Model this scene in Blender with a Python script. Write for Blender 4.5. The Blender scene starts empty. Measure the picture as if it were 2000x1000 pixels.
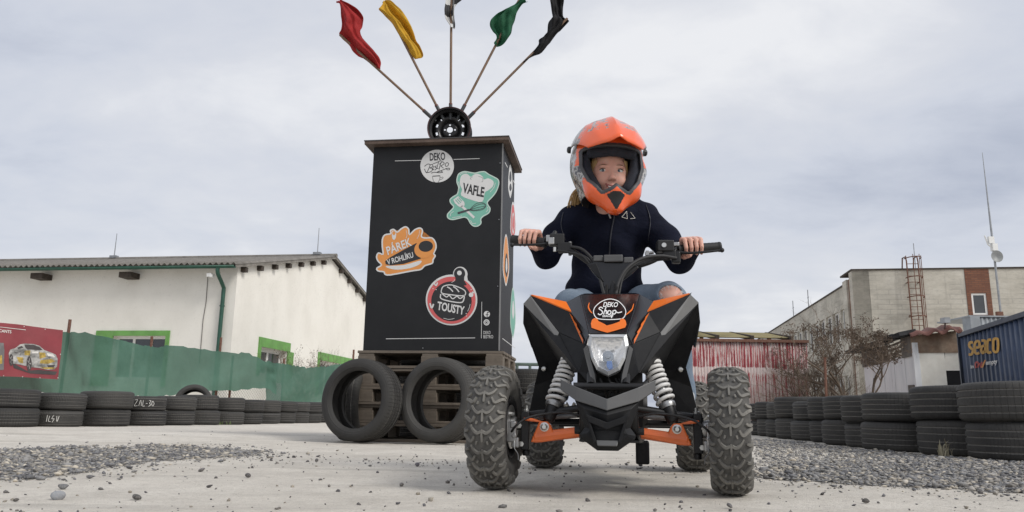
import bpy, bmesh, math, random
import numpy as np
from mathutils import Vector, Matrix, noise as mnoise
random.seed(7); rng = np.random.default_rng(7)
D = bpy.data; S = bpy.context.scene; COL = S.collection
rad = math.radians

# ------------------------------------------------------------------ camera
CAM_H, FPX, ROLL = 0.22, 1500.0, 0.0152
PITCH = math.atan(311 / 1500)
cF = np.array([0, math.cos(PITCH), math.sin(PITCH)]); cU0 = np.array([0, -math.sin(PITCH), math.cos(PITCH)]); cR0 = np.array([1., 0, 0])
cU = cU0 * math.cos(ROLL) - cR0 * math.sin(ROLL); cR = cR0 * math.cos(ROLL) + cU0 * math.sin(ROLL); cC = np.array([0, 0, CAM_H])
cam = D.cameras.new('camera'); cam.sensor_width = 36; cam.lens = 36 * FPX / 2000; cam.clip_start = 0.02; cam.clip_end = 3000
camo = D.objects.new('camera', cam); COL.objects.link(camo)
camo.matrix_world = Matrix(((cR[0], cU[0], -cF[0], cC[0]), (cR[1], cU[1], -cF[1], cC[1]), (cR[2], cU[2], -cF[2], cC[2]), (0, 0, 0, 1)))
S.camera = camo
# ------------------------------------------------------------------ world, sun, exposure
SUN_EL, SUN_AZ = 42.0, 127.0      # azimuth clockwise from +Y (the view direction)
w = D.worlds.new('World'); S.world = w; w.use_nodes = True
nt = w.node_tree; nt.nodes.clear()
def wn(t, **k):
    n = nt.nodes.new(t)
    for a, b in k.items(): setattr(n, a, b)
    return n
def wmath(op, a, b=None, clamp=False):
    n = wn('ShaderNodeMath', operation=op, use_clamp=clamp)
    for i, x in enumerate((a, b)):
        if x is None: continue
        if isinstance(x, (int, float)): n.inputs[i].default_value = x
        else: nt.links.new(x, n.inputs[i])
    return n.outputs[0]
sky = wn('ShaderNodeTexSky', sky_type='NISHITA', sun_disc=False, sun_elevation=rad(SUN_EL), sun_rotation=rad(SUN_AZ), dust_density=3.0, air_density=1.2)
tc = wn('ShaderNodeTexCoord'); sep = wn('ShaderNodeSeparateXYZ'); nt.links.new(tc.outputs['Generated'], sep.inputs[0])
zz = wmath('ADD', wmath('MAXIMUM', sep.outputs[2], 0.0), 0.24)
cx = wmath('DIVIDE', sep.outputs[0], zz); cy = wmath('DIVIDE', sep.outputs[1], zz)
comb = wn('ShaderNodeCombineXYZ'); nt.links.new(cx, comb.inputs[0]); nt.links.new(wmath('MULTIPLY', cy, 1.25), comb.inputs[1])
def wnoise(scale, detail, rough, off, dist=0.0):
    m = wn('ShaderNodeMapping'); m.inputs['Location'].default_value = off; nt.links.new(comb.outputs[0], m.inputs[0])
    n = wn('ShaderNodeTexNoise'); n.inputs['Scale'].default_value = scale; n.inputs['Detail'].default_value = detail
    n.inputs['Roughness'].default_value = rough; n.inputs['Distortion'].default_value = dist
    nt.links.new(m.outputs[0], n.inputs['Vector']); return n.outputs['Fac']
n1 = wnoise(0.7, 6, 0.52, (3.1, 0.4, 0), 0.35); n2 = wnoise(3.2, 7, 0.6, (1.7, 5.2, 0), 0.3)
cl = wmath('ADD', wmath('MULTIPLY', n1, 0.78), wmath('MULTIPLY', n2, 0.22))
ramp = wn('ShaderNodeValToRGB'); e = ramp.color_ramp.elements
e[0].position = 0.36; e[0].color = (0.37, 0.40, 0.475, 1)
e[1].position = 0.62; e[1].color = (0.68, 0.685, 0.70, 1)
x = e.new(0.46); x.color = (0.495, 0.52, 0.58, 1)
x = e.new(0.54); x.color = (0.56, 0.575, 0.615, 1)
nt.links.new(cl, ramp.inputs[0])
sc10 = wn('ShaderNodeMix', data_type='RGBA', blend_type='MULTIPLY'); sc10.inputs[0].default_value = 1.0
nt.links.new(ramp.outputs[0], sc10.inputs[6]); sc10.inputs[7].default_value = (9.05, 9.05, 9.1, 1)
mixs = wn('ShaderNodeMix', data_type='RGBA'); mixs.inputs[0].default_value = 0.93
nt.links.new(sky.outputs[0], mixs.inputs[6]); nt.links.new(sc10.outputs[2], mixs.inputs[7])
bg = wn('ShaderNodeBackground'); bg.inputs[1].default_value = 0.1; out = wn('ShaderNodeOutputWorld')
nt.links.new(mixs.outputs[2], bg.inputs[0]); nt.links.new(bg.outputs[0], out.inputs[0])
sl = D.lights.new('sun', 'SUN'); sl.energy = 1.5; sl.angle = rad(22); sl.color = (1, 0.965, 0.91)
so = D.objects.new('sun', sl); COL.objects.link(so)
sd = Vector((math.sin(rad(SUN_AZ)) * math.cos(rad(SUN_EL)), math.cos(rad(SUN_AZ)) * math.cos(rad(SUN_EL)), math.sin(rad(SUN_EL))))
so.rotation_euler = sd.to_track_quat('Z', 'Y').to_euler(); so.location = (0, 0, 30)
vs = S.view_settings; vs.view_transform = 'Standard'; vs.look = 'None'; vs.exposure = 0.52; vs.gamma = 1.0; vs.use_curve_mapping = False
S.cycles.max_bounces = 6; S.cycles.transparent_max_bounces = 16
try: S.cycles.use_denoising = True
except Exception: pass

# ------------------------------------------------------------------ measuring helpers (photo pixel -> place in the world)
def ray(u, v): return cF * FPX + cR * (u - 1000) + cU * (500 - v)
def at(u, v, Y): d = ray(u, v); return cC + d * (Y / d[1])
def gnd(u, v, z=0.0): d = ray(u, v); return cC + d * ((z - CAM_H) / d[2])
def hit(u, v, p0, n): d = ray(u, v); return cC + d * ((np.dot(np.array(p0) - cC, n)) / np.dot(d, n))
def rotz(a): c, s = math.cos(a), math.sin(a); return np.array([[c, -s, 0], [s, c, 0], [0, 0, 1.]])
def A(*p): return np.array(p, float)
def nrm(v): v = np.array(v, float); return v / (np.linalg.norm(v) + 1e-12)

# ------------------------------------------------------------------ materials
MATS = {}
def mat(name, col, rough=0.6, metal=0.0, var=0.12, vs_=6.0, bump=0.0, bs=60.0, coat=0.0, spec=0.5, col2=None, dust=0.0, dustc=(0.42, 0.39, 0.34), ds=5.0, stretch=None, alpha=1.0, trans=0.0):
    if name in MATS: return MATS[name]
    m = D.materials.new(name); m.use_nodes = True; MATS[name] = m
    t = m.node_tree; N = t.nodes; Lk = t.links; b = N['Principled BSDF']
    tc = N.new('ShaderNodeTexCoord'); src = tc.outputs['Object']
    if stretch:
        mp = N.new('ShaderNodeMapping'); mp.inputs['Scale'].default_value = stretch; Lk.new(src, mp.inputs[0]); src = mp.outputs[0]
    def noise(scale, det=5, ro=0.6):
        n = N.new('ShaderNodeTexNoise'); n.inputs['Scale'].default_value = scale; n.inputs['Detail'].default_value = det; n.inputs['Roughness'].default_value = ro
        Lk.new(src, n.inputs['Vector']); return n.outputs['Fac']
    c2 = col2 if col2 else tuple(min(1, c * (1 + var)) for c in col)
    c1 = col if col2 else tuple(c * (1 - var) for c in col)
    r = N.new('ShaderNodeValToRGB'); r.color_ramp.elements[0].position = 0.36; r.color_ramp.elements[1].position = 0.66
    r.color_ramp.elements[0].color = (*c1, 1); r.color_ramp.elements[1].color = (*c2, 1)
    Lk.new(noise(vs_), r.inputs[0]); colout = r.outputs[0]
    if dust > 0:
        r2 = N.new('ShaderNodeValToRGB'); r2.color_ramp.elements[0].position = 0.42; r2.color_ramp.elements[1].position = 0.75
        r2.color_ramp.elements[1].color = (dust, dust, dust, 1); Lk.new(noise(ds, 8, 0.7), r2.inputs[0])
        mx = N.new('ShaderNodeMix'); mx.data_type = 'RGBA'; Lk.new(r2.outputs[0], mx.inputs[0]); Lk.new(colout, mx.inputs[6]); mx.inputs[7].default_value = (*dustc, 1); colout = mx.outputs[2]
    Lk.new(colout, b.inputs['Base Color'])
    b.inputs['Roughness'].default_value = rough; b.inputs['Metallic'].default_value = metal
    b.inputs['Specular IOR Level'].default_value = spec; b.inputs['Coat Weight'].default_value = coat; b.inputs['Coat Roughness'].default_value = 0.08
    if alpha < 1: b.inputs['Alpha'].default_value = alpha
    if trans > 0: b.inputs['Transmission Weight'].default_value = trans
    if bump > 0:
        bp = N.new('ShaderNodeBump'); bp.inputs['Strength'].default_value = min(1, bump); bp.inputs['Distance'].default_value = 0.01 * max(1, bump)
        Lk.new(noise(bs, 4), bp.inputs['Height']); Lk.new(bp.outputs[0], b.inputs['Normal'])
    return m
class NB:                                       # small node-building helper for the special materials
    def __init__(s, name):
        s.m = D.materials.new(name); s.m.use_nodes = True; s.t = s.m.node_tree; s.N = s.t.nodes; s.b = s.N['Principled BSDF']; MATS[name] = s.m
        s.obj = s.N.new('ShaderNodeTexCoord').outputs['Object']
    def ln(s, a, b): s.t.links.new(a, b)
    def math(s, op, a, b=None, c=None, clamp=False):
        n = s.N.new('ShaderNodeMath'); n.operation = op; n.use_clamp = clamp
        for i, x in enumerate((a, b, c)):
            if x is None: continue
            if isinstance(x, (int, float)): n.inputs[i].default_value = x
            else: s.ln(x, n.inputs[i])
        return n.outputs[0]
    def xyz(s, v=None):
        n = s.N.new('ShaderNodeSeparateXYZ'); s.ln(v or s.obj, n.inputs[0]); return n.outputs
    def vec(s, x, y, z):
        n = s.N.new('ShaderNodeCombineXYZ')
        for i, q in enumerate((x, y, z)):
            if isinstance(q, (int, float)): n.inputs[i].default_value = q
            else: s.ln(q, n.inputs[i])
        return n.outputs[0]
    def map(s, v, scale=(1, 1, 1), loc=(0, 0, 0)):
        n = s.N.new('ShaderNodeMapping'); n.inputs['Scale'].default_value = scale; n.inputs['Location'].default_value = loc; s.ln(v, n.inputs[0]); return n.outputs[0]
    def noise(s, scale, det=5, ro=0.6, v=None, dist=0):
        n = s.N.new('ShaderNodeTexNoise'); n.inputs['Scale'].default_value = scale; n.inputs['Detail'].default_value = det; n.inputs['Roughness'].default_value = ro
        n.inputs['Distortion'].default_value = dist; s.ln(v or s.obj, n.inputs['Vector']); return n.outputs['Fac']
    def ramp(s, f, *stops):
        n = s.N.new('ShaderNodeValToRGB'); e = n.color_ramp.elements
        while len(e) < len(stops): e.new(0.5)
        for el, (p, c) in zip(e, stops):
            el.position = p; el.color = (c, c, c, 1) if isinstance(c, (int, float)) else (*c, 1)
        s.ln(f, n.inputs[0]); return n.outputs[0]
    def mix(s, f, a, b):
        n = s.N.new('ShaderNodeMix'); n.data_type = 'RGBA'
        for i, x in ((0, f), (6, a), (7, b)):
            if isinstance(x, (int, float)): n.inputs[i].default_value = x
            elif isinstance(x, tuple): n.inputs[i].default_value = (*x, 1)
            else: s.ln(x, n.inputs[i])
        return n.outputs[2]
    def bump(s, h, strength=0.5, dist=0.01):
        n = s.N.new('ShaderNodeBump'); n.inputs['Strength'].default_value = strength; n.inputs['Distance'].default_value = dist; s.ln(h, n.inputs['Height']); s.ln(n.outputs[0], s.b.inputs['Normal'])
    def attr(s, name):
        n = s.N.new('ShaderNodeAttribute'); n.attribute_name = name; return n.outputs
    def done(s, col=None, rough=0.7, metal=0.0, **k):
        if col is not None:
            if isinstance(col, tuple): s.b.inputs['Base Color'].default_value = (*col, 1)
            else: s.ln(col, s.b.inputs['Base Color'])
        if isinstance(rough, (int, float)): s.b.inputs['Roughness'].default_value = rough
        else: s.ln(rough, s.b.inputs['Roughness'])
        s.b.inputs['Metallic'].default_value = metal
        for kk, vv in k.items(): s.b.inputs[kk].default_value = vv
        return s.m

# ------------------------------------------------------------------ objects
XF = {}
def tag(o, label=None, cat=None, group=None, kind=None):
    if label: o['label'] = label
    if cat: o['category'] = cat
    if group: o['group'] = group
    if kind: o['kind'] = kind
    return o
def thing(name, label, cat, loc=(0, 0, 0), rz=0.0, group=None):
    o = D.objects.new(name, None); COL.objects.link(o); o.location = tuple(loc); o.rotation_euler = (0, 0, rz); o.empty_display_size = 0.1
    XF[o.name] = (np.array(loc, float), rotz(rz)); return tag(o, label, cat, group)
def newobj(name, me, parent=None, loc=None, rot=None, mats=None):
    o = D.objects.new(name, me); COL.objects.link(o)
    if parent: o.parent = parent
    if loc is not None: o.location = tuple(loc)
    if rot is not None: o.rotation_euler = rot
    return o
def mesh_np(name, V, Fq, mats, smooth=True, angle=None):
    me = D.meshes.new(name); me.from_pydata([tuple(v) for v in V], [], [tuple(f) for f in Fq])
    for m in (mats if isinstance(mats, (list, tuple)) else [mats]): me.materials.append(m)
    if smooth:
        me.polygons.foreach_set('use_smooth', np.ones(len(me.polygons), bool))
        if angle: me.set_sharp_from_angle(angle=rad(angle))
    return me
class MB:
    def __init__(s): s.v = []; s.f = []; s.m = []; s.mi = 0
    def add(s, vs, fs):
        n = len(s.v); s.v += [tuple(float(c) for c in v) for v in vs]
        s.f += [tuple(i + n for i in f) for f in fs]; s.m += [s.mi] * len(fs); return s
    def box(s, c, size, R=None, taper=1.0):
        hx, hy, hz = size[0] / 2, size[1] / 2, size[2] / 2; c = np.array(c, float)
        V = np.array([(x * hx * (taper if z > 0 else 1), y * hy * (taper if z > 0 else 1), z * hz) for z in (-1, 1) for y in (-1, 1) for x in (-1, 1)])
        if R is not None: V = V @ np.array(R).T
        return s.add(V + c, [(0, 2, 3, 1), (4, 5, 7, 6), (0, 1, 5, 4), (2, 6, 7, 3), (0, 4, 6, 2), (1, 3, 7, 5)])
    def bar(s, a, b, wd, hg, up=(0, 0, 1)):        # box beam from a to b
        a = np.array(a, float); b = np.array(b, float); d = b - a; L = np.linalg.norm(d); d /= L
        x = nrm(np.cross(d, up)) if abs(np.dot(d, up)) < 0.99 else nrm(np.cross(d, (1, 0, 0))); z = np.cross(x, d)
        return s.box((a + b) / 2, (wd, L, hg), np.stack([x, d, z], 1))
    def prism(s, poly, off, cap=True):             # polygon of 3-D points swept by off
        n = len(poly); P = np.array(poly, float); Q = P + np.array(off, float)
        fs = [(i, (i + 1) % n, (i + 1) % n + n, i + n) for i in range(n)]
        if cap: fs += [tuple(range(n - 1, -1, -1)), tuple(range(n, 2 * n))]
        return s.add(np.vstack([P, Q]), fs)
    def face(s, poly): return s.add(poly, [tuple(range(len(poly)))])
    def tube(s, path, r, n=8, closed=False, caps=True, flat=1.0):
        P = np.array(path, float); k = len(P)
        rr = np.full(k, r) if np.isscalar(r) else np.array(r, float)
        T = np.zeros_like(P)
        if closed: T = np.roll(P, -1, 0) - np.roll(P, 1, 0)
        else: T[1:-1] = P[2:] - P[:-2]; T[0] = P[1] - P[0]; T[-1] = P[-1] - P[-2]
        T /= np.linalg.norm(T, axis=1)[:, None] + 1e-12
        up = np.array([0, 0, 1.]) if abs(T[0][2]) < 0.9 else np.array([1., 0, 0])
        X = nrm(np.cross(T[0], up)); V = []
        for i in range(k):
            X = nrm(X - T[i] * np.dot(X, T[i])); Y = np.cross(T[i], X)
            for j in range(n):
                a = 2 * math.pi * j / n; V.append(P[i] + rr[i] * (X * math.cos(a) + Y * math.sin(a) * flat))
        fs = []
        for i in range(k if closed else k - 1):
            i2 = (i + 1) % k
            for j in range(n): j2 = (j + 1) % n; fs.append((i * n + j, i * n + j2, i2 * n + j2, i2 * n + j))
        if caps and not closed: fs += [tuple(range(n - 1, -1, -1)), tuple((k - 1) * n + j for j in range(n))]
        return s.add(V, fs)
    def lathe(s, prof, c=(0, 0, 0), M=None, n=32, closed=True):   # prof (r, z) about local z
        k = len(prof); V = []
        for j in range(n):
            a = 2 * math.pi * j / n; ca, sa = math.cos(a), math.sin(a)
            V += [(r * ca, r * sa, z) for r, z in prof]
        V = np.array(V)
        if M is not None: V = V @ np.array(M).T
        fs = []
        for j in range(n):
            j2 = (j + 1) % n
            for i in range(k if closed else k - 1):
                i2 = (i + 1) % k; fs.append((j * k + i, j2 * k + i, j2 * k + i2, j * k + i2))
        return s.add(V + np.array(c, float), fs)
    def grid(s, Pts):                                # (nu, nv, 3)
        nu, nv = Pts.shape[:2]
        fs = [(i * nv + j, (i + 1) * nv + j, (i + 1) * nv + j + 1, i * nv + j + 1) for i in range(nu - 1) for j in range(nv - 1)]
        return s.add(Pts.reshape(-1, 3), fs)
    def sphere(s, c, r, n=12, m=8, R=None):
        r = np.array([r] * 3 if np.isscalar(r) else r, float); V = []; fs = []
        for i in range(m + 1):
            t = math.pi * i / m
            for j in range(n): a = 2 * math.pi * j / n; V.append((math.sin(t) * math.cos(a), math.sin(t) * math.sin(a), math.cos(t)))
        V = np.array(V) * r
        if R is not None: V = V @ np.array(R).T
        for i in range(m):
            for j in range(n): j2 = (j + 1) % n; fs.append((i * n + j, (i + 1) * n + j, (i + 1) * n + j2, i * n + j2))
        return s.add(V + np.array(c, float), fs)
    def xf(s, M, o=(0, 0, 0)): s.v = [tuple(np.array(M) @ np.array(v) + np.array(o)) for v in s.v]; return s
    def mesh(s, name, mats, smooth=None, recalc=True, weld=False):
        me = D.meshes.new(name); me.from_pydata(s.v, [], s.f)
        for m in (mats if isinstance(mats, (list, tuple)) else [mats]): me.materials.append(m)
        me.polygons.foreach_set('material_index', np.array(s.m, np.int32))
        if recalc or weld:
            bm = bmesh.new(); bm.from_mesh(me)
            if weld: bmesh.ops.remove_doubles(bm, verts=bm.verts, dist=1e-5)
            if recalc: bmesh.ops.recalc_face_normals(bm, faces=bm.faces)
            bm.to_mesh(me); bm.free()
        if smooth:
            me.polygons.foreach_set('use_smooth', np.ones(len(me.polygons), bool)); me.set_sharp_from_angle(angle=rad(smooth))
        return me
    def build(s, name, mats, parent=None, smooth=None, world=False, bevel=0, solid=0, recalc=True, weld=False, seg=2, label=None):
        if parent is not None:
            key = parent.name
            if world:
                L, R = XF[key]; s.v = [tuple(R.T @ (np.array(v) - L)) for v in s.v]
        o = newobj(name, s.mesh(name, mats, smooth, recalc, weld), parent)
        if parent is not None: XF[o.name] = XF.get(parent.name, (np.zeros(3), np.eye(3)))
        else: XF[o.name] = (np.zeros(3), np.eye(3))
        if solid:
            md = o.modifiers.new('solid', 'SOLIDIFY'); md.thickness = abs(solid); md.offset = -1 if solid > 0 else 0
        if bevel:
            md = o.modifiers.new('bevel', 'BEVEL'); md.width = bevel; md.segments = seg; md.limit_method = 'ANGLE'; md.angle_limit = rad(35); md.harden_normals = False
        if label: o['label'] = label
        return o
def catmull(pts, n=8, closed=False):
    P = np.array(pts, float); k = len(P); out = []
    for i in range(k if closed else k - 1):
        p0 = P[(i - 1) % k] if closed or i > 0 else 2 * P[0] - P[1]; p1 = P[i]; p2 = P[(i + 1) % k]
        p3 = P[(i + 2) % k] if closed or i + 2 < k else 2 * P[-1] - P[-2]
        for j in range(n):
            t = j / n; out.append(0.5 * ((2 * p1) + (-p0 + p2) * t + (2 * p0 - 5 * p1 + 4 * p2 - p3) * t * t + (-p0 + 3 * p1 - 3 * p2 + p3) * t ** 3))
    if not closed: out.append(P[-1])
    return np.array(out)
def copy_tree(o, parent=None):
    c = o.copy(); COL.objects.link(c); c.parent = parent
    for ch in list(o.children): copy_tree(ch, c)
    XF[c.name] = XF.get(o.name, (np.zeros(3), np.eye(3))); return c

# ------------------------------------------------------------------ flat print on a plane (stickers, lettering)
_FONT = {}
def font_mesh(text, bold=0.0):
    key = (text, bold)
    if key in _FONT: return _FONT[key]
    cu = D.curves.new('lettering', 'FONT'); cu.body = text; cu.size = 1; cu.offset = bold; cu.resolution_u = 4
    ob = D.objects.new('lettering', cu); COL.objects.link(ob)
    dg = bpy.context.evaluated_depsgraph_get(); me = D.meshes.new_from_object(ob.evaluated_get(dg))
    V = np.array([v.co[:] for v in me.vertices]); Fc = [tuple(p.vertices) for p in me.polygons]
    D.objects.remove(ob); D.meshes.remove(me); D.curves.remove(cu)
    V = V[:, :2]; lo, hi = V.min(0), V.max(0); V = (V - lo) / (hi - lo); _FONT[key] = (V, Fc, (hi - lo)); return _FONT[key]
class Print:                                    # draws with photo pixels onto a real plane; layers 0.8 mm apart
    def __init__(s, p0, n, lift=0.0012): s.p0 = np.array(p0, float); s.n = nrm(n); s.lift = lift
    def pt(s, u, v, layer=0): return hit(u, v, s.p0, s.n) + s.n * (s.lift + 0.0007 * layer)
    def poly(s, pts, layer=0, smooth=0, mb=None):
        mb = mb or MB(); P = catmull(pts, smooth, True) if smooth else np.array(pts, float)
        bm = bmesh.new(); vs_ = [bm.verts.new((p[0], p[1], 0)) for p in P]; f = bm.faces.new(vs_)
        bmesh.ops.triangulate(bm, faces=[f]); bm.verts.index_update()
        V = [s.pt(v.co.x, v.co.y, layer) for v in bm.verts]; Fc = [tuple(v.index for v in f.verts) for f in bm.faces]; bm.free()
        mb.add(V, Fc); return mb
    def stroke(s, pts, wd, layer=0, smooth=6, mb=None, taper=False, closed=False):
        mb = mb or MB(); P = catmull(pts, smooth, closed) if smooth and len(pts) > 2 else np.array(pts, float)
        T = np.gradient(P, axis=0) if not closed else np.roll(P, -1, 0) - np.roll(P, 1, 0)
        T /= np.linalg.norm(T, axis=1)[:, None] + 1e-9; Nn = np.stack([-T[:, 1], T[:, 0]], 1); k = len(P)
        ww = np.full(k, wd / 2.0)
        if taper: ww = ww * (0.35 + 0.65 * np.sin(np.linspace(0.15, math.pi - 0.15, k)))
        V = [s.pt(*q, layer) for q in (P + Nn * ww[:, None])] + [s.pt(*q, layer) for q in (P - Nn * ww[:, None])]
        rng_ = range(k if closed else k - 1)
        mb.add(V, [(i, (i + 1) % k, (i + 1) % k + k, i + k) for i in rng_]); return mb
    def text(s, txt, bl, br, tl, layer=0, bold=0.0, mb=None, arc=0.0):
        mb = mb or MB(); V, Fc, _ = font_mesh(txt, bold); bl, br, tl = map(lambda q: np.array(q, float), (bl, br, tl)); up = tl - bl; ri = br - bl
        pts = [bl + ri * a + up * (b + arc * (1 - (2 * a - 1) ** 2)) for a, b in V]
        mb.add([s.pt(*q, layer) for q in pts], Fc); return mb
    def disc(s, c, rx, ry=None, layer=0, n=32, mb=None, rot=0):
        ry = ry or rx; return s.poly([(c[0] + rx * math.cos(2 * math.pi * i / n) * math.cos(rot) - ry * math.sin(2 * math.pi * i / n) * math.sin(rot), c[1] + rx * math.cos(2 * math.pi * i / n) * math.sin(rot) + ry * math.sin(2 * math.pi * i / n) * math.cos(rot)) for i in range(n)], layer, 0, mb)

# ------------------------------------------------------------------ implicit surfaces (bodies, clothes, helmet)
class Field:
    def __init__(s, lo, hi, h):
        s.lo = np.array(lo, float); s.h = h; s.n = np.ceil((np.array(hi) - s.lo) / h).astype(int) + 1
        s.F = np.full(s.n, 1.0, np.float32)
    def _win(s, lo, hi):
        a = np.clip(np.floor((np.array(lo) - s.lo) / s.h).astype(int), 0, s.n); b = np.clip(np.ceil((np.array(hi) - s.lo) / s.h).astype(int) + 1, 0, s.n)
        sl = tuple(slice(i, j) for i, j in zip(a, b))
        ax = [(s.lo[i] + s.h * np.arange(a[i], b[i])).astype(np.float32) for i in range(3)]
        return sl, ax[0][:, None, None], ax[1][None, :, None], ax[2][None, None, :]
    def _put(s, sl, d, k, op):
        f = s.F[sl]
        if op == 'add':
            if k > 0: hh = np.clip(0.5 + 0.5 * (f - d) / k, 0, 1); s.F[sl] = f * (1 - hh) + d * hh - k * hh * (1 - hh)
            else: s.F[sl] = np.minimum(f, d)
        else:
            if k > 0: g = -d; hh = np.clip(0.5 - 0.5 * (f - g) / k, 0, 1); s.F[sl] = f * (1 - hh) + g * hh + k * hh * (1 - hh)
            else: s.F[sl] = np.maximum(f, -d)
    def cap(s, a, b, ra, rb, k=0.02, op='add'):
        a = np.array(a, float); b = np.array(b, float); m = max(ra, rb) + k + 4 * s.h
        sl, X, Y, Z = s._win(np.minimum(a, b) - m, np.maximum(a, b) + m); ba = b - a; L2 = max(1e-9, ba @ ba)
        t = np.clip(((X - a[0]) * ba[0] + (Y - a[1]) * ba[1] + (Z - a[2]) * ba[2]) / L2, 0, 1)
        d = np.sqrt((X - a[0] - t * ba[0]) ** 2 + (Y - a[1] - t * ba[1]) ** 2 + (Z - a[2] - t * ba[2]) ** 2) - (ra + (rb - ra) * t)
        s._put(sl, d.astype(np.float32), k, op); return s
    def ell(s, c, r, k=0.02, op='add', R=None):
        c = np.array(c, float); r = np.array(r, float); m = max(r) + k + 4 * s.h; sl, X, Y, Z = s._win(c - m, c + m)
        x, y, z = X - c[0], Y - c[1], Z - c[2]
        if R is not None: R = np.array(R); x, y, z = (R[0, 0] * x + R[1, 0] * y + R[2, 0] * z, R[0, 1] * x + R[1, 1] * y + R[2, 1] * z, R[0, 2] * x + R[1, 2] * y + R[2, 2] * z)
        k0 = np.sqrt((x / r[0]) ** 2 + (y / r[1]) ** 2 + (z / r[2]) ** 2); k1 = np.sqrt((x / r[0] ** 2) ** 2 + (y / r[1] ** 2) ** 2 + (z / r[2] ** 2) ** 2)
        s._put(sl, (k0 * (k0 - 1) / np.maximum(k1, 1e-6)).astype(np.float32), k, op); return s
    def fn(s, lo, hi, func, k=0.0, op='add'):
        sl, X, Y, Z = s._win(lo, hi); s._put(sl, np.broadcast_to(func(X, Y, Z), s.F[sl].shape).astype(np.float32), k, op); return s
    def net(s):
        F = s.F; sg = F < 0; n = np.array(F.shape) - 1
        cnt = np.zeros(n, np.uint8); cor = [(i, j, k) for i in (0, 1) for j in (0, 1) for k in (0, 1)]
        for i, j, k in cor: cnt += sg[i:i + n[0], j:j + n[1], k:k + n[2]]
        act = np.argwhere((cnt > 0) & (cnt < 8)); idx = np.full(n, -1, np.int32); idx[tuple(act.T)] = np.arange(len(act))
        val = {c: F[act[:, 0] + c[0], act[:, 1] + c[1], act[:, 2] + c[2]] for c in cor}
        acc = np.zeros((len(act), 3)); wt = np.zeros(len(act))
        for c in cor:
            for ax in range(3):
                if c[ax] == 0:
                    e = list(c); e[ax] = 1; a, b = val[c], val[tuple(e)]; mm = (a < 0) != (b < 0)
                    t = np.where(mm, a / np.where(mm, a - b, 1), 0); pos = np.tile(np.array(c, float), (len(act), 1)); pos[:, ax] += t
                    acc[mm] += pos[mm]; wt[mm] += 1
        V = s.lo + s.h * (act + acc / wt[:, None]); Fc = []
        for ax in range(3):
            o1, o2 = [(1, 2), (2, 0), (0, 1)][ax]
            sl0 = [slice(None)] * 3; sl1 = [slice(None)] * 3; sl0[ax] = slice(0, -1); sl1[ax] = slice(1, None)
            a, b = sg[tuple(sl0)], sg[tuple(sl1)]; ed = np.argwhere(a != b)
            ed = ed[(ed[:, o1] > 0) & (ed[:, o2] > 0) & (ed[:, o1] < n[o1]) & (ed[:, o2] < n[o2])]
            fl = a[tuple(ed.T)]
            def q(d1, d2): e = ed.copy(); e[:, o1] -= d1; e[:, o2] -= d2; return idx[tuple(e.T)]
            quad = np.stack([q(1, 1), q(0, 1), q(0, 0), q(1, 0)], 1); quad[~fl] = quad[~fl][:, ::-1]; Fc.append(quad)
        return V, np.vstack(Fc)
def net_obj(name, V, Fq, mats, parent=None, smooth_it=0, midx=None):
    me = D.meshes.new(name); nv, nf = len(V), len(Fq)
    me.vertices.add(nv); me.vertices.foreach_set('co', np.asarray(V, np.float32).ravel())
    me.loops.add(nf * 4); me.loops.foreach_set('vertex_index', np.asarray(Fq, np.int32).ravel())
    me.polygons.add(nf); me.polygons.foreach_set('loop_start', np.arange(0, nf * 4, 4, dtype=np.int32))
    try: me.polygons.foreach_set('loop_total', np.full(nf, 4, np.int32))
    except Exception: pass
    for m in (mats if isinstance(mats, (list, tuple)) else [mats]): me.materials.append(m)
    if midx is not None: me.polygons.foreach_set('material_index', np.asarray(midx, np.int32))
    me.polygons.foreach_set('use_smooth', np.ones(nf, bool)); me.update(calc_edges=True); me.validate()
    o = newobj(name, me, parent)
    XF[o.name] = XF[parent.name] if parent is not None else (np.zeros(3), np.eye(3))
    if smooth_it:
        md = o.modifiers.new('smooth', 'SMOOTH'); md.iterations = smooth_it; md.factor = 0.5
    return o
ORD = ['first', 'second', 'third', 'fourth', 'fifth', 'sixth', 'seventh', 'eighth', 'ninth', 'tenth', 'eleventh', 'twelfth', 'thirteenth', 'fourteenth', 'fifteenth']
# ================================================================== GROUND
def inpoly(x, y, poly):
    r = np.zeros(x.shape, bool); n = len(poly)
    for i in range(n):
        x1, y1 = poly[i][:2]; x2, y2 = poly[(i + 1) % n][:2]
        c = ((y1 > y) != (y2 > y)); r ^= c & (x < (x2 - x1) * (y - y1) / ((y2 - y1) + 1e-12) + x1)
    return r
def vnoise(x, y, s=1.0, seed=0):
    t = np.random.default_rng(seed).random((256, 256)); x = x * s + 1000; y = y * s + 1000
    xi = np.floor(x).astype(int); yi = np.floor(y).astype(int); fx = x - xi; fy = y - yi; fx = fx * fx * (3 - 2 * fx); fy = fy * fy * (3 - 2 * fy)
    g = lambda a, b: t[a % 256, b % 256]
    return (g(xi, yi) * (1 - fx) + g(xi + 1, yi) * fx) * (1 - fy) + (g(xi, yi + 1) * (1 - fx) + g(xi + 1, yi + 1) * fx) * fy
def fbm(x, y, s, seed=0, o=4): return sum(vnoise(x, y, s * 2 ** i, seed + i) * 0.5 ** (i + 1) for i in range(o))
GR_R = [gnd(u, v) for u, v in ((1474, 857), (1530, 862), (1640, 874), (1760, 886), (1990, 903), (2250, 930), (2350, 1010), (2000, 966), (1900, 962), (1830, 955), (1740, 952), (1650, 946), (1560, 941), (1474, 934))]
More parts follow.
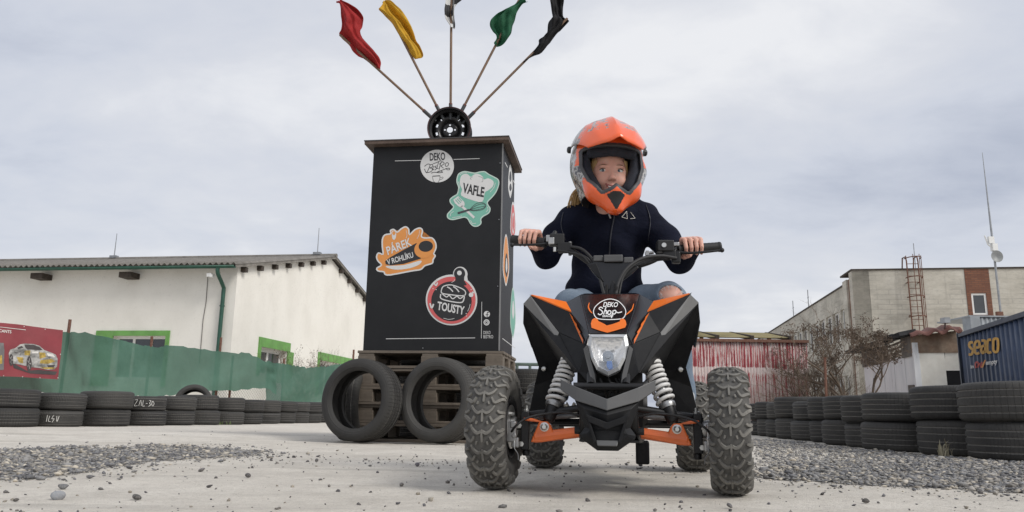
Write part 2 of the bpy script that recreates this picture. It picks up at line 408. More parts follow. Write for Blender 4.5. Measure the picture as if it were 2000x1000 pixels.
GR_L = [gnd(u, v) for u, v in ((-300, 886), (-60, 882), (60, 877), (150, 872), (215, 876), (290, 868), (380, 872), (490, 881), (505, 888), (400, 896), (280, 905), (190, 917), (110, 932), (30, 939), (-80, 942), (-300, 950))]
PATCH = [gnd(u, v) for u, v in ((1474, 872), (1560, 871), (1660, 884), (1690, 897), (1600, 906), (1474, 909))]
def gravel_mask(x, y):
    wx = x + (fbm(x, y, 5, 40) - 0.5) * 0.22; wy = y + (fbm(x, y, 5, 50) - 0.5) * 0.3
    m = np.maximum(inpoly(wx, wy, GR_R) * 1.0, inpoly(wx, wy, GR_L) * 1.0)
    p = inpoly(wx, wy, PATCH); m = np.where(p, m * 0.25, m)
    return m
def gz(x, y):
    z = (fbm(x, y, 0.9, 3) - 0.47) * 0.014 + (fbm(x, y, 6, 9, 3) - 0.44) * 0.006
    fade = np.clip((np.hypot(x, y) - 1.0) / 2, 0.2, 1) * np.clip((60 - np.hypot(x, y)) / 30, 0, 1)
    ridge = 0.035 * np.exp(-((y - 6.9 - 0.25 * (x + 3)) / 0.9) ** 2) * np.clip((-1.9 - x) / 1.2, 0, 1)
    return z * fade + ridge
def axis_pts(*segs):
    o = []
    for a, b, st in segs: o += list(np.arange(a, b, st))
    return np.array(o + [segs[-1][1]])
gx = axis_pts((-400, -60, 40), (-60, -14, 2.0), (-14, -4.2, 0.35), (-4.2, 4.6, 0.05), (4.6, 14, 0.35), (14, 60, 2.0), (60, 400, 40))
gy = axis_pts((-60, -4, 8), (-4, 1.2, 0.4), (1.2, 8.0, 0.05), (8.0, 20, 0.3), (20, 80, 3), (80, 700, 60))
X, Y = np.meshgrid(gx, gy, indexing='ij'); Zg = gz(X, Y); Gm = gravel_mask(X, Y)
nx_, ny_ = X.shape; ii = np.arange(nx_ * ny_).reshape(nx_, ny_)
fq = np.stack([ii[:-1, :-1], ii[1:, :-1], ii[1:, 1:], ii[:-1, 1:]], -1).reshape(-1, 4)
nb = NB('ground_concrete')
g = nb.attr('gravel')[2]; big = nb.noise(0.55, 6, 0.6); med = nb.noise(4, 8, 0.7); fine = nb.noise(45, 8, 0.75); vfine = nb.noise(160, 4, 0.8)
conc = nb.ramp(big, (0.3, (0.60, 0.555, 0.485)), (0.52, (0.70, 0.655, 0.58)), (0.72, (0.75, 0.71, 0.64)))
conc = nb.mix(nb.ramp(med, (0.42, 0.0), (0.68, 0.6)), conc, (0.47, 0.435, 0.38))
conc = nb.mix(nb.ramp(fine, (0.52, 0.0), (0.7, 0.55)), conc, (0.36, 0.33, 0.29))
streak = nb.noise(1.0, 6, 0.65, nb.map(nb.obj, (0.6, 5.0, 1)))
conc = nb.mix(nb.ramp(streak, (0.54, 0.0), (0.70, 0.6)), conc, (0.36, 0.335, 0.295))
conc = nb.mix(nb.ramp(vfine, (0.57, 0.0), (0.66, 0.75)), conc, (0.22, 0.20, 0.18))
crk = nb.N.new('ShaderNodeTexVoronoi'); crk.feature = 'DISTANCE_TO_EDGE'; crk.inputs['Scale'].default_value = 0.42
wob = nb.N.new('ShaderNodeVectorMath'); wob.operation = 'ADD'; nb.ln(nb.obj, wob.inputs[0]); nz = nb.N.new('ShaderNodeTexNoise'); nz.inputs['Scale'].default_value = 2.2; nz.inputs['Detail'].default_value = 6; nb.ln(nb.obj, nz.inputs['Vector']); nb.ln(nz.outputs['Color'], wob.inputs[1]); nb.ln(wob.outputs[0], crk.inputs['Vector'])
crack = nb.ramp(crk.outputs['Distance'], (0.0, 0.0), (0.012, 0.0))
grit = nb.noise(24, 10, 0.85); conc = nb.mix(nb.ramp(grit, (0.50, 0.0), (0.64, 0.42)), conc, (0.42, 0.385, 0.335)); conc = nb.mix(nb.ramp(grit, (0.36, 0.5), (0.44, 0.0)), conc, (0.76, 0.73, 0.67))
trk = nb.noise(0.8, 5, 0.6, nb.map(nb.obj, (0.35, 2.6, 1), (2, 1, 0)), 0.8); conc = nb.mix(nb.ramp(trk, (0.53, 0.0), (0.66, 0.4)), conc, (0.47, 0.43, 0.37))
grv = nb.ramp(nb.noise(70, 6, 0.8), (0.35, (0.20, 0.19, 0.18)), (0.52, (0.33, 0.31, 0.28)), (0.7, (0.50, 0.465, 0.405)))
col = nb.mix(g, conc, grv)
hgt = nb.math('ADD', nb.math('MULTIPLY', fine, 0.6), nb.math('ADD', nb.math('MULTIPLY', med, 1.6), nb.math('MULTIPLY', vfine, 0.35)))
nb.bump(nb.math('SUBTRACT', hgt, nb.math('MULTIPLY', crack, 0.8)), 0.9, 0.012)
M_ground = nb.done(col, 0.9, **{'Specular IOR Level': 0.25})
me = D.meshes.new('ground'); me.from_pydata(np.stack([X, Y, Zg], -1).reshape(-1, 3).tolist(), [], fq.tolist()); me.materials.append(M_ground)
at_ = me.attributes.new('gravel', 'FLOAT', 'POINT'); at_.data.foreach_set('value', np.clip(Gm * (0.35 + 0.9 * fbm(X, Y, 7, 91)), 0, 1).ravel().astype(np.float32))
me.polygons.foreach_set('use_smooth', np.ones(len(me.polygons), bool))
tag(newobj('ground', me), 'pale dusty concrete yard', None, None, 'structure')

# ---- loose stones
ICO = None
def ico():
    bm = bmesh.new(); bmesh.ops.create_icosphere(bm, subdivisions=1, radius=1); bm.verts.index_update()
    V = np.array([v.co[:] for v in bm.verts]); Fc = np.array([[v.index for v in f.verts] for f in bm.faces]); bm.free(); return V, Fc
IV, IF = ico()
def rocks(name, xs, ys, sizes, palette, seed, flat=(0.35, 0.65), sink=0.25):
    r = np.random.default_rng(seed); n = len(xs); k = len(IV)
    V = IV[None] * r.uniform(0.45, 1.3, (n, k, 1)) * np.stack([r.uniform(0.7, 1.35, n), r.uniform(0.6, 1.0, n), r.uniform(*flat, n)], 1)[:, None, :]
    a = r.uniform(0, 2 * math.pi, n); tx = r.normal(0, 0.25, n)
    c, s_ = np.cos(a), np.sin(a); x = V[..., 0] * c[:, None] - V[..., 1] * s_[:, None]; y = V[..., 0] * s_[:, None] + V[..., 1] * c[:, None]; z = V[..., 2] + x * tx[:, None] * 0.5
    V = np.stack([x, y, z], -1) * sizes[:, None, None]
    V[..., 0] += xs[:, None]; V[..., 1] += ys[:, None]; V[..., 2] += (gz(xs, ys) + sizes * 0.45 * (1 - sink))[:, None]
    Fc = (IF[None] + (np.arange(n) * k)[:, None, None]).reshape(-1, 3)
    me = D.meshes.new(name); me.vertices.add(n * k); me.vertices.foreach_set('co', V.astype(np.float32).ravel()); nf = len(Fc)
    me.loops.add(nf * 3); me.loops.foreach_set('vertex_index', Fc.astype(np.int32).ravel()); me.polygons.add(nf); me.polygons.foreach_set('loop_start', np.arange(0, nf * 3, 3, dtype=np.int32))
    ca = me.color_attributes.new('stone', 'FLOAT_COLOR', 'POINT'); pc = np.array(palette)[r.integers(0, len(palette), n)] * r.uniform(0.75, 1.25, (n, 1))
    ca.data.foreach_set('color', np.repeat(np.hstack([pc, np.ones((n, 1))]), k, 0).astype(np.float32).ravel())
    me.update(calc_edges=True); return me
nb = NB('stone'); c = nb.attr('stone')[0]; fn = nb.noise(220, 5, 0.7)
nb.bump(fn, 0.6, 0.003); M_stone = nb.done(nb.mix(nb.ramp(fn, (0.5, 0.0), (0.7, 0.45)), c, (0.47, 0.44, 0.40)), 0.85)
PAL_G = [(0.13, 0.132, 0.14), (0.18, 0.18, 0.185), (0.24, 0.235, 0.23), (0.11, 0.11, 0.118), (0.32, 0.30, 0.27), (0.20, 0.20, 0.205), (0.50, 0.45, 0.37), (0.16, 0.158, 0.16), (0.27, 0.262, 0.25), (0.40, 0.365, 0.31), (0.22, 0.205, 0.185)]
def sample_mask(n, x0, x1, y0, y1, seed, thr=0.5, keep=0.0):
    r = np.random.default_rng(seed); x = r.uniform(x0, x1, n * 6); y = y0 + (y1 - y0) * r.random(n * 6) ** 1.25
    m = gravel_mask(x, y); ok = (m > thr) | ((m > 0.1) & (r.random(n * 6) < 0.22)); ok &= (fbm(x, y, 3.5, 77) + r.random(n * 6) * 0.5 > 0.52) | (r.random(n * 6) < 0.5)
    return x[ok][:n], y[ok][:n]
for nm, (x0, x1, y0, y1), n, lab, sd_ in (('gravel', (0.5, 3.9, 1.9, 8.6), 54000, 'slate grey gravel along the right tyre row', 11), ('gravel', (-4.5, -0.9, 2.0, 5.2), 30000, 'grey gravel bed on the left side of the yard', 12)):
    xs, ys = sample_mask(n, x0, x1, y0, y1, sd_); r = np.random.default_rng(sd_); jt = (r.random(len(xs)) < 0.22) * 0.16; xs = xs + r.normal(0, 1, len(xs)) * jt; ys = ys + r.normal(0, 1, len(ys)) * jt * 1.2; sz = np.clip(r.lognormal(math.log(0.0043), 0.58, len(xs)), 0.0018, 0.021)
    o = newobj(nm, rocks(nm, xs, ys, sz, PAL_G, sd_, (0.22, 0.6), 0.15)); o.data.materials.append(M_stone); tag(o, lab, 'gravel', None, 'stuff')
# gravel ramped up against the nearest tyres at the frame's right edge
# scattered pebbles on the concrete
r = np.random.default_rng(21); n = 9500; us = r.uniform(-40, 2040, n); vv = 842 + 175 * r.random(n)
dens = 0.055 + 0.75 * np.exp(-((vv - 901 - 0.014 * (us - 700)) / 11) ** 2) * ((us > 430) & (us < 1500)) + 0.25 * np.exp(-((us - 960) / 120) ** 2 - ((vv - 925) / 25) ** 2) + 0.06 * (vv < 880)
ok = r.random(n) < dens; pts = np.array([gnd(u, v) for u, v in zip(us[ok], vv[ok])]); pts = pts[(pts[:, 1] < 12) & (pts[:, 1] > 1.2)]
pts = pts[gravel_mask(pts[:, 0], pts[:, 1]) < 0.5]
sz = np.clip(r.lognormal(math.log(0.0034), 0.55, len(pts)), 0.0013, 0.010)
o = newobj('pebbles', rocks('pebbles', pts[:, 0], pts[:, 1], sz, [(0.09, 0.088, 0.095), (0.12, 0.115, 0.11), (0.075, 0.07, 0.07), (0.17, 0.155, 0.14), (0.30, 0.27, 0.22)], 22, (0.5, 0.9), 0.1)); o.data.materials.append(M_stone)
tag(o, 'small dark pebbles scattered over the concrete', 'pebbles', None, 'stuff')
# the larger stones, one by one
STONES = [((124, 955), 0.017, (0.15, 0.15, 0.15), 'dark flat stone lying above a bluish one, front left'), ((113, 976), 0.022, (0.30, 0.31, 0.33), 'rounded bluish grey stone on concrete, front left'),
          ((268, 976), 0.016, (0.10, 0.095, 0.09), 'wedge shaped dark stone on concrete, front left'), ((32, 980), 0.010, (0.12, 0.11, 0.10), 'small dark stone at the left edge of the concrete'),
          ((394, 923), 0.017, (0.20, 0.19, 0.19), 'blocky grey stone just below the left gravel bed'), ((484, 934), 0.018, (0.09, 0.085, 0.085), 'flat dark stone before the two upright tyres, with pale rim'),
          ((409, 952), 0.012, (0.085, 0.08, 0.08), 'small black stone below the blocky grey one'), ((816, 912), 0.021, (0.17, 0.16, 0.18), 'largest purple grey stone left of the quad'),
          ((618, 903), 0.016, (0.16, 0.155, 0.155), 'angular grey stone in the pebble strip'), ((784, 950), 0.013, (0.16, 0.15, 0.14), 'small grey stone alone on concrete left of the quad'),
          ((643, 951), 0.010, (0.14, 0.13, 0.12), 'small brown grey stone on concrete before the left upright tyre'), ((1252, 913), 0.020, (0.06, 0.06, 0.065), 'pointed black stone on the ground under the quad'),
          ((1693, 985), 0.014, (0.075, 0.07, 0.065), 'round black stone on concrete, front right'), ((1424, 994), 0.017, (0.12, 0.115, 0.115), 'dark stone just before the right front wheel'),
          ((1498, 936), 0.018, (0.12, 0.115, 0.12), 'dark stone beside the right front wheel at the gravel edge'), ((1770, 949), 0.024, (0.50, 0.46, 0.40), 'pale flat stone at the front edge of the right gravel'),
          ((1838, 897), 0.024, (0.52, 0.49, 0.43), 'pale rounded stone by the dry weed near the tyres'), ((1925, 912), 0.026, (0.50, 0.46, 0.39), 'pale stone in gravel before the nearest tyre stack')]
for i, ((u, v), sz_, colr, lab) in enumerate(STONES):
    p = gnd(u, v); o = newobj('stone', rocks('stone', np.array([0.]), np.array([0.]), np.array([sz_]), [colr], 100 + i, (0.5, 0.75), 0.05)); o.data.materials.append(M_stone)
    md = o.modifiers.new('sub', 'SUBSURF'); md.levels = 1; md.render_levels = 1
    o.location = (p[0], p[1], float(gz(np.array([p[0]]), np.array([p[1]]))[0])); tag(o, lab, 'stone', 'larger loose stones on the ground')

# ---- far tree line closing the horizon
r = random.Random(44); mb = MB()
for i in range(1500):
    a = rad(r.uniform(-75, 75)); d_ = r.uniform(150, 190); x, y = d_ * math.sin(a), d_ * math.cos(a); h = r.uniform(1.2, 3.9) * (0.7 + 0.3 * math.sin(a * 23)); w_ = r.uniform(0.6, 1.6)
    for k in range(3):
        b_ = r.uniform(0, 3.14); dx, dy = math.cos(b_) * w_, math.sin(b_) * w_; mb.face([(x - dx, y - dy, 0), (x + dx, y + dy, 0), (x + dx * r.uniform(.3, .9), y + dy * .6, h * r.uniform(.6, .9)), (x, y, h), (x - dx * r.uniform(.3, .9), y - dy * .6, h * r.uniform(.5, .9))])
tag(mb.build('treeline', mat('far_bare_trees', (0.17, 0.16, 0.14), 0.95, 0, 0.3, 0.3), None, recalc=False), 'low far-off line of bare trees on the horizon', 'trees', None, 'stuff')
# ================================================================== BUILDINGS
M_glass = mat('dark_window_glass', (0.045, 0.05, 0.055), 0.08, 0, 0.1, 2, spec=0.8)
M_white = mat('white_paint', (0.74, 0.74, 0.72), 0.5, 0, 0.05)
M_greenpl = mat('green_plaster', (0.13, 0.31, 0.075), 0.75, 0, 0.14, 3, dust=0.25, dustc=(0.25, 0.30, 0.2))
M_greenpipe = mat('dark_green_metal', (0.025, 0.085, 0.06), 0.45, 0.2, 0.15)
M_oldwood = mat('dark_timber', (0.05, 0.038, 0.03), 0.85, 0, 0.3, 10, 0.5, 80)
M_rust = mat('rusty_steel', (0.13, 0.055, 0.035), 0.8, 0.2, 0.4, 18, 0.4, 120, col2=(0.20, 0.11, 0.08))
M_greysteel = mat('grey_steel', (0.32, 0.33, 0.34), 0.45, 0.7, 0.15)
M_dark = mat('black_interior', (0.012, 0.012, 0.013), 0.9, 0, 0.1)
def rectwall(mb, o, eu, ev, U, V, holes, depth=0.18):
    o, eu, ev = np.array(o, float), np.array(eu, float), np.array(ev, float); n = nrm(np.cross(eu, ev))
    us = sorted({0, U} | {h[0] for h in holes} | {h[1] for h in holes}); vs_ = sorted({0, V} | {h[2] for h in holes} | {h[3] for h in holes})
    for a, b in zip(us[:-1], us[1:]):
        for c, d in zip(vs_[:-1], vs_[1:]):
            if any(h[0] <= a and b <= h[1] and h[2] <= c and d <= h[3] for h in holes): continue
            mb.face([o + eu * a + ev * c, o + eu * b + ev * c, o + eu * b + ev * d, o + eu * a + ev * d])
    for u0, u1, v0, v1 in holes:
        q = [o + eu * u0 + ev * v0, o + eu * u1 + ev * v0, o + eu * u1 + ev * v1, o + eu * u0 + ev * v1]
        for i in range(4): mb.face([q[i], q[(i + 1) % 4], q[(i + 1) % 4] - n * depth, q[i] - n * depth])
    return mb
def window(parent, o, eu, ev, U, V, mullions=1, frame=None, depth=0.12, fw=0.07, rail=None):
    o, eu, ev = np.array(o, float), np.array(eu, float), np.array(ev, float); n = nrm(np.cross(eu, ev)); o = o - n * depth; mb = MB(); frame = frame or M_white
    R = np.stack([eu, n, ev], 1)
    def bx(u0, u1, v0, v1, t=0.05): mb.box(o + eu * (u0 + u1) / 2 + ev * (v0 + v1) / 2, (u1 - u0, t, v1 - v0), R)
    bx(0, fw, 0, V); bx(U - fw, U, 0, V); bx(fw, U - fw, 0, fw); bx(fw, U - fw, V - fw, V)
    xs = [fw] + [U * (i + 1) / (mullions + 1) for i in range(mullions)] + [U - fw]
    for i in range(mullions): bx(xs[i + 1] - fw / 2, xs[i + 1] + fw / 2, fw, V - fw)
    wnd = mb.build('window', frame, parent)
    for i in range(mullions + 1):
        a = xs[i] + (fw / 2 if i else 0); b = xs[i + 1] - (fw / 2 if i < mullions else 0); pm = MB()
        pm.box(o + eu * (a + b) / 2 + ev * V / 2 - n * 0.006, (b - a, 0.012, V - 2 * fw), R); pm.build('pane', M_glass, wnd)
    return wnd
def corr(x0, x1, pitch, amp, n=6, trap=False):
    k = int((x1 - x0) / pitch * n); x = np.linspace(x0, x1, k + 1); t = (x - x0) / pitch
    z = amp * np.sin(2 * math.pi * t) if not trap else amp * np.clip(2.2 * np.sin(2 * math.pi * t), -1, 1)
    return x, z

# ---- white hall on the left
nb = NB('white_plaster'); st = nb.noise(0.7, 6, 0.6, nb.map(nb.obj, (1, 1, 0.8))); fi = nb.noise(9, 7, 0.7); zc = nb.xyz()[2]
c = nb.ramp(st, (0.3, (0.70, 0.675, 0.615)), (0.55, (0.78, 0.755, 0.695)), (0.75, (0.81, 0.79, 0.73)))
c = nb.mix(nb.ramp(fi, (0.55, 0.0), (0.78, 0.4)), c, (0.52, 0.50, 0.45))
spot = nb.noise(26, 3, 0.5); c = nb.mix(nb.math('MULTIPLY', nb.ramp(spot, (0.66, 0.0), (0.70, 0.7)), nb.ramp(nb.math('MULTIPLY', zc, 0.2), (0.70, 0.0), (0.86, 1.0))), c, (0.22, 0.2, 0.18))
nb.bump(nb.noise(30, 5), 0.25, 0.01); M_plaster = nb.done(c, 0.9, **{'Specular IOR Level': 0.2})
nb = NB('fibre_cement_roof'); c = nb.ramp(nb.noise(3.2, 8, 0.75), (0.3, (0.11, 0.10, 0.09)), (0.55, (0.20, 0.185, 0.165)), (0.75, (0.29, 0.275, 0.25))); nb.bump(nb.noise(40, 5), 0.4, 0.01); M_roof = nb.done(c, 0.92)
HC = A(-8.3, 22.9, 0); HR = math.atan2(-2.16, 14.4)
hall = thing('white_hall', 'white plastered hall with green framed windows and a corrugated roof', 'building', HC, HR)
def loc_on(root, u, v, p0l, nl):
    L, R = XF[root.name]; p = hit(u, v, R @ np.array(p0l, float) + L, R @ np.array(nl, float)); return R.T @ (p - L)
HW, HP, GW = 4.5, 6.22, 14.6; slope = (HP - HW) / (GW / 2)
def gy_(u, v): q = loc_on(hall, u, v, (0, 0, 0), (1, 0, 0)); return q[1], q[2]
def lx_(u, v): q = loc_on(hall, u, v, (0, 0, 0), (0, -1, 0)); return q[0], q[2]
a0, b1 = gy_(507, 656); a1, b0 = gy_(570, 712); c0, d1 = gy_(620, 679); c1, d0 = gy_(693, 716)
g1 = (a0 + 0.12, a1 - 0.45, max(b0 - 0.5, 0.6), b1 - 0.33); g2 = (c0 + 0.25, c1 - 1.6, 0.8, d1 - 0.45); g3 = (c1 - 1.25, c1 + 0.6, 0.8, d1 - 0.45)
mb = MB(); rectwall(mb, (0, 0, 0), (0, 1, 0), (0, 0, 1), GW, HW, [g1, g2, g3], 0.35)
mb.face([(0, 0, HW), (0, GW, HW), (0, GW / 2, HP)]); mb.build('gable_wall', M_plaster, hall, recalc=False)
e0, f1 = lx_(190, 646); e1, _ = lx_(333, 646); w0, wt = lx_(222, 656); w1, _ = lx_(325, 656)
LW = 16.0; lw1 = (LW + w0, LW + w1, 1.1, wt); mb = MB(); rectwall(mb, (-LW, 0, 0), (1, 0, 0), (0, 0, 1), LW, HW, [lw1], 0.3); mb.build('long_wall', M_plaster, hall, recalc=False)
mb = MB(); mb.face([(-LW, GW, 0), (0, GW, 0), (0, GW, HW), (-LW, GW, HW)]); mb.face([(-LW, 0, 0), (-LW, GW, 0), (-LW, GW, HW), (-LW, GW / 2, HP), (-LW, 0, HW)]); mb.build('rear_wall', M_plaster, hall, recalc=False)
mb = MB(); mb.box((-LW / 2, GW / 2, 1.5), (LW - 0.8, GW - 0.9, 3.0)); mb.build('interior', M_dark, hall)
for (u0, u1, v0, v1), mu in ((g1, 1), (g2, 1), (g3, 2)):
    window(hall, (0, u0, v0), (0, 1, 0), (0, 0, 1), u1 - u0, v1 - v0, mu, M_white if mu == 1 else M_greenpl, 0.25, 0.12)
    mb = MB(); fwd = 0.16
    for (p, q, s_, t_) in ((u0 - fwd, u1 + fwd, v1, v1 + 0.3), (u0 - fwd, u0, v0, v1), (u1, u1 + fwd + 0.3, v0, v1)): mb.box((0.02, (p + q) / 2, (s_ + t_) / 2), (0.05, q - p, t_ - s_))
    mb.build('window_surround', M_greenpl, hall)
window(hall, (-LW + lw1[0], 0, lw1[2]), (1, 0, 0), (0, 0, 1), lw1[1] - lw1[0], lw1[3] - lw1[2], 2, M_white, 0.2, 0.08)
mb = MB()
for (p, q, s_, t_) in ((e0, e1, wt, f1), (e0, w0, 0.9, wt), (w1, e1, 0.9, wt)): mb.box(((p + q) / 2, -0.02, (s_ + t_) / 2), (q - p, 0.05, t_ - s_))
mb.build('window_surround', M_greenpl, hall)
x, zc_ = corr(-LW - 0.4, 0.22, 0.185, 0.036)
yy = [-0.5, 2.2, 5.0, GW / 2 + 0.02]; mb = MB(); mb.grid(np.array([[(xx, y, HW + 0.13 + slope * y + dz) for y in yy] for xx, dz in zip(x, zc_)]))
yy2 = [GW / 2 - 0.02, 10, 12.5, GW + 0.5]; mb.grid(np.array([[(xx, y, HW + 0.13 + slope * (GW - y) + dz) for y in yy2] for xx, dz in zip(x, zc_)]))
mb.build('roof', M_roof, hall, smooth=60, solid=-0.012, recalc=False)
mb = MB(); mb.tube([(xx, GW / 2, HP + 0.14) for xx in np.linspace(-LW - 0.4, 0.22, 12)], 0.09, 8); mb.build('ridge_cap', M_roof, hall, smooth=60)
for s_ in (0, 1):
    mb = MB(); y0, y1 = (-0.5, GW / 2) if s_ == 0 else (GW + 0.5, GW / 2); zz0 = HW + 0.02 + slope * (-0.5); zz1 = HP + 0.02
    mb.bar((0.19, y0, zz0 + 0.03), (0.19, y1, zz1 + 0.03), 0.03, 0.08); mb.build('barge_board', M_roof, hall)
for k in range(7):
    for sd2 in (0, 1):
        t = 0.25 + k * 1.02; y = t if sd2 == 0 else GW - t
        mb = MB(); mb.box((0.06, y, HW - 0.10 + slope * t), (0.2, 0.16, 0.15)); mb.build('purlin', M_oldwood, hall)
mb = MB(); gp = [(math.cos(a) * 0.075, math.sin(a) * 0.075) for a in np.linspace(math.pi, 2 * math.pi, 9)]
mb.grid(np.array([[(xx, -0.55 + p, HW - 0.06 + q) for p, q in gp] for xx in (-LW - 0.4, 0.2)])); mb.build('gutter', M_greenpipe, hall, smooth=60, solid=0.006)
px0 = lx_(437, 600)[0]
mb = MB(); mb.tube(catmull([(px0, -0.55, HW - 0.12), (px0, -0.5, HW - 0.3), (px0, -0.14, HW - 0.62), (px0, -0.1, HW - 0.8), (px0, -0.1, 2.5), (px0, -0.1, 0.1)], 5), 0.06, 10); mb.build('downpipe', M_greenpipe, hall, smooth=60)
for zb in (3.3, 1.9, 0.8): mb = MB(); mb.lathe([(0.062, -0.02), (0.075, -0.02), (0.075, 0.02), (0.062, 0.02)], (px0, -0.1, zb), None, 12); mb.build('pipe_clip', M_greenpipe, hall)
for u in (92, 262):
    xb = lx_(u, 536)[0]; mb = MB(); mb.box((xb, -0.22, HW - 0.27), (0.40, 0.44, 0.17)); mb.build('beam_end', M_oldwood, hall)
for u, v, hh in ((213, 505, 0.95), (614, 495, 1.0)):
    L, R = XF[hall.name]; q = loc_on(hall, u, v, (0, GW / 2 - 0.3, 0), (0, -1, 0)); mb = MB()
    mb.tube([(q[0], GW / 2, HP + 0.1), (q[0], GW / 2, HP + 0.2 + hh * 1.1)], [0.022, 0.012], 6); mb.box((q[0], GW / 2, HP + 0.24), (0.3, 0.2, 0.1)); mb.build('lightning_rod', M_greysteel, hall)
qc = lx_(407, 535)[0]; mb = MB(); mb.tube([(qc, -0.015, HW - 0.3), (qc + 0.02, -0.015, 3.4), (qc - 0.02, -0.015, 2.9), (qc, -0.015, 1.6)], 0.008, 5); mb.build('wire', M_oldwood, hall)
mb = MB(); mb.box((px0 - 0.28, -0.42, HW - 0.33), (0.14, 0.2, 0.1)); mb.box((px0 - 0.2, -0.5, HW - 0.36), (0.08, 0.12, 0.07)); mb.build('camera_housing', M_white, hall)

# ---- concrete panel building on the right
nb = NB('weathered_concrete'); X_ = nb.xyz(); br = nb.N.new('ShaderNodeTexBrick'); br.inputs['Scale'].default_value = 1.0; br.inputs['Brick Width'].default_value = 1.1; br.inputs['Row Height'].default_value = 0.24; br.inputs['Mortar Size'].default_value = 0.02
br.inputs['Color1'].default_value = (1, 1, 1, 1); br.inputs['Color2'].default_value = (0.8, 0.8, 0.8, 1); br.inputs['Mortar'].default_value = (0.45, 0.45, 0.45, 1)
nb.ln(nb.vec(nb.math('ADD', X_[0], X_[1]), X_[2], 0), br.inputs['Vector'])
st = nb.noise(0.7, 8, 0.7, nb.map(nb.obj, (0.6, 0.6, 1.3))); f2 = nb.noise(5, 8, 0.75, nb.map(nb.obj, (1, 1, 2.2)))
c = nb.ramp(st, (0.3, (0.33, 0.31, 0.265)), (0.5, (0.50, 0.47, 0.405)), (0.68, (0.62, 0.59, 0.52)))
c = nb.mix(nb.ramp(f2, (0.5, 0.0), (0.7, 0.45)), c, (0.27, 0.26, 0.235))
brc = nb.math('MULTIPLY', nb.math('SUBTRACT', 1.0, br.outputs['Color']), nb.ramp(nb.noise(0.45, 4), (0.46, 0.0), (0.58, 0.75)))
c = nb.mix(brc, c, (0.22, 0.21, 0.195)); drip = nb.noise(1.0, 6, 0.6, nb.map(nb.obj, (3.2, 3.2, 0.18)))
c = nb.mix(nb.ramp(drip, (0.56, 0.0), (0.7, 0.5)), c, (0.27, 0.255, 0.225)); nb.bump(f2, 0.3, 0.02); M_conc = nb.done(c, 0.92, **{'Specular IOR Level': 0.2})
nb = NB('red_brick_cladding'); X_ = nb.xyz(); br = nb.N.new('ShaderNodeTexBrick'); br.inputs['Scale'].default_value = 1; br.inputs['Brick Width'].default_value = 0.3; br.inputs['Row Height'].default_value = 0.09; br.inputs['Mortar Size'].default_value = 0.009
br.inputs['Color1'].default_value = (0.155, 0.06, 0.035, 1); br.inputs['Color2'].default_value = (0.215, 0.09, 0.05, 1); br.inputs['Mortar'].default_value = (0.10, 0.06, 0.045, 1)
nb.ln(nb.vec(nb.math('ADD', X_[0], X_[1]), X_[2], 0), br.inputs['Vector']); nb.bump(br.outputs['Fac'], 0.4, 0.01); M_brick = nb.done(nb.mix(nb.ramp(nb.noise(1.5, 6), (0.5, 0.0), (0.7, 0.4)), br.outputs['Color'], (0.13, 0.06, 0.04)), 0.85)
BH = 7.45
bld = thing('concrete_building', 'weathered concrete panel building with brick cladding strips and a rusty ladder', 'building', (16.75, 37.2, 0), math.atan2(-4, 25))
def bx_(u, v): q = loc_on(bld, u, v, (0, 0, 0), (0, -1, 0)); return q[0], q[2]
def by_(u, v): q = loc_on(bld, u, v, (0, 0, 0), (-1, 0, 0)); return q[1], q[2]
k0, _ = bx_(1886, 560); k1, _ = bx_(1934, 560); wx0, wz1 = bx_(1896, 573); wx1, wz0 = bx_(1930, 615); BL = 16.0
hole = (wx0, wx1, wz0, wz1); mb = MB(); rectwall(mb, (0, 0, 0), (1, 0, 0), (0, 0, 1), k0, BH, []); rectwall(mb, (k1, 0, 0), (1, 0, 0), (0, 0, 1), BL - k1, BH, []); mb.build('front_wall', M_conc, bld, recalc=False)
mb = MB(); rectwall(mb, (k0, -0.02, 0), (1, 0, 0), (0, 0, 1), k1 - k0, BH, [(wx0 - k0, wx1 - k0, wz0, wz1)], 0.2); mb.build('brick_panel', M_brick, bld, recalc=False)
window(bld, (wx0, -0.02, wz0), (1, 0, 0), (0, 0, 1), wx1 - wx0, wz1 - wz0, 0, M_white, 0.06, 0.09)
wins = []; y = 2.3
while y < 27: wins.append((y, y + 1.25)); y += 1.6
FL = 34.0; holes = [(a, b, z0, z1) for a, b in wins for z0, z1 in ((4.35, 5.95), (1.0, 2.5))]
# the side facade faces left: u runs toward the camera so that the normal points outward
mb = MB(); rectwall(mb, (0.25, FL, 0), (0, -1, 0), (0, 0, 1), FL - 0.9, BH - 0.35, [(FL - b, FL - a, z0, z1) for a, b, z0, z1 in holes], 0.25); mb.build('side_wall', M_conc, bld, recalc=False)
for a, b, z0, z1 in holes: window(bld, (0.25, b, z0), (0, -1, 0), (0, 0, 1), b - a, z1 - z0, 1, M_white, 0.15, 0.09)
for ya, yb, xo, m_, nm in ((0.0, 0.55, 0.0, M_conc, 'corner_pier'), (0.55, 1.15, 0.12, M_brick, 'brick_strip'), (1.15, 1.9, 0.02, M_conc, 'corner_pier')):
    mb = MB(); mb.box((xo + 0.4, (ya + yb) / 2, (BH - (0.02 if xo < 0.01 else 0.25)) / 2), (0.8, yb - ya, BH - (0.02 if xo < 0.01 else 0.25))); mb.build(nm, m_, bld)
mb = MB(); mb.box((BL / 2 + 0.02, 1.0, BH + 0.04), (BL + 0.1, 2.1, 0.08)); mb.box((4, FL / 2 + 1, BH - 0.31), (7.6, FL - 2.2, 0.08)); mb.build('roof_edge', M_oldwood, bld)
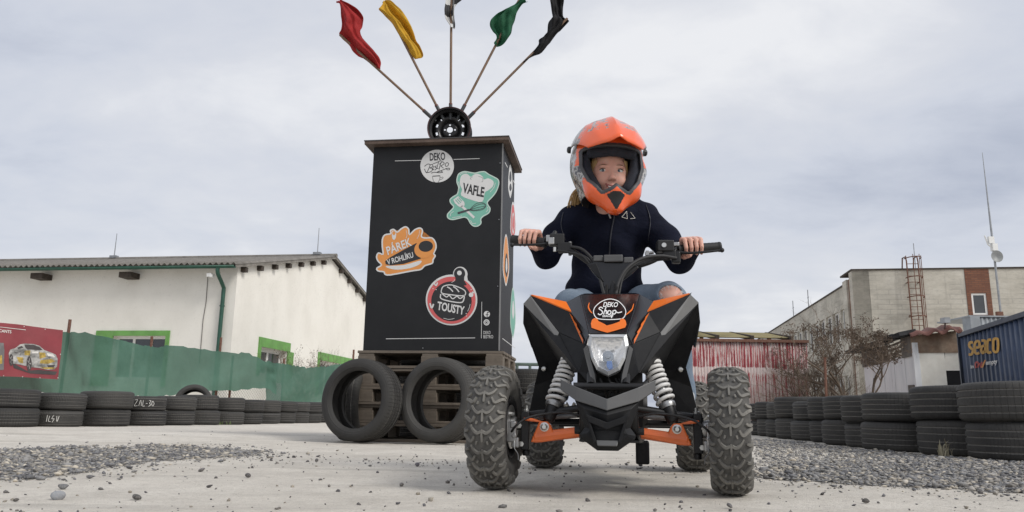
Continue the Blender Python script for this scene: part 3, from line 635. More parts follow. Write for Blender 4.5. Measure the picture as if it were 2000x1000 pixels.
mb = MB(); mb.box((BL / 2 + 0.3, 3.6, BH / 2 - 0.1), (BL - 1.2, 6.2, BH - 0.3)); mb.box((4.6, FL / 2, 3.4), (7.4, FL - 2, 6.6)); mb.build('interior', M_dark, bld)
# ladder with safety cage
lx0, _ = bx_(1782, 560); ltop = bx_(1770, 503)[1]; lad = MB(); zs = 2.4; sep = 0.26
for s_ in (-1, 1): lad.tube([(lx0 + s_ * sep, -0.28, zs), (lx0 + s_ * sep, -0.28, ltop - 0.25), (lx0 + s_ * sep, -0.2, ltop), (lx0 + s_ * sep, 0.25, ltop + 0.02), (lx0 + s_ * sep, 0.4, ltop - 0.5)], 0.032, 6)
lad = lad.build('ladder', M_rust, bld, smooth=60)
z = zs + 0.2
while z < ltop - 0.2: mb = MB(); mb.tube([(lx0 - sep, -0.28, z), (lx0 + sep, -0.28, z)], 0.017, 5); mb.build('rung', M_rust, lad); z += 0.3
zc2 = 3.2
while zc2 < ltop + 0.1:
    mb = MB(); mb.tube([(lx0 - 0.36 * math.cos(t), -0.28 - 0.62 * math.sin(t), zc2) for t in np.linspace(0, math.pi, 10)], 0.026, 5); mb.build('cage_hoop', M_rust, lad, smooth=60); zc2 += 0.95
for t in np.linspace(0.35, math.pi - 0.35, 4): mb = MB(); mb.tube([(lx0 - 0.36 * math.cos(t), -0.28 - 0.62 * math.sin(t), zz_) for zz_ in (3.2, ltop)], 0.018, 5); mb.build('cage_bar', M_rust, lad)
for zz_ in (3.4, 5.2, 6.8):
    mb = MB(); mb.bar((lx0 - sep, -0.28, zz_), (lx0 - sep, 0, zz_), 0.04, 0.04); mb.bar((lx0 + sep, -0.28, zz_), (lx0 + sep, 0, zz_), 0.04, 0.04); mb.build('bracket', M_rust, lad)
mb = MB(); mb.tube([(lx0 + 0.3, 0.2, BH), (lx0 + 0.3, 0.2, ltop + 0.75)], 0.02, 5); mb.build('lightning_rod', M_greysteel, bld)
for u, v in ((1535, 606), (1563, 590)):
    yb_, _ = by_(u, v); mb = MB(); mb.tube([(0.5, yb_, BH - 0.4), (0.5, yb_, BH + 1.0)], 0.03, 5); mb.box((0.5, yb_, BH + 0.5), (0.02, 0.5, 0.03)); mb.build('roof_aerial', M_greysteel, bld)
# ---- aerial mast with dish
mp = at(1955, 615, 33.0); mast = thing('aerial_mast', 'tall thin aerial mast with a small round grey dish', 'mast', (mp[0], 33.0, 0))
ztop = at(1918, 298, 33.0)[2]; zd = at(1943, 502, 33.0)[2]
mb = MB(); mb.tube([(0, 0, 0), (0, 0, zd + 1), (0.0, 0, ztop - 2.2), (0, 0, ztop)], [0.05, 0.045, 0.03, 0.012], 8); mb.build('pole', M_greysteel, mast, smooth=60)
M_dish = mat('grey_dish', (0.24, 0.25, 0.25), 0.5, 0.1, 0.08)
mb = MB(); mb.lathe([(0.0, 0.04), (0.15, 0.02), (0.25, -0.03), (0.265, -0.05), (0.25, -0.05), (0.15, 0.0), (0.0, 0.02)], (0.02, -0.12, zd), np.array([[1, 0, 0], [0, 0, 1], [0, 1, 0]]), 24, False); mb.build('dish', M_dish, mast, smooth=50)
mb = MB(); mb.tube([(0, -0.05, zd + 0.35), (-0.25, -0.05, zd + 0.55), (-0.35, -0.05, zd + 0.95)], 0.03, 6); mb.box((0, -0.06, zd + 0.42), (0.22, 0.2, 0.32)); mb.box((-0.1, -0.06, zd + 0.75), (0.24, 0.12, 0.3)); mb.build('antenna', M_white, mast)
mb = MB(); mb.box((-0.1, -0.06, zd - 2.55), (0.26, 0.14, 0.24)); mb.build('junction_box', M_rust, mast)

# ---- red corrugated shed wall with a lean-to roof
nb = NB('peeling_red_paint'); X_ = nb.xyz(); sk = nb.noise(1.0, 7, 0.75, nb.map(nb.obj, (26, 26, 1.1))); sk2 = nb.noise(1.0, 6, 0.7, nb.map(nb.obj, (60, 60, 6)))
z = nb.math('MULTIPLY', X_[2], 0.4); wav = nb.math('MULTIPLY', nb.noise(1.2, 3), 0.10); zz_ = nb.math('ADD', z, nb.math('SUBTRACT', wav, 0.05))
band = nb.ramp(zz_, (0.0, 0.10), (0.20, 0.22), (0.30, 0.40), (0.48, 0.52), (0.53, 0.26), (0.57, 0.22), (0.585, 0.58), (0.80, 0.50), (0.86, 0.40))
sm = nb.math('GREATER_THAN', nb.math('ADD', band, nb.math('MULTIPLY', nb.math('SUBTRACT', sk, 0.5), 2.6)), 0.52)
base = nb.ramp(sk2, (0.3, (0.38, 0.32, 0.31)), (0.5, (0.54, 0.47, 0.45)), (0.66, (0.36, 0.20, 0.17)))
red = nb.ramp(nb.noise(3, 5), (0.35, (0.19, 0.020, 0.028)), (0.65, (0.26, 0.036, 0.044))); M_redwall = nb.done(nb.mix(sm, base, red), 0.75)
RY = 19.0; ra = at(1330, 700, RY); rb = at(1577, 690, RY); zt = at(1460, 668, RY)[2]
shed = thing('red_shed', 'red and white peeling corrugated metal shed with open rafters above', 'shed', (ra[0], RY, 0))
Wd = rb[0] - ra[0]; x, dz = corr(0, Wd, 0.076, 0.012, 6)
mb = MB(); mb.grid(np.array([[(xx, d, zq) for zq in (0.0, zt * 0.5, zt)] for xx, d in zip(x, dz)])); mb.build('front_wall', M_redwall, shed, smooth=70, solid=-0.003, recalc=False)
mb = MB(); x2, dz2 = corr(0, 3.0, 0.076, 0.012, 6); mb.grid(np.array([[(Wd + d, xx, zq) for zq in (0.0, zt)] for xx, d in zip(x2, dz2)])); mb.build('side_wall', M_redwall, shed, smooth=70, solid=-0.003, recalc=False)
mb = MB(); mb.box((Wd / 2, -0.02, zt + 0.03), (Wd + 0.06, 0.09, 0.07)); mb.build('top_rail', M_rust, shed)
M_grp = mat('yellowed_roof_sheet', (0.22, 0.185, 0.085), 0.6, 0, 0.25, 2, dust=0.3, dustc=(0.12, 0.11, 0.06), stretch=(1, 1, 12))
rr0 = at(1352, 655, RY)[0] - ra[0] - 0.6; rr1 = at(1552, 652, RY)[0] - ra[0]
xg, dzg = corr(0, 1.7, 0.10, 0.02, 6)   # corrugation runs sideways under the lean-to
mb = MB(); mb.grid(np.array([[(xx, yy_ + 0.1, zt + 0.12 + 0.30 * yy_ / 1.7 + d) for xx in (rr0, rr1)] for yy_, d in zip(xg, dzg)])); mb.build('lean_to_roof', M_grp, shed, smooth=60, solid=-0.006, recalc=False)
for u in (1402, 1470, 1546):
    xr = at(u, 655, RY)[0] - ra[0]; mb = MB(); mb.bar((xr, 0.0, zt + 0.10), (xr, 1.9, zt + 0.40), 0.07, 0.12); mb.build('rafter', M_oldwood, shed)
for u in (1404, 1548): xr = at(u, 655, RY)[0] - ra[0]; mb = MB(); mb.box((xr, 1.75, (zt + 0.3) / 2), (0.09, 0.09, zt + 0.3)); mb.build('post', M_rust, shed)
mb = MB(); mb.box((Wd / 2, 3.0, zt / 2), (Wd, 0.05, zt)); mb.build('rear_wall', M_redwall, shed)

# ---- white ramshackle shed
nb = NB('grey_white_boards'); X_ = nb.xyz(); s1 = nb.noise(1, 7, 0.7, nb.map(nb.obj, (6, 6, 0.7))); c = nb.ramp(s1, (0.3, (0.60, 0.61, 0.63)), (0.55, (0.74, 0.75, 0.76)), (0.75, (0.79, 0.79, 0.78)))
c = nb.mix(nb.ramp(nb.noise(1, 7, 0.8, nb.map(nb.obj, (9, 9, 0.9), (3, 1, 2))), (0.60, 0.0), (0.68, 0.8)), c, (0.24, 0.17, 0.12)); M_boards = nb.done(c, 0.8)
M_cream = mat('cream_panel', (0.80, 0.775, 0.70), 0.7, 0, 0.06, 3, dust=0.25, dustc=(0.45, 0.38, 0.28))
M_rustpanel = mat('rust_stained_sheet', (0.24, 0.18, 0.13), 0.85, 0, 0.3, 4, 0.2, 30, dust=0.75, dustc=(0.12, 0.045, 0.02), ds=2.5)
M_rustroof = mat('red_brown_roof_sheet', (0.15, 0.06, 0.045), 0.75, 0, 0.35, 5, 0.3, 40)
M_bitumen = mat('torn_black_roofing_felt', (0.025, 0.025, 0.027), 0.95, 0, 0.4, 8, 0.6, 30)
M_grayboard = mat('weathered_grey_board', (0.16, 0.145, 0.13), 0.9, 0, 0.3, 8, 0.4, 60, stretch=(1, 1, 0.2))
hut = thing('white_hut', 'ramshackle whitish hut with sagging roof beside the blue container', 'shed', at(1796, 780, 18.6) * A(1, 1, 0))
h0 = XF[hut.name][0]; c_ = A(0, 0, 0); l_ = at(1692, 780, 20.6) * A(1, 1, 0) - h0; r_ = at(1880, 780, 18.3) * A(1, 1, 0) - h0
zwl = at(1692, 714, 20.6)[2]; zwc = at(1796, 690, 18.6)[2]; zrl = at(1690, 688, 20.6)[2]; zrc = at(1790, 650, 18.6)[2]; zrr = at(1876, 640, 18.3)[2]
nl = 5
for i in range(nl):                      # boards of the left side
    a, b = l_ * (1 - i / nl), l_ * (1 - (i + 1) / nl) ; g_ = (b - a) * 0.015; za = zwl + (zwc - zwl) * i / nl; zb = zwl + (zwc - zwl) * (i + 1) / nl; nn = nrm(np.cross(l_, (0, 0, 1))); nn = nn if nn[1] < 0 else -nn
    mb = MB(); mb.prism([a + g_, b - g_, b - g_ + A(0, 0, zb), a + g_ + A(0, 0, za)], -nn * (0.03 + 0.012 * (i % 2))); mb.build('board', M_boards, hut)
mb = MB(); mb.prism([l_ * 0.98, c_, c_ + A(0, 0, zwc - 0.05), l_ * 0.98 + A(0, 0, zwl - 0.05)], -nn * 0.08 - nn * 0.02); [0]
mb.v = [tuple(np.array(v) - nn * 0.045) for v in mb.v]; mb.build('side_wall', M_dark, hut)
for i, (t0, t1, m_) in enumerate(((0.0, 0.28, M_grayboard), (0.28, 0.52, M_grayboard), (0.78, 1.02, M_grayboard))):       # upper boarding
    a, b = l_ * (1 - t0), l_ * (1 - t1); za = zwl + (zwc - zwl) * t0; zb = zwl + (zwc - zwl) * t1; ta = zrl + (zrc - zrl) * t0 - 0.05; tb = zrl + (zrc - zrl) * t1 - 0.05
    mb = MB(); mb.prism([a + A(0, 0, za - 0.05), b + A(0, 0, zb - 0.05), b + A(0, 0, tb), a + A(0, 0, ta)], nn * 0.04); mb.build('board', m_, hut)
for k in range(4):
    a, b = l_ * 0.48, l_ * 0.22; zl = zwl + (zwc - zwl) * 0.6 + 0.08 + k * 0.11; mb = MB(); mb.bar(a + A(0, 0, zl), b + A(0, 0, zl + 0.09), 0.03, 0.05); mb.build('louvre', M_grayboard, hut)
fr = r_ - c_; fd = nrm(fr); fn_ = nrm(np.cross((0, 0, 1), fr)); fn_ = fn_ if fn_[1] < 0 else -fn_; FW = np.linalg.norm(fr)
mb = MB(); mb.prism([c_ + fd * 0.02, c_ + fd * FW * 0.68, c_ + fd * FW * 0.68 + A(0, 0, zwc), c_ + fd * 0.02 + A(0, 0, zwc)], fn_ * 0.03); mb.build('front_panel', M_cream, hut)
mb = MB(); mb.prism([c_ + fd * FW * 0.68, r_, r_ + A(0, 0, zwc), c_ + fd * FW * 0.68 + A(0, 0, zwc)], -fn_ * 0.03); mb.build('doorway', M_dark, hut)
mb = MB(); mb.prism([c_ + fd * FW * 0.66 + A(0, 0, zwc - 0.42), r_ + A(0, 0, zwc - 0.42), r_ + A(0, 0, zwc), c_ + fd * FW * 0.70 + A(0, 0, zwc)], fn_ * 0.02); mb.build('lintel_panel', M_cream, hut)
mb = MB(); mb.bar(c_ + fd * 0.0 + fn_ * 0.04, c_ + fn_ * 0.04 + A(0, 0, zwc + 0.25), 0.14, 0.06, (0, 1, 0)); mb.build('corner_post', M_boards, hut)
mb = MB(); mb.prism([c_ - fd * 0.08 + A(0, 0, zwc + 0.0), r_ + A(0, 0, zwc + 0.0), r_ + A(0, 0, zrr - 0.08), c_ - fd * 0.08 + A(0, 0, zrc - 0.08)], fn_ * 0.05); mb.build('fascia_panel', M_rustpanel, hut)
us = np.linspace(-0.12, 1.1, 26); mb = MB()
mb.grid(np.array([[c_ + fd * FW * t + fn_ * o_ + A(0, 0, zrc + (zrr - zrc) * t + 0.05 * math.sin(t * 17) * (0.4 + t) - 0.10 * (o_ > 0.1) + 0.1 * (o_ < -0.1)) for o_ in (0.30, 0.1, -0.7, -1.6)] for t in us])); mb.build('roof_sheet', M_rustroof, hut, smooth=50, solid=-0.02, recalc=False)
for i in range(9):                       # torn felt edge down the left side
    t = i / 9; a = l_ * (1.04 - t * 1.05); zz_ = zrl + (zrc - zrl) * t; mb = MB(); r = random.Random(i)
    mb.box(a * 0.97 - l_ * 0.03 + nn * (0.12 + 0.1 * r.random()) + A(0, 0, zz_ + 0.02), (np.linalg.norm(l_) / 9 * 1.15, 0.5, 0.05 + 0.05 * r.random()), rotz(math.atan2(-l_[1], -l_[0])) @ np.array(Matrix.Rotation(-0.2 + 0.2 * r.random(), 3, 'Y')) @ np.array(Matrix.Rotation(0.3 * r.random(), 3, 'X'))); mb.build('roofing_felt', M_bitumen, hut)
mb = MB(); mb.box(c_ - fn_ * 0.0 + l_ * 0.10 + nn * 0.02 + A(0, 0, 0.9), (0.2, 0.06, 0.36), rotz(math.atan2(-l_[1], -l_[0]))); mb.build('meter_box', M_grayboard, hut)
mb = MB(); mb.box(r_ - fd * 0.25 + fn_ * 0.3 + A(0, 0, zrr + 0.14), (0.13, 0.2, 0.13)); mb.tube([r_ - fd * 0.25 + A(0, 0, zrr - 0.1), r_ - fd * 0.25 + fn_ * 0.3 + A(0, 0, zrr + 0.1)], 0.02, 5); mb.build('flood_lamp', M_greysteel, hut)

# ---- blue shipping container
M_blue = mat('navy_container_paint', (0.030, 0.052, 0.105), 0.5, 0.0, 0.14, 3, dust=0.28, dustc=(0.10, 0.11, 0.14), ds=2.0)
M_bluedk = mat('dark_container_frame', (0.028, 0.038, 0.06), 0.5, 0, 0.15, dust=0.3, dustc=(0.12, 0.12, 0.13))
pA = at(1876, 700, 20.4) * A(1, 1, 0); pB = at(1996, 700, 16.5) * A(1, 1, 0); dd = nrm(pB - pA); CL, CH = 6.06, 2.59
zt_ = at(1876, 652, 20.4)[2]; zbase = zt_ - CH
cont = thing('shipping_container', 'dark blue corrugated shipping container with yellow lettering', 'container', pA + A(0, 0, 0), math.atan2(dd[1], dd[0]))
# local x along the side towards the camera, local -y ... faces the camera side
nside = -1 if (rotz(math.atan2(dd[1], dd[0])) @ A(0, -1, 0)) @ (-(pA)) > 0 else 1
CW = 2.44; x, dz = corr(0.16, CL - 0.16, 0.28, 0.018, 8, True)
for yv, nm in ((0, 'side_panel'), (-nside * CW, 'side_panel')):
    mb = MB(); mb.grid(np.array([[(xx, yv + nside * d, zq) for zq in (zbase + 0.15, zbase + 1.3, zbase + CH - 0.11)] for xx, d in zip(x, dz)])); mb.build(nm, M_blue, cont, smooth=25, solid=-0.004, recalc=False)
for yv in (0, -nside * CW):
    for zq, hh in ((zbase + 0.08, 0.16), (zbase + CH - 0.055, 0.11)): mb = MB(); mb.box((CL / 2, yv + nside * 0.012, zq), (CL, 0.10, hh)); mb.build('rail', M_bluedk, cont, bevel=0.006)
    for xv in (0.08, CL - 0.08): mb = MB(); mb.box((xv, yv + nside * 0.018, zbase + CH / 2), (0.17, 0.12, CH + 0.01)); mb.build('corner_post', M_bluedk, cont, bevel=0.006)
mb = MB(); mb.box((CL / 2, -nside * CW / 2, zbase + CH - 0.03), (CL - 0.02, CW, 0.03)); mb.build('roof', M_blue, cont)
for xv in (0.03, CL - 0.03): mb = MB(); mb.box((xv, -nside * CW / 2, zbase + CH / 2), (0.04, CW - 0.1, CH - 0.1)); mb.build('end_wall', M_blue, cont)
Lc, Rc = XF[cont.name]; sp0 = Lc + Rc @ A(0, nside * 0.022, 0); spn = Rc @ A(0, nside, 0)
M_yel = mat('yellow_lettering', (0.62, 0.34, 0.045), 0.6, 0, 0.08); M_wlet = mat('white_lettering', (0.78, 0.78, 0.76), 0.6, 0, 0.04); M_rlet = mat('red_lettering', (0.5, 0.03, 0.02), 0.6, 0, 0.05); M_olet = mat('orange_mark', (0.8, 0.3, 0.04), 0.6, 0, 0.05)
pr = Print(sp0, spn, 0.002)
# heavy rounded lower-case letters drawn as strokes
def letters(pr, polys, wd, layer=0):
    mb = MB()
    for p in polys: pr.stroke(p, wd, layer, 6 if len(p) > 2 else 0, mb)
    return mb
T = lambda u, v: (1892 + u * 57, 697 - u * 5 - (v * (33 + 3 * u)) )
s_ = lambda *pts: [T(a, b) for a, b in pts]
mb = letters(pr, [s_((0.15, 0.82), (0.05, 0.84), (0.02, 0.66), (0.08, 0.5), (0.15, 0.36), (0.1, 0.14), (0.0, 0.14)), s_((0.22, 0.5), (0.36, 0.52), (0.36, 0.80), (0.28, 0.86), (0.21, 0.72), (0.21, 0.3), (0.27, 0.15), (0.37, 0.18)),
                  s_((0.44, 0.86), (0.54, 0.84), (0.57, 0.7), (0.57, 0.14)), s_((0.57, 0.56), (0.46, 0.52), (0.43, 0.32), (0.48, 0.15), (0.57, 0.28)), s_((0.77, 0.84), (0.67, 0.84), (0.64, 0.65), (0.64, 0.32), (0.68, 0.14), (0.78, 0.16)),
                  s_((0.84, 0.5), (0.85, 0.8), (0.92, 0.87), (1.0, 0.78), (1.0, 0.25), (0.93, 0.13), (0.85, 0.24), (0.84, 0.5))], 5.0)
mb.build('lettering', M_yel, cont, world=True, recalc=False)
mb = MB(); pr.text('in', (1896, 720), (1902, 719), (1896, 713), 0, 0.03, mb); pr.text('empty', (1926, 716), (1948, 713), (1926, 705), 0, 0.03, mb); mb.build('lettering', M_wlet, cont, world=True, recalc=False)
mb = MB(); pr.stroke([(1906, 719), (1905, 710), (1909, 707), (1911, 712), (1910, 718)], 3, 0, 5, mb); pr.stroke([(1913, 709), (1915, 718), (1918, 707)], 3, 0, 0, mb); mb.build('lettering', M_rlet, cont, world=True, recalc=False)
mb = MB(); pr.poly([(1916, 718), (1923, 703), (1926, 703), (1920, 718)], 0, 0, mb); mb.build('lettering', M_olet, cont, world=True, recalc=False)
mb = MB(); pr.poly([(1879, 656), (1882, 651), (1886, 650), (1883, 655)], 0, 0, mb); pr.poly([(1885, 655), (1887, 650), (1891, 649), (1889, 654)], 0, 0, mb); mb.build('corner_mark', M_yel, cont, world=True, recalc=False)
# ---- grey metal cabin behind the container
gp_ = at(1903, 700, 27) * A(1, 1, 0); zt2 = at(1930, 619, 27)[2]; gcab = thing('metal_cabin', 'light grey corrugated metal cabin peeking over the blue container', 'cabin', gp_)
M_galv = mat('galvanised_sheet', (0.27, 0.29, 0.31), 0.5, 0.35, 0.15, 2)
wq = at(1972, 620, 27)[0] - gp_[0]; x, dz = corr(0.3, wq, 0.16, 0.02, 6); mb = MB(); mb.grid(np.array([[(xx, d, zq) for zq in (0, zt2)] for xx, d in zip(x, dz)])); mb.build('wall', M_galv, gcab, smooth=60, solid=-0.004, recalc=False)
mb = MB(); mb.box((0.15, 0.2, zt2 / 2), (0.34, 0.5, zt2 - 0.01)); mb.build('corner_panel', M_galv, gcab)
mb = MB(); mb.box((wq / 2, 1.0, zt2 + 0.02), (wq + 0.1, 2.1, 0.05)); mb.build('roof', M_galv, gcab)
# ================================================================== NETTING FENCE AND BANNER
nb = NB('green_shade_net'); f1 = nb.noise(7, 6, 0.7); wv = nb.noise(1, 5, 0.6, nb.map(nb.obj, (40, 40, 260)))
c = nb.ramp(nb.noise(0.9, 6), (0.3, (0.036, 0.095, 0.066)), (0.55, (0.055, 0.130, 0.092)), (0.75, (0.085, 0.175, 0.13)))
nb.done(nb.mix(nb.ramp(wv, (0.45, 0.0), (0.7, 0.35)), c, (0.11, 0.23, 0.17)), 0.85); nb.b.inputs['Alpha'].default_value = 0.94
nb.b.inputs['Subsurface Weight'].default_value = 0.0; M_net = MATS['green_shade_net']
netf = thing('netting_fence', 'green shade netting fence on rusty posts behind the left tyre row', 'fence', at(125, 700, 15.3) * A(1, 1, 0))
def netting(cols, name, seed):     # cols: (px, Y, top px, bottom px)
    cols = np.array(cols, float); t = np.linspace(0, 1, len(cols)); tt = np.linspace(0, 1, 70); C = np.stack([np.interp(tt, t, cols[:, i]) for i in range(4)], 1); n = 12; P = np.zeros((70, n, 3)); r = np.random.default_rng(seed)
    for i, (u, Yq, a, b) in enumerate(C):
        top = at(u, a + r.normal(0, 1.0), Yq); bot = at(u, b + r.normal(0, 1.2), Yq)
        for j in range(n):
            s_ = j / (n - 1); q = top * (1 - s_) + bot * s_; q[1] += 0.20 * (mnoise.noise(Vector((u * 0.018, s_ * 1.6 + u * 0.01, seed))) + 0.6 * mnoise.noise(Vector((u * 0.06 + s_ * 2, s_ * 3, seed + 5))) + 0.035 * mnoise.noise(Vector((u * 0.16 + s_ * 5, s_ * 9 - u * 0.07, seed + 9)))); P[i, j] = q
    mb = MB(); mb.grid(P); return mb.build(name, M_net, netf, smooth=80, world=True, recalc=False)
netting([(-60, 14.95, 640, 758), (60, 15.6, 642, 762), (125, 15.9, 648, 775), (160, 16.0, 650, 778), (224, 16.4, 661, 778), (280, 17.0, 675, 775), (296, 17.2, 678, 778), (332, 17.6, 673, 772), (392, 18.6, 682, 764), (440, 19.5, 688, 762), (482, 20.2, 690, 760), (525, 21.0, 707, 758), (540, 21.2, 716, 772)], 'netting', 3)
netting([(520, 22.2, 706, 792), (560, 22.6, 712, 795), (600, 23.2, 718, 795), (640, 24.0, 714, 793), (680, 24.8, 709, 790), (720, 25.6, 709, 790)], 'netting', 8)
mb = MB(); 
for u, Yq, v in ((137, 15.9, 624), (297, 17.3, 657), (432, 19.4, 659), (691, 25.0, 683), (555, 22.6, 700), (455, 19.9, 694), (8, 15.3, 634)):
    p = at(u, v, Yq + 0.1); m_ = MB(); m_.tube([(p[0], p[1], 0), (p[0], p[1], p[2])], 0.032, 8); m_.build('post', M_rust, netf, smooth=60, world=True)
M_wire = mat('galvanised_wire', (0.28, 0.29, 0.29), 0.5, 0.5, 0.1)
wa, wb = at(412, 780, 19.6), at(548, 780, 21.8); wa[2] = 0; wb[2] = 0; dv = wb - wa; Lw = np.linalg.norm(dv); dv /= Lw; mb = MB(); st_ = 0.09; hh = 1.0; k = int((Lw + hh) / st_)
for i in range(k):
    for s_ in (0, 1):
        x0 = i * st_ - hh; a, b = max(0, x0), min(Lw, x0 + hh)
        if b <= a: continue
        za, zb = a - x0, b - x0
        if s_: za, zb = hh - za, hh - zb
        mb.tube([wa + dv * a + A(0, 0, za), wa + dv * b + A(0, 0, zb)], 0.004, 3, caps=False)
mb.build('wire_mesh', M_wire, netf, world=True)
# banner
bp0 = at(0, 690, 14.55); bp1 = at(123, 690, 15.15); bn = nrm(np.cross(bp1 - bp0, (0, 0, 1))); bn = bn if bn[1] < 0 else -bn
M_vinyl = mat('faded_red_vinyl', (0.24, 0.035, 0.045), 0.45, 0, 0.18, 1.2, dust=0.35, dustc=(0.30, 0.10, 0.10), ds=1.5)
ban = thing('vinyl_banner', 'dark red vinyl banner with a silver and gold sports car', 'banner', bp0 * A(1, 1, 0)); pr = Print(bp0, bn, 0.006)
ed = [(-130, 622), (-60, 626), (-20, 629), (10, 631), (40, 634), (60, 637), (90, 641), (123, 645), (121, 670), (118, 700), (113, 741), (80, 739), (40, 736), (0, 735), (-60, 733), (-130, 731)]
mb = MB(); Print(bp0, bn, 0.0).poly(ed, 0, 0, mb); mb.build('sheet', M_vinyl, ban, world=True, solid=-0.004, recalc=False)
M_silver = mat('print_silver', (0.30, 0.295, 0.28), 0.5, 0, 0.65, 9); M_gold = mat('print_gold', (0.36, 0.25, 0.05), 0.5, 0, 0.6, 9); M_pdark = mat('print_dark', (0.055, 0.045, 0.045), 0.5, 0, 0.3, 4); M_pwhite = mat('print_white', (0.66, 0.64, 0.60), 0.5, 0, 0.1); M_pgrey = mat('print_grey', (0.16, 0.15, 0.15), 0.5, 0, 0.2)
Zb = lambda L: [(x / 5.5556, 600 + y / 5.5556) for x, y in L]
def lay(parent, m, layer, polys, strokes=(), pr=pr, name='print'):
    for p in polys: mb = MB(); pr.poly(p, layer, 0, mb); mb.build(name, m, parent, world=True, recalc=False)
    for p, wd in strokes: mb = MB(); pr.stroke(p, wd, layer, 5, mb); mb.build(name, m, parent, world=True, recalc=False)
lay(ban, M_pdark, 3, [Zb([(130, 600), (290, 690), (420, 680), (620, 700), (600, 735), (330, 720), (150, 660)])])
lay(ban, M_silver, 4, [Zb([(95, 500), (110, 460), (165, 445), (215, 405), (270, 393), (370, 400), (430, 420), (480, 465), (560, 495), (605, 515), (625, 560), (620, 640), (590, 675), (520, 680), (430, 660), (330, 650), (290, 640), (200, 620), (130, 610), (98, 560)])])
lay(ban, M_pdark, 5, [Zb([(265, 408), (360, 408), (425, 432), (465, 466), (390, 465), (300, 458), (275, 440)]), Zb([(185, 440), (235, 420), (255, 440), (200, 455)]), Zb([(150, 490), (230, 480), (170, 498)]), Zb([(510, 630), (600, 625), (580, 655), (520, 655)])])
lay(ban, M_gold, 5, [Zb([(265, 470), (330, 470), (325, 525), (265, 520)]), Zb([(180, 540), (250, 545), (250, 610), (205, 600)]), Zb([(425, 490), (490, 495), (500, 540), (430, 560)]), Zb([(440, 575), (560, 560), (600, 590), (520, 615), (430, 610)]), Zb([(430, 650), (600, 655), (580, 672), (480, 670)])])
for c_, rx, ry in (((121, 573), 22, 64), ((316, 612), 28, 80)):
    lay(ban, M_pdark, 6, [Zb([(c_[0] + rx * math.cos(a), c_[1] + ry * math.sin(a)) for a in np.linspace(0, 2 * math.pi, 24)[:-1]])])
    lay(ban, M_silver, 7, [Zb([(c_[0] + rx * .7 * math.cos(a + s_), c_[1] + ry * .75 * math.sin(a + s_)) for s_, a in ((-.18, t), (.18, t))] + [c_]) for t in np.linspace(0, 2 * math.pi, 6)[:-1]])
lay(ban, M_pwhite, 5, [Zb([(345, 480), (420, 480), (415, 500), (350, 500)]), Zb([(505, 495), (575, 512), (600, 540), (520, 530)])], [(Zb([(0, 215), (280, 247)]), 1.0)])
mb = MB(); pr.text('LUBRICANTS', *Zb([(-120, 258), (122, 285), (-118, 225)]), 4, 0.02, mb); mb.build('lettering', M_pwhite, ban, world=True, recalc=False)
lay(ban, M_pgrey, 4, [Zb([(-120, 380), (40, 388), (48, 470), (40, 680), (-120, 690)])]); lay(ban, M_gold, 5, [Zb([(-100, 560), (20, 520), (25, 610), (-100, 640)])])
for k, (u, v) in enumerate(((7, 734), (44, 736), (78, 738), (113, 738), (118, 692), (47, 638), (88, 643))): mb = MB(); pr.disc((u, v), 0.9, None, 6, 10, mb); mb.build('eyelet', M_pwhite, ban, world=True, recalc=False)

# ================================================================== TYRES
def tyre_mat(name, freq, chev, thr, R, base=(0.017, 0.017, 0.0175), dust=0.5):
    nb = NB(name); x, y, z = nb.xyz(); ang = nb.math('ARCTAN2', y, x); zc = nb.math('ABSOLUTE', z)
    ph = nb.math('FRACT', nb.math('ADD', nb.math('MULTIPLY', ang, freq / (2 * math.pi)), nb.math('MULTIPLY', zc, chev)))
    rr = nb.math('SQRT', nb.math('ADD', nb.math('MULTIPLY', x, x), nb.math('MULTIPLY', y, y)))
    tread = nb.ramp(nb.math('MULTIPLY', nb.math('SUBTRACT', rr, R - 0.035), 28.0), (0.4, 0.0), (0.6, 1.0)); gro = nb.ramp(ph, (0.0, 1.0), (thr, 1.0), (thr + 0.05, 0.0), (0.95, 0.0))
    n1 = nb.noise(3.5, 7, 0.7); n2 = nb.noise(18, 8, 0.75)
    c = nb.mix(nb.ramp(n1, (0.36, 0.0), (0.72, dust)), base, (0.085, 0.081, 0.075)); c = nb.mix(nb.ramp(n2, (0.56, 0.0), (0.76, dust * 0.6)), c, (0.12, 0.113, 0.102))
    gd_ = nb.math('MULTIPLY', nb.ramp(nb.math('MULTIPLY', nb.math('SUBTRACT', R - 0.0005, rr), 60.0), (0.16, 0.0), (0.36, 0.8), (0.62, 0.8), (0.72, 0.0)), nb.ramp(zc, (0.070, 1.0), (0.074, 0.0))); c = nb.mix(nb.math('MULTIPLY', nb.N.new('ShaderNodeObjectInfo').outputs['Random'], 0.30), c, (0.115, 0.11, 0.10)); c = nb.mix(gd_, c, (0.24, 0.23, 0.215)); gm = nb.math('MULTIPLY', gro, tread); ring = nb.math('SINE', nb.math('MULTIPLY', rr, 420.0))
    nb.bump(nb.math('ADD', nb.math('MULTIPLY', gm, -1.0), nb.math('ADD', nb.math('MULTIPLY', n2, 0.25), nb.math('MULTIPLY', nb.math('MULTIPLY', ring, nb.math('SUBTRACT', 1.0, tread)), 0.06))), 0.9, 0.006)
    return nb.done(c, nb.ramp(n1, (0.3, 0.62), (0.7, 0.85)), **{'Specular IOR Level': 0.35})
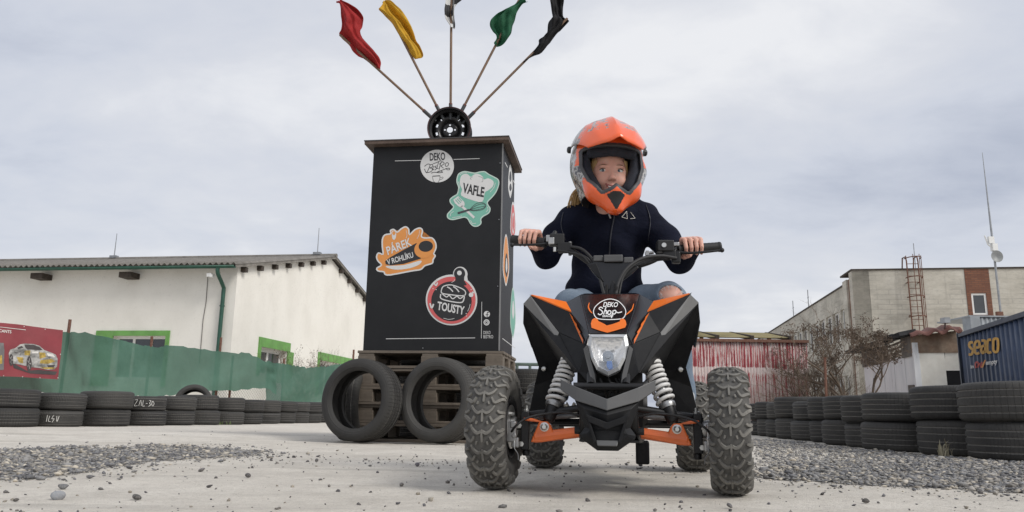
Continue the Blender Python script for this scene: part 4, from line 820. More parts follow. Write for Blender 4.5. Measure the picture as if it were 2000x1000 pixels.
def tyre_mesh(name, R, W, Rb, grooves, m, n=80, gd=0.008, gw=0.0055):
    w2 = W / 2; P = [(Rb, -w2 * 0.72), (Rb + 0.008, -w2 * 0.86), (Rb + 0.022, -w2 * 0.92), (Rb + 0.026, -w2 * 0.97), (Rb + (R - Rb) * 0.45, -w2), (R - 0.038, -w2 * 0.985), (R - 0.030, -w2 * 0.95), (R - 0.016, -w2 * 0.90), (R - 0.006, -w2 * 0.80)]
    crown = lambda z: R - 0.007 * (z / w2) ** 2
    for g in grooves: z = g * w2; P += [(crown(z), z - gw), (crown(z) - gd, z - gw * 0.7), (crown(z) - gd, z + gw * 0.7), (crown(z), z + gw)]
    P += [(r, -z) for r, z in P[8::-1]]; P += [(Rb + 0.012, w2 * 0.62), (R - 0.035, w2 * 0.80), (R - 0.016, w2 * 0.45), (R - 0.014, 0), (R - 0.016, -w2 * 0.45), (R - 0.035, -w2 * 0.80), (Rb + 0.012, -w2 * 0.62)]
    mb = MB(); mb.lathe(P, n=n); return mb.mesh(name, m, smooth=38, recalc=True)
TY = []
for i, (R, W, g, fq_, ch, th) in enumerate(((0.312, 0.215, (-0.5, -0.17, 0.17, 0.5), 70, 0, 0.12), (0.305, 0.205, (-0.42, 0.0, 0.42), 64, 14, 0.35), (0.318, 0.225, (-0.55, -0.2, 0.2, 0.55), 90, 6, 0.18), (0.300, 0.200, (-0.36, 0.36), 58, 22, 0.4), (0.325, 0.235, (-0.58, -0.22, 0.22, 0.58), 60, 0, 0.10))):
    TY.append((tyre_mesh('tyre', R, W, R * 0.69, g, tyre_mat('tyre_rubber_%d' % i, fq_, ch, th, R, dust=0.35 + 0.08 * i)), R, W))
RT = random.Random(5)
def stack(u, Yc, kinds, side, idx, X=None, zlift=0.0, label=None):
    p = gnd(u, 850) ; Xc = X if X is not None else at(u, 820, Yc)[0]; z = zlift + float(gz(np.array([Xc]), np.array([Yc]))[0])
    for lv, k in enumerate(kinds):
        me, R, Wt = TY[k]; o = newobj('car_tyre', me); s_ = 0.93 + 0.10 * RT.random(); o.scale = (s_, s_, 1)
        o.location = (Xc + RT.uniform(-0.02, 0.02) * lv, Yc + RT.uniform(-0.02, 0.02) * lv, z + Wt / 2); o.rotation_euler = (RT.uniform(-0.012, 0.012), RT.uniform(-0.012, 0.012), RT.uniform(0, 6.28)); z += Wt
        nmlv = ['bottom tyre', 'top tyre'][lv]
        tag(o, label[lv] if label else f'{nmlv} of the {ORD[idx]} stack from the frame edge, {side}', 'tyre', 'tyres stacked as a track barrier, ' + side)
LEFT = [(16, 9.15, (0, 0)), (110, 9.75, (3, 1)), (203, 10.4, (2, 2)), (281, 11.05, (1, 3)), (340, 11.75, (0, 1)), (388, 12.45, (2, 4)), (438, 13.15, (0, 2)), (480, 13.85, (1, 0)), (515, 14.6, (3, 2)), (547, 15.3, (0, 1)), (574, 16.0, (2, 3)), (600, 16.7, (1, 0)), (622, 17.4, (0, 2)), (641, 18.1, (3, 1))]
for i, (u, Yc, k) in enumerate(LEFT): stack(u, Yc, k, 'row before the green netting', i)
RIGHT = [(1996, 4.74, (2, 4)), (1886, 5.34, (4, 2)), (1765, 6.0, (0, 0)), (1722, 6.65, (1, 2)), (1672, 7.22, (2, 0)), (1643, 7.85, (0, 2)), (1603, 8.4, (1, 3)), (1570, 8.95, (4, 4)), (1545, 9.6, (0, 1)), (1524, 10.2, (2, 0)), (1508, 10.85, (1, 2))]
for i, (u, Yc, k) in enumerate(RIGHT): stack(u, Yc, k, 'row along the gravel bed', i)
def stand(u, v, Yc, k, yaw, lean, label, group=None, X=None, spin=0.0, sc=1.0, z=None):   # tyre standing on its tread; yaw 0 faces the camera
    me, R, Wt = TY[k]; o = newobj('car_tyre', me); o.scale = (sc, sc, sc); Xc = X if X is not None else at(u, v, Yc)[0]
    M = Matrix.Rotation(yaw, 4, 'Z') @ Matrix.Rotation(math.pi / 2 + lean, 4, 'X') @ Matrix.Rotation(spin, 4, 'Z'); o.rotation_euler = M.to_euler()
    o.location = (Xc, Yc, (z if z is not None else 0) + R * sc * math.cos(lean) + Wt / 2 * abs(math.sin(lean)) * sc - 0.004); return tag(o, label, 'tyre', group)
stand(707, 785, 5.95, 0, rad(-22), rad(-4), 'worn tyre standing upright left before the pallets, tread stripes behind it', 'upright tyres leaning on the pallets')
stand(862, 785, 5.89, 2, rad(-27), rad(-5), 'upright tyre before the pallets with a white mark on its inner edge', 'upright tyres leaning on the pallets')
stand(692, 790, 6.46, 4, rad(84), 0.0, 'ribbed tyre standing edge-on behind the left upright tyre', None, None, 0, 0.93)
stand(381, 752, 13.0, 3, rad(12), rad(-14), 'single tyre leaning upright on top behind the left tyre row', None, None, 0.3, 1.0, 0.03)
M_chalk = mat('white_chalk', (0.75, 0.74, 0.70), 0.8, 0, 0.06)

# ================================================================== PALLETS AND ADVERTISING BOX
KO = A(-0.65, 6.247, 0); KR = math.atan2(-0.153, 1.118); Rk = rotz(KR)
nb = NB('pallet_wood'); oi = nb.N.new('ShaderNodeObjectInfo').outputs['Random']; gr = nb.noise(1, 7, 0.7, nb.map(nb.obj, (2.5, 26, 30))); n2 = nb.noise(7, 6, 0.7)
c = nb.ramp(gr, (0.3, (0.085, 0.066, 0.05)), (0.55, (0.165, 0.135, 0.105)), (0.75, (0.25, 0.21, 0.165))); c = nb.mix(nb.math('MULTIPLY', oi, 0.6), c, (0.13, 0.11, 0.09)); c = nb.mix(nb.ramp(n2, (0.55, 0.0), (0.72, 0.6)), c, (0.07, 0.055, 0.042)); nb.bump(gr, 0.5, 0.004); M_pal = nb.done(c, 0.85)
def pboard(sz): mb = MB(); mb.box((0, 0, 0), sz); return mb.mesh('board', M_pal)
ME = {'top': pboard((1.2, 0.128, 0.021)), 'str': pboard((0.128, 0.8, 0.021)), 'bot': pboard((1.2, 0.105, 0.021)), 'blk': pboard((0.14, 0.105, 0.078)), 'blkc': pboard((0.14, 0.14, 0.078))}
for lv in range(5):
    jx, jy = RT.uniform(-0.012, 0.012), RT.uniform(-0.012, 0.012); loc = KO + Rk @ A(jx, jy, 0) + A(0, 0, lv * 0.1442)
    pal = thing('wooden_pallet', ['lowest', 'second lowest', 'middle', 'second highest', 'topmost'][lv] + ' weathered wooden pallet in the stack under the black box', 'pallet', loc, KR + RT.uniform(-0.01, 0.01), 'pallets under the black box')
    def put(nm, me, p):
        o = newobj(nm, me, pal, p, (0, 0, RT.uniform(-0.006, 0.006))); md = o.modifiers.new('bevel', 'BEVEL'); md.width = 0.002; md.segments = 1; return o
    for y in (0.05, 0.40, 0.75): put('bottom_board', ME['bot'], (0, y - 0.03, 0.0105))
    for x in (-0.525, 0, 0.525):
        for y in (0.05, 0.40, 0.75): put('block', ME['blk'], (x, y - 0.03, 0.021 + 0.039))
        put('stringer', ME['str'], (x, 0.37, 0.021 + 0.078 + 0.0105))
    for y in (0.06, 0.225, 0.40, 0.575, 0.74): put('top_board', ME['top'], (0, y - 0.03, 0.021 + 0.078 + 0.021 + 0.0112))
KW, KD, KZ, KT = 1.128, 0.75, 0.7225, 2.472
box_ = thing('advertising_box', 'tall black advertising box with round food stickers on pallets', 'advertising box', KO + A(0, 0, KZ), KR)
M_panel = mat('charcoal_panel', (0.009, 0.0095, 0.011), 0.5, 0, 0.1, 2, 0.04, 300, spec=0.32, dust=0.10, dustc=(0.06, 0.06, 0.06), ds=2)
M_edge = mat('grey_panel_edge', (0.20, 0.20, 0.20), 0.6, 0, 0.1); H = KT - KZ
for nm, c_, sz in (('front_panel', (0, 0.004, H / 2), (KW, 0.008, H)), ('side_panel', (KW / 2 - 0.004, KD / 2 + 0.006, H / 2), (0.008, KD - 0.012, H)), ('side_panel', (-KW / 2 + 0.004, KD / 2 + 0.006, H / 2), (0.008, KD - 0.012, H)), ('rear_panel', (0, KD + 0.006, H / 2), (KW, 0.008, H))):
    mb = MB(); mb.box(c_, sz); mb.build(nm, M_panel, box_)
mb = MB(); mb.box((KW / 2 - 0.001, 0.0045, H / 2), (0.010, 0.013, H - 0.004)); mb.build('edge_strip', M_edge, box_)
nb = NB('brown_roof_board'); gr = nb.noise(9, 7, 0.75); nb.bump(gr, 0.4, 0.004); M_rboard = nb.done(nb.ramp(gr, (0.35, (0.065, 0.043, 0.033)), (0.6, (0.105, 0.072, 0.055)), (0.75, (0.14, 0.10, 0.08))), 0.7)
mb = MB(); mb.box((0.0, KD / 2, H + 0.016), (KW + 0.12, KD + 0.16, 0.028)); mb.build('roof_board', M_rboard, box_, bevel=0.002)
mb = MB(); mb.box((0.0, KD / 2, H + 0.034), (KW + 0.128, KD + 0.168, 0.008)); mb.build('roof_covering', mat('dark_roof_felt', (0.05, 0.046, 0.046), 0.7, 0, 0.2), box_)
for xx, zz_ in ((0.555, H * 0.90), (0.555, H * 0.62), (0.555, H * 0.3), (-0.05, 0.02)): mb = MB(); mb.lathe([(0, -0.004), (0.004, -0.004), (0.005, 0), (0, 0)], (xx - 0.012, 0, zz_), np.array([[1, 0, 0], [0, 0, 1], [0, 1, 0]]), 8, False); mb.build('screw', M_greysteel, box_)
# ---- stickers
Lk_, Rkk = XF[box_.name]; fp = Print(Lk_, Rkk @ A(0, -1, 0)); sp = Print(Lk_ + Rkk @ A(KW / 2, 0, 0), Rkk @ A(1, 0, 0))
PW = mat('sticker_white', (0.62, 0.62, 0.61), 0.5, 0, 0.02); PG = mat('sticker_green', (0.17, 0.42, 0.33), 0.5, 0, 0.03); PO = mat('sticker_orange', (0.66, 0.265, 0.065), 0.5, 0, 0.04); PP = mat('sticker_red', (0.58, 0.105, 0.105), 0.5, 0, 0.04); PK = mat('sticker_black', (0.017, 0.017, 0.019), 0.5, 0, 0.05); PL = mat('sticker_pale_green', (0.48, 0.60, 0.54), 0.5, 0, 0.03); PD = mat('print_charcoal', (0.05, 0.05, 0.055), 0.5, 0, 0.05)
Z3 = lambda L: [(690 + x / 4.546, 260 + y / 4.546) for x, y in L]; Z4 = lambda L: [(690 + x / 3.334, 420 + y / 3.334) for x, y in L]
def sk(parent, m, layer, polys=(), strokes=(), smooth=0, pr=fp, name='print', sm2=5):
    o = None
    for p in polys: mb = MB(); pr.poly(p, layer, smooth, mb); o = mb.build(name, m, parent, world=True, recalc=False)
    if strokes:
        for p, wd in strokes: mb = MB(); pr.stroke(p, wd, layer, sm2, mb); o = mb.build(name, m, parent, world=True, recalc=False)
    return o
def words(parent, m, layer, items, pr=fp, bold=0.02):
    mb = MB()
    for t, a, b, c_ in items: pr.text(t, a, b, c_, layer, bold, mb)
    return mb.build('lettering', m, parent, world=True, recalc=False)
sk(box_, PW, 0, [], [(Z3([(370, 247), (605, 242)]), 1.1), (Z3([(890, 234), (1122, 226)]), 1.1), (Z4([(213, 806), (793, 800)]), 1.2), (Z4([(837, 565), (834, 803)]), 0.9)], name='rule_line')
mb = MB(); fp.disc(Z3([(745, 293)])[0], 32.8, 31.9, 0, 48, mb); s1 = mb.build('sticker', PW, box_, world=True, recalc=False, label='round white sticker with a cup')
words(s1, PK, 1, [('DEKO', *Z3([(680, 247), (817, 240), (678, 178)]))], bold=0.025)
sk(s1, PK, 1, [], [(Z3(p), 1.25) for p in ([(632, 318), (648, 350), (664, 330), (682, 283), (660, 276), (632, 296)], [(682, 283), (704, 278), (702, 300), (680, 310), (702, 316), (696, 338), (668, 350), (648, 352)], [(716, 292), (704, 326), (720, 320)], [(740, 290), (724, 300), (740, 314), (724, 330)], [(758, 258), (744, 308), (756, 316)], [(762, 325), (778, 262)], [(764, 278), (792, 256), (808, 270), (782, 290), (778, 292), (802, 312)], [(848, 272), (832, 262), (816, 280), (824, 296), (842, 288), (848, 272)], [(710, 272), (740, 262), (770, 248), (790, 250)], [(692, 356), (720, 348), (760, 352), (794, 348), (770, 336), (740, 350), (770, 338), (820, 318), (852, 312), (856, 324), (836, 326), (822, 312)])])
sk(s1, PK, 1, [], [(Z3(p), 0.8) for p in ([(703, 386), (712, 424), (730, 440), (750, 440)], [(772, 382), (766, 414), (752, 438)], [(774, 396), (796, 390), (794, 404), (768, 416)])]); sk(s1, PK, 1, [], [(Z3([(704, 383), (772, 379)]), 1.6)])
# waffle sticker
vo = Z3([(922, 405), (938, 362), (985, 342), (1030, 348), (1080, 356), (1122, 346), (1168, 344), (1200, 366), (1240, 386), (1284, 412), (1292, 452), (1268, 520), (1230, 570), (1192, 610), (1196, 640), (1214, 668), (1204, 708), (1154, 738), (1132, 764), (1134, 800), (1108, 824), (1070, 826), (1040, 800), (1020, 764), (990, 746), (940, 756), (880, 768), (842, 754), (837, 722), (865, 690), (892, 655), (866, 622), (860, 592), (886, 566), (920, 546), (932, 520), (936, 480), (922, 440)])
mb = MB(); fp.poly(vo, 0, 3, mb); s2 = mb.build('sticker', PG, box_, world=True, recalc=False, label='green sticker with a chef hat, spatula and whisk')
mb = MB(); fp.stroke(vo, 2.2, 1, 3, mb, closed=True); mb.build('print', PL, s2, world=True, recalc=False)
sk(s2, PW, 1, [Z3([(946, 425), (962, 376), (1008, 362), (1044, 388), (1072, 368), (1112, 362), (1150, 388), (1160, 412), (1200, 402), (1244, 428), (1240, 472), (1200, 508), (1168, 530), (1145, 610), (1050, 594), (960, 555), (966, 502), (950, 464)])], [(Z3(p), 1.0) for p in ([(1262, 440), (1250, 480), (1215, 525)], [(862, 738), (868, 712), (890, 696)], [(880, 750), (930, 744), (965, 736)], [(1040, 775), (1060, 802), (1090, 800)], [(1180, 700), (1196, 680), (1192, 655)], [(935, 520), (944, 470), (932, 430)], [(945, 375), (970, 356), (1010, 352)])], smooth=3)
words(s2, PK, 2, [('VAFLE', *Z3([(968, 530), (1158, 572), (978, 440)]))], bold=0.03); sk(s2, PD, 2, [], [(Z3([(1062, 388), (1042, 398), (1048, 416)]), 0.5), (Z3([(1112, 384), (1148, 398), (1150, 430), (1138, 434)]), 0.5)])
sk(s2, PW, 2, [Z3([(888, 592), (932, 560), (986, 612), (990, 640), (962, 662), (936, 652), (902, 622)])], [(Z3([(960, 645), (1074, 752)]), 4.6)]); sk(s2, PG, 3, [], [(Z3(p), 1.6) for p in ([(908, 592), (942, 630)], [(922, 582), (956, 620)], [(936, 574), (966, 606)])])
sk(s2, PD, 3, [], [(Z3([(928, 712), (975, 698), (1030, 682)]), 4.0)]); sk(s2, PD, 3, [], [(Z3(p), 0.9) for p in ([(1030, 682), (1090, 628), (1150, 618), (1178, 645), (1150, 678), (1080, 690), (1030, 685)], [(1032, 682), (1090, 645), (1150, 628), (1174, 640)], [(1032, 683), (1100, 662), (1160, 650), (1176, 648)], [(1032, 684), (1090, 682), (1150, 668), (1172, 654)])])
# sausage-roll sticker
po = Z4([(152, 272), (165, 247), (194, 256), (190, 210), (190, 160), (206, 130), (244, 122), (242, 102), (264, 94), (286, 112), (310, 92), (340, 77), (361, 93), (366, 128), (400, 97), (434, 85), (451, 102), (444, 140), (470, 150), (510, 149), (534, 176), (539, 214), (524, 250), (534, 266), (520, 290), (514, 314), (466, 330), (440, 354), (380, 364), (240, 390), (206, 384), (200, 370), (162, 364), (154, 346), (184, 326), (162, 300)])
mb = MB(); fp.poly(po, 0, 3, mb); s3 = mb.build('sticker', PO, box_, world=True, recalc=False, label='orange sticker with a hot dog in a roll')
mb = MB(); fp.stroke(po, 2.8, 1, 3, mb, closed=True); mb.build('print', PW, s3, world=True, recalc=False)
sk(s3, PW, 1, [Z4([(252, 108), (268, 104), (280, 120), (276, 150), (266, 162), (254, 150)]), Z4([(215, 332), (330, 326), (440, 296), (430, 322), (370, 346), (290, 356), (235, 348)])], smooth=3); mb = MB(); fp.disc(Z4([(265, 118)])[0], 3.2, 3.8, 2, 16, mb); mb.build('print', PO, s3, world=True, recalc=False)
sk(s3, PK, 2, [Z4([(208, 300), (240, 276), (330, 226), (412, 182), (430, 230), (440, 284), (330, 318), (240, 328), (212, 320)])]); mb = MB(); fp.disc(Z4([(464, 222)])[0], 20, 17.5, 3, 28, mb, -0.3); mb.build('print', PO, s3, world=True, recalc=False)
mb = MB(); fp.disc(Z4([(473, 204)])[0], 14, 10.8, 4, 28, mb, -0.1); mb.build('print', PK, s3, world=True, recalc=False)
words(s3, PW, 3, [('PÁREK', *Z4([(226, 262), (384, 198), (208, 196)])), ('V ROHLÍKU', *Z4([(224, 326), (394, 276), (214, 282)]))], bold=0.02); sk(s3, PW, 2, [], [(Z4([(345, 100), (350, 130), (345, 150)]), 0.8), (Z4([(432, 100), (428, 130), (415, 155)]), 0.8)])
# toast sticker
mb = MB(); fp.disc(Z4([(640, 553)])[0], 50.3, 49.6, 0, 56, mb); s4 = mb.build('sticker', PW, box_, world=True, recalc=False, label='round red sticker with a sandwich on a board')
mb = MB(); fp.disc(Z4([(697, 386)])[0], 14.2, 14.8, 1, 32, mb); fp.poly(Z4([(652, 400), (742, 400), (748, 440), (640, 430)]), 2, 0, mb); mb.build('print', PW, s4, world=True, recalc=False)
mb = MB(); fp.disc(Z4([(640, 555)])[0], 47, 46, 3, 56, mb); mb.build('print', PP, s4, world=True, recalc=False)
mb = MB(); fp.disc(Z4([(640, 562)])[0], 39.5, 38.8, 4, 56, mb); mb.build('print', PK, s4, world=True, recalc=False)
mb = MB(); fp.disc(Z4([(693, 382)])[0], 10.8, 11.5, 5, 28, mb); fp.poly(Z4([(664, 392), (724, 392), (722, 425), (740, 455), (660, 470), (640, 445), (668, 425)]), 6, 0, mb); mb.build('print', PK, s4, world=True, recalc=False)
for q_, r_ in (((692, 378), 4.6), ((768, 520), 4.5), ((780, 505), 2)): mb = MB(); fp.disc(Z4([q_])[0], r_, r_, 7, 20, mb); mb.build('print', PW, s4, world=True, recalc=False)
sk(s4, PW, 7, [], [(Z4([(574, 488), (590, 464), (640, 456), (708, 480), (732, 503), (718, 526), (640, 520), (580, 510), (574, 488)]), 2.0), (Z4([(570, 515), (574, 545), (640, 564), (705, 570), (722, 545), (724, 520)]), 2.2), (Z4([(580, 514), (608, 534), (626, 524), (648, 546), (676, 530), (696, 544), (722, 528)]), 2.0), (Z4([(612, 468), (632, 480), (650, 500)]), 2.2), (Z4([(652, 466), (672, 480), (690, 502)]), 2.2), (Z4([(588, 672), (625, 680), (660, 674)]), 0.9), (Z4([(762, 580), (756, 605), (745, 628)]), 0.9), (Z4([(500, 575), (512, 605), (524, 580)]), 3.0), (Z4([(528, 445), (540, 460), (550, 440)]), 2.6), (Z4([(640, 440), (655, 432), (662, 420)]), 0.8)])
words(s4, PW, 7, [('TOUSTY', *Z4([(546, 618), (722, 652), (552, 562)]))], bold=0.03)
for q in ((520, 480), (540, 486), (768, 486), (783, 488), (736, 642), (738, 658), (545, 420)): mb = MB(); fp.disc(Z4([q])[0], 1, 1, 6, 8, mb); mb.build('print', PW, s4, world=True, recalc=False)
# small icons and lettering at the lower corner
mb = MB(); fp.disc(Z4([(870, 645)])[0], 6.0, 6.0, 0, 28, mb); ic = mb.build('sticker', PW, box_, world=True, recalc=False); sk(ic, PK, 1, [], [(Z4([(884, 634), (874, 634), (872, 646), (872, 664)]), 1.5), (Z4([(862, 649), (882, 649)]), 1.2)])
mb = MB(); fp.disc(Z4([(868, 699)])[0], 5.9, 5.9, 0, 28, mb); ic = mb.build('sticker', PW, box_, world=True, recalc=False)
mb = MB(); fp.stroke([(Z4([(868, 699)])[0][0] + 3.4 * math.cos(a), Z4([(868, 699)])[0][1] + 3.4 * math.sin(a)) for a in np.linspace(0, 2 * math.pi, 13)[:-1]], 0.9, 1, 2, mb, closed=True); fp.disc(Z4([(868, 699)])[0], 1.5, 1.5, 1, 14, mb); mb.build('print', PK, ic, world=True, recalc=False)
words(box_, PW, 0, [('DEKO', *Z4([(848, 776), (893, 776), (848, 755)])), ('BISTRO', *Z4([(848, 803), (911, 803), (848, 782)]))], bold=0.0)
# right-hand side prints
def sell(c_, rx, ry, m, layer=0, parent=box_, name='sticker', lean=0.0):
    mb = MB(); sp.poly([(c_[0] + rx * math.cos(a) * (1 + 0.12 * math.sin(3 * a)) + lean * math.sin(a), c_[1] + ry * math.sin(a) * (1 + 0.06 * math.cos(4 * a))) for a in np.linspace(0, 2 * math.pi, 33)[:-1]], layer, 0, mb); return mb.build(name, m, parent, world=True, recalc=False)
q = sell((996.5, 354), 4.2, 31, PW); sell((996.5, 345), 2.0, 10, PK, 1, q, 'print'); sell((996.7, 366), 2.2, 7, PK, 1, q, 'print')
q = sell((1001.6, 433), 5.2, 37, PW); sell((1001.6, 434), 4.2, 33, PP, 1, q, 'print'); sell((1001.6, 436), 2.6, 20, PW, 2, q, 'print'); sell((1001.7, 436), 1.8, 15, PP, 3, q, 'print')
q = sell((988, 508), 6.2, 48, PW); sell((988, 508), 5.0, 44, PO, 1, q, 'print'); sell((988.6, 518), 3.2, 22, PK, 2, q, 'print'); sell((988.6, 518), 1.6, 14, PW, 3, q, 'print')
q = sell((1001.5, 611), 5.2, 47, PL); sell((1001.5, 611), 4.2, 43, PG, 1, q, 'print'); sell((1001.8, 605), 2.2, 17, PW, 2, q, 'print')
mb = MB(); sp.stroke([(981, 661), (1006, 680)], 1.2, 0, 0, mb); sp.stroke([(986, 317), (991, 327)], 1.2, 0, 0, mb); sp.stroke([(1002, 352), (1006, 361)], 1.2, 0, 0, mb); mb.build('rule_line', PW, box_, world=True, recalc=False)

# ================================================================== RIM AND FLAGS ON THE ROOF
ZR = KT + 0.042; RY_ = 6.50; rc = at(879, 263, RY_); RR = 0.19
M_rim = mat('black_steel_rim', (0.014, 0.014, 0.015), 0.28, 0.3, 0.2, 6, dust=0.2, dustc=(0.05, 0.04, 0.035)); M_rimedge = mat('maroon_rim_edge', (0.06, 0.022, 0.022), 0.45, 0.3, 0.2)
rim = thing('steel_wheel_rim', 'black steel car rim standing on the box roof, holding flag sleeves', 'wheel rim', (rc[0], RY_, ZR), KR * 0.4)
Mx = np.array([[1, 0, 0], [0, 0, 1], [0, 1, 0]], float); cz = A(0, 0, RR)
mb = MB(); mb.lathe([(RR, -0.075), (RR + 0.002, -0.08), (RR - 0.012, -0.082), (RR - 0.014, -0.06), (RR - 0.03, -0.045), (RR - 0.032, 0.045), (RR - 0.012, 0.06), (RR, 0.08), (RR - 0.004, 0.08), (RR - 0.018, 0.062), (RR - 0.027, 0.05), (RR - 0.026, -0.042), (RR - 0.006, -0.058)], cz, Mx, 64); mb.build('barrel', M_rim, rim, smooth=40)
mb = MB(); mb.tube([(RR * math.cos(a), -0.079, RR + RR * math.sin(a)) for a in np.linspace(0, 2 * math.pi, 49)[:-1]], 0.006, 6, True); mb.build('rim_edge', M_rimedge, rim, smooth=60)
# pierced disc: annular sectors around real openings
mb = MB(); nseg = 160; hubn = 48
rs = [0.027, 0.038, 0.052, 0.062, 0.080, 0.098, 0.112, 0.122, 0.132, 0.142, 0.160]; yz = {0.027: -0.016, 0.038: -0.018, 0.052: -0.018, 0.062: -0.016, 0.080: 0.006, 0.098: -0.010, 0.112: -0.020, 0.122: -0.020, 0.132: -0.014, 0.142: -0.004, 0.160: 0.010}
def open_(r, a):
    for k in range(10):
        t = 2 * math.pi * (k + 0.5) / 10; d = (a - t + math.pi) % (2 * math.pi) - math.pi
        if abs(r - 0.1245) < 0.0125 and abs(d * 0.1245) < 0.0155: return True
    for k in range(4):
        t = 2 * math.pi * k / 4; d = (a - t + math.pi) % (2 * math.pi) - math.pi
        if abs(r - 0.0455) < 0.0072 and abs(d * 0.0455) < 0.0075: return True
    return False
for i in range(nseg):
    a0, a1 = 2 * math.pi * i / nseg, 2 * math.pi * (i + 1) / nseg
    for r0, r1 in zip(rs[:-1], rs[1:]):
        if open_((r0 + r1) / 2, (a0 + a1) / 2): continue
        mb.face([(r0 * math.cos(a0), yz[r0], RR + r0 * math.sin(a0)), (r1 * math.cos(a0), yz[r1], RR + r1 * math.sin(a0)), (r1 * math.cos(a1), yz[r1], RR + r1 * math.sin(a1)), (r0 * math.cos(a1), yz[r0], RR + r0 * math.sin(a1))])
mb.build('disc', M_rim, rim, smooth=50, solid=-0.004, weld=True)
mb = MB(); mb.box((0, -0.02, 0.004), (0.22, 0.16, 0.008)); mb.build('foot_plate', M_rim, rim)
M_pole = mat('wooden_flag_pole', (0.17, 0.105, 0.065), 0.65, 0, 0.25, 4, stretch=(20, 20, 2)); M_sleeve = mat('grey_sleeve', (0.055, 0.058, 0.06), 0.45, 0.4, 0.1)
Z5 = lambda L: [(600 + x / 3.3333, y / 3.3333) for x, y in L]
def cloth_mat(nm, c):
    m = mat(nm, c, 0.8, 0, 0.16, 9, 0.5, 35); t = m.node_tree; b = t.nodes['Principled BSDF']; tr_ = t.nodes.new('ShaderNodeBsdfTranslucent'); tr_.inputs[0].default_value = (*c, 1); mx = t.nodes.new('ShaderNodeMixShader'); mx.inputs[0].default_value = 0.35; o = t.nodes['Material Output']
    t.links.new(b.outputs[0], mx.inputs[1]); t.links.new(tr_.outputs[0], mx.inputs[2]); t.links.new(mx.outputs[0], o.inputs[0]); return m
FL_ = [('red', (0.40, 0.022, 0.022), (842, 229), (664, 68), [(472, 456), (385, 392), (300, 332), (272, 290), (207, 222), (224, 190), (220, 100), (214, 30), (190, 20)], [(480, 462), (478, 396), (432, 325), (346, 220), (352, 150), (356, 86), (310, 46), (244, 16), (216, -4)]),
       ('yellow', (0.66, 0.40, 0.03), (861, 223), (749, 4), [(703, 386), (674, 350), (640, 286), (600, 230), (552, 152), (500, 106), (472, 80), (494, 42), (500, 10)], [(712, 384), (753, 356), (736, 305), (711, 270), (695, 215), (665, 150), (620, 80), (552, 20), (512, 4)]),
       ('chequered', None, (880, 222), (882, -48), [(936, 190), (926, 160), (902, 128), (897, 90), (900, 45), (904, 0), (905, -60), (910, -130)], [(964, 193), (964, 160), (958, 120), (962, 70), (985, 36), (1022, 4), (1034, -60), (1005, -130)]),
       ('green', (0.016, 0.12, 0.055), (899, 222), (1018, -8), [(1216, 290), (1234, 245), (1206, 200), (1188, 150), (1210, 106), (1280, 66), (1350, 22), (1392, -16)], [(1236, 309), (1291, 290), (1326, 235), (1336, 170), (1352, 120), (1372, 62), (1402, 22), (1437, 12)]),
       ('black', (0.012, 0.012, 0.014), (912, 233), (1108, 36), [(1404, 411), (1440, 370), (1504, 300), (1510, 250), (1560, 210), (1570, 142), (1598, 115), (1586, 50), (1576, 0), (1574, -60)], [(1412, 412), (1460, 366), (1525, 340), (1592, 260), (1642, 200), (1701, 142), (1700, 125), (1667, 108), (1666, 50), (1672, 0), (1674, -60)])]
nb = NB('chequered_cloth'); ck = nb.N.new('ShaderNodeTexChecker'); ck.inputs['Scale'].default_value = 8.5; ck.inputs['Color1'].default_value = (0.03, 0.03, 0.032, 1); ck.inputs['Color2'].default_value = (0.60, 0.60, 0.59, 1); nb.ln(nb.vec(nb.xyz()[0], nb.xyz()[2], 0.02), ck.inputs[0]); M_chk = nb.done(ck.outputs[0], 0.75)
for i, (nm, colr, pb, ptp, lf, rt) in enumerate(FL_):
    b = at(*pb, RY_ - 0.01); t = at(*ptp, RY_ - 0.01); fl = thing('flag', f'{nm} cloth flag on a wooden pole above the box', 'flag', b, 0, 'racing flags fanned out on the box'); d = t - b; dn = nrm(d)
    mb = MB(); mb.tube([dn * 0.02, d], 0.0115, 8); mb.build('pole', M_pole, fl, smooth=60)
    sl_ = MB(); Lr, Rr = XF[rim.name]; sl_.tube([b - dn * 0.06, b + dn * 0.085], 0.0165, 10); sl_.build('flag_sleeve', M_sleeve, rim, smooth=60, world=True)
    mb = MB(); mb.lathe([(0.0116, 0.083), (0.0165, 0.083), (0.0165, 0.097), (0.0116, 0.097)], (0, 0, 0), np.array(Vector((0, 0, 1)).rotation_difference(Vector(dn)).to_matrix()), 10); mb.build('collar', mat('red_brown_collar', (0.13, 0.04, 0.03), 0.6), fl)
    Lp, Rp = catmull(Z5(lf), 5), catmull(Z5(rt), 5); n = 40; ti = np.linspace(0, 1, n)
    rs_ = lambda P: np.stack([np.interp(ti, np.linspace(0, 1, len(P)), P[:, j]) for j in range(2)], 1); Lp, Rp = rs_(Lp), rs_(Rp); Pg = np.zeros((n, 17, 3))
    for a in range(n):
        for c_ in range(17):
            s_ = c_ / 16; u, v = Lp[a] * (1 - s_) + Rp[a] * s_; wpx = np.linalg.norm(Rp[a] - Lp[a]) / 220
            q = at(u, v, RY_ - 0.02); ph = a * 0.09 + i * 1.7
            off = 0.24 * wpx * math.sin(s_ * 6.0 + ph) + 0.12 * wpx * math.sin(s_ * 17 + 2.3 * ph) + 0.035 * mnoise.noise(Vector((u * 0.06, v * 0.06, i)))
            q[1] += off - 0.012; Pg[a, c_] = q
    mb = MB(); mb.grid(Pg); o = mb.build('cloth', M_chk if colr is None else cloth_mat(nm + '_flag_cloth', colr), fl, smooth=180, world=True, recalc=False, solid=-0.0015)

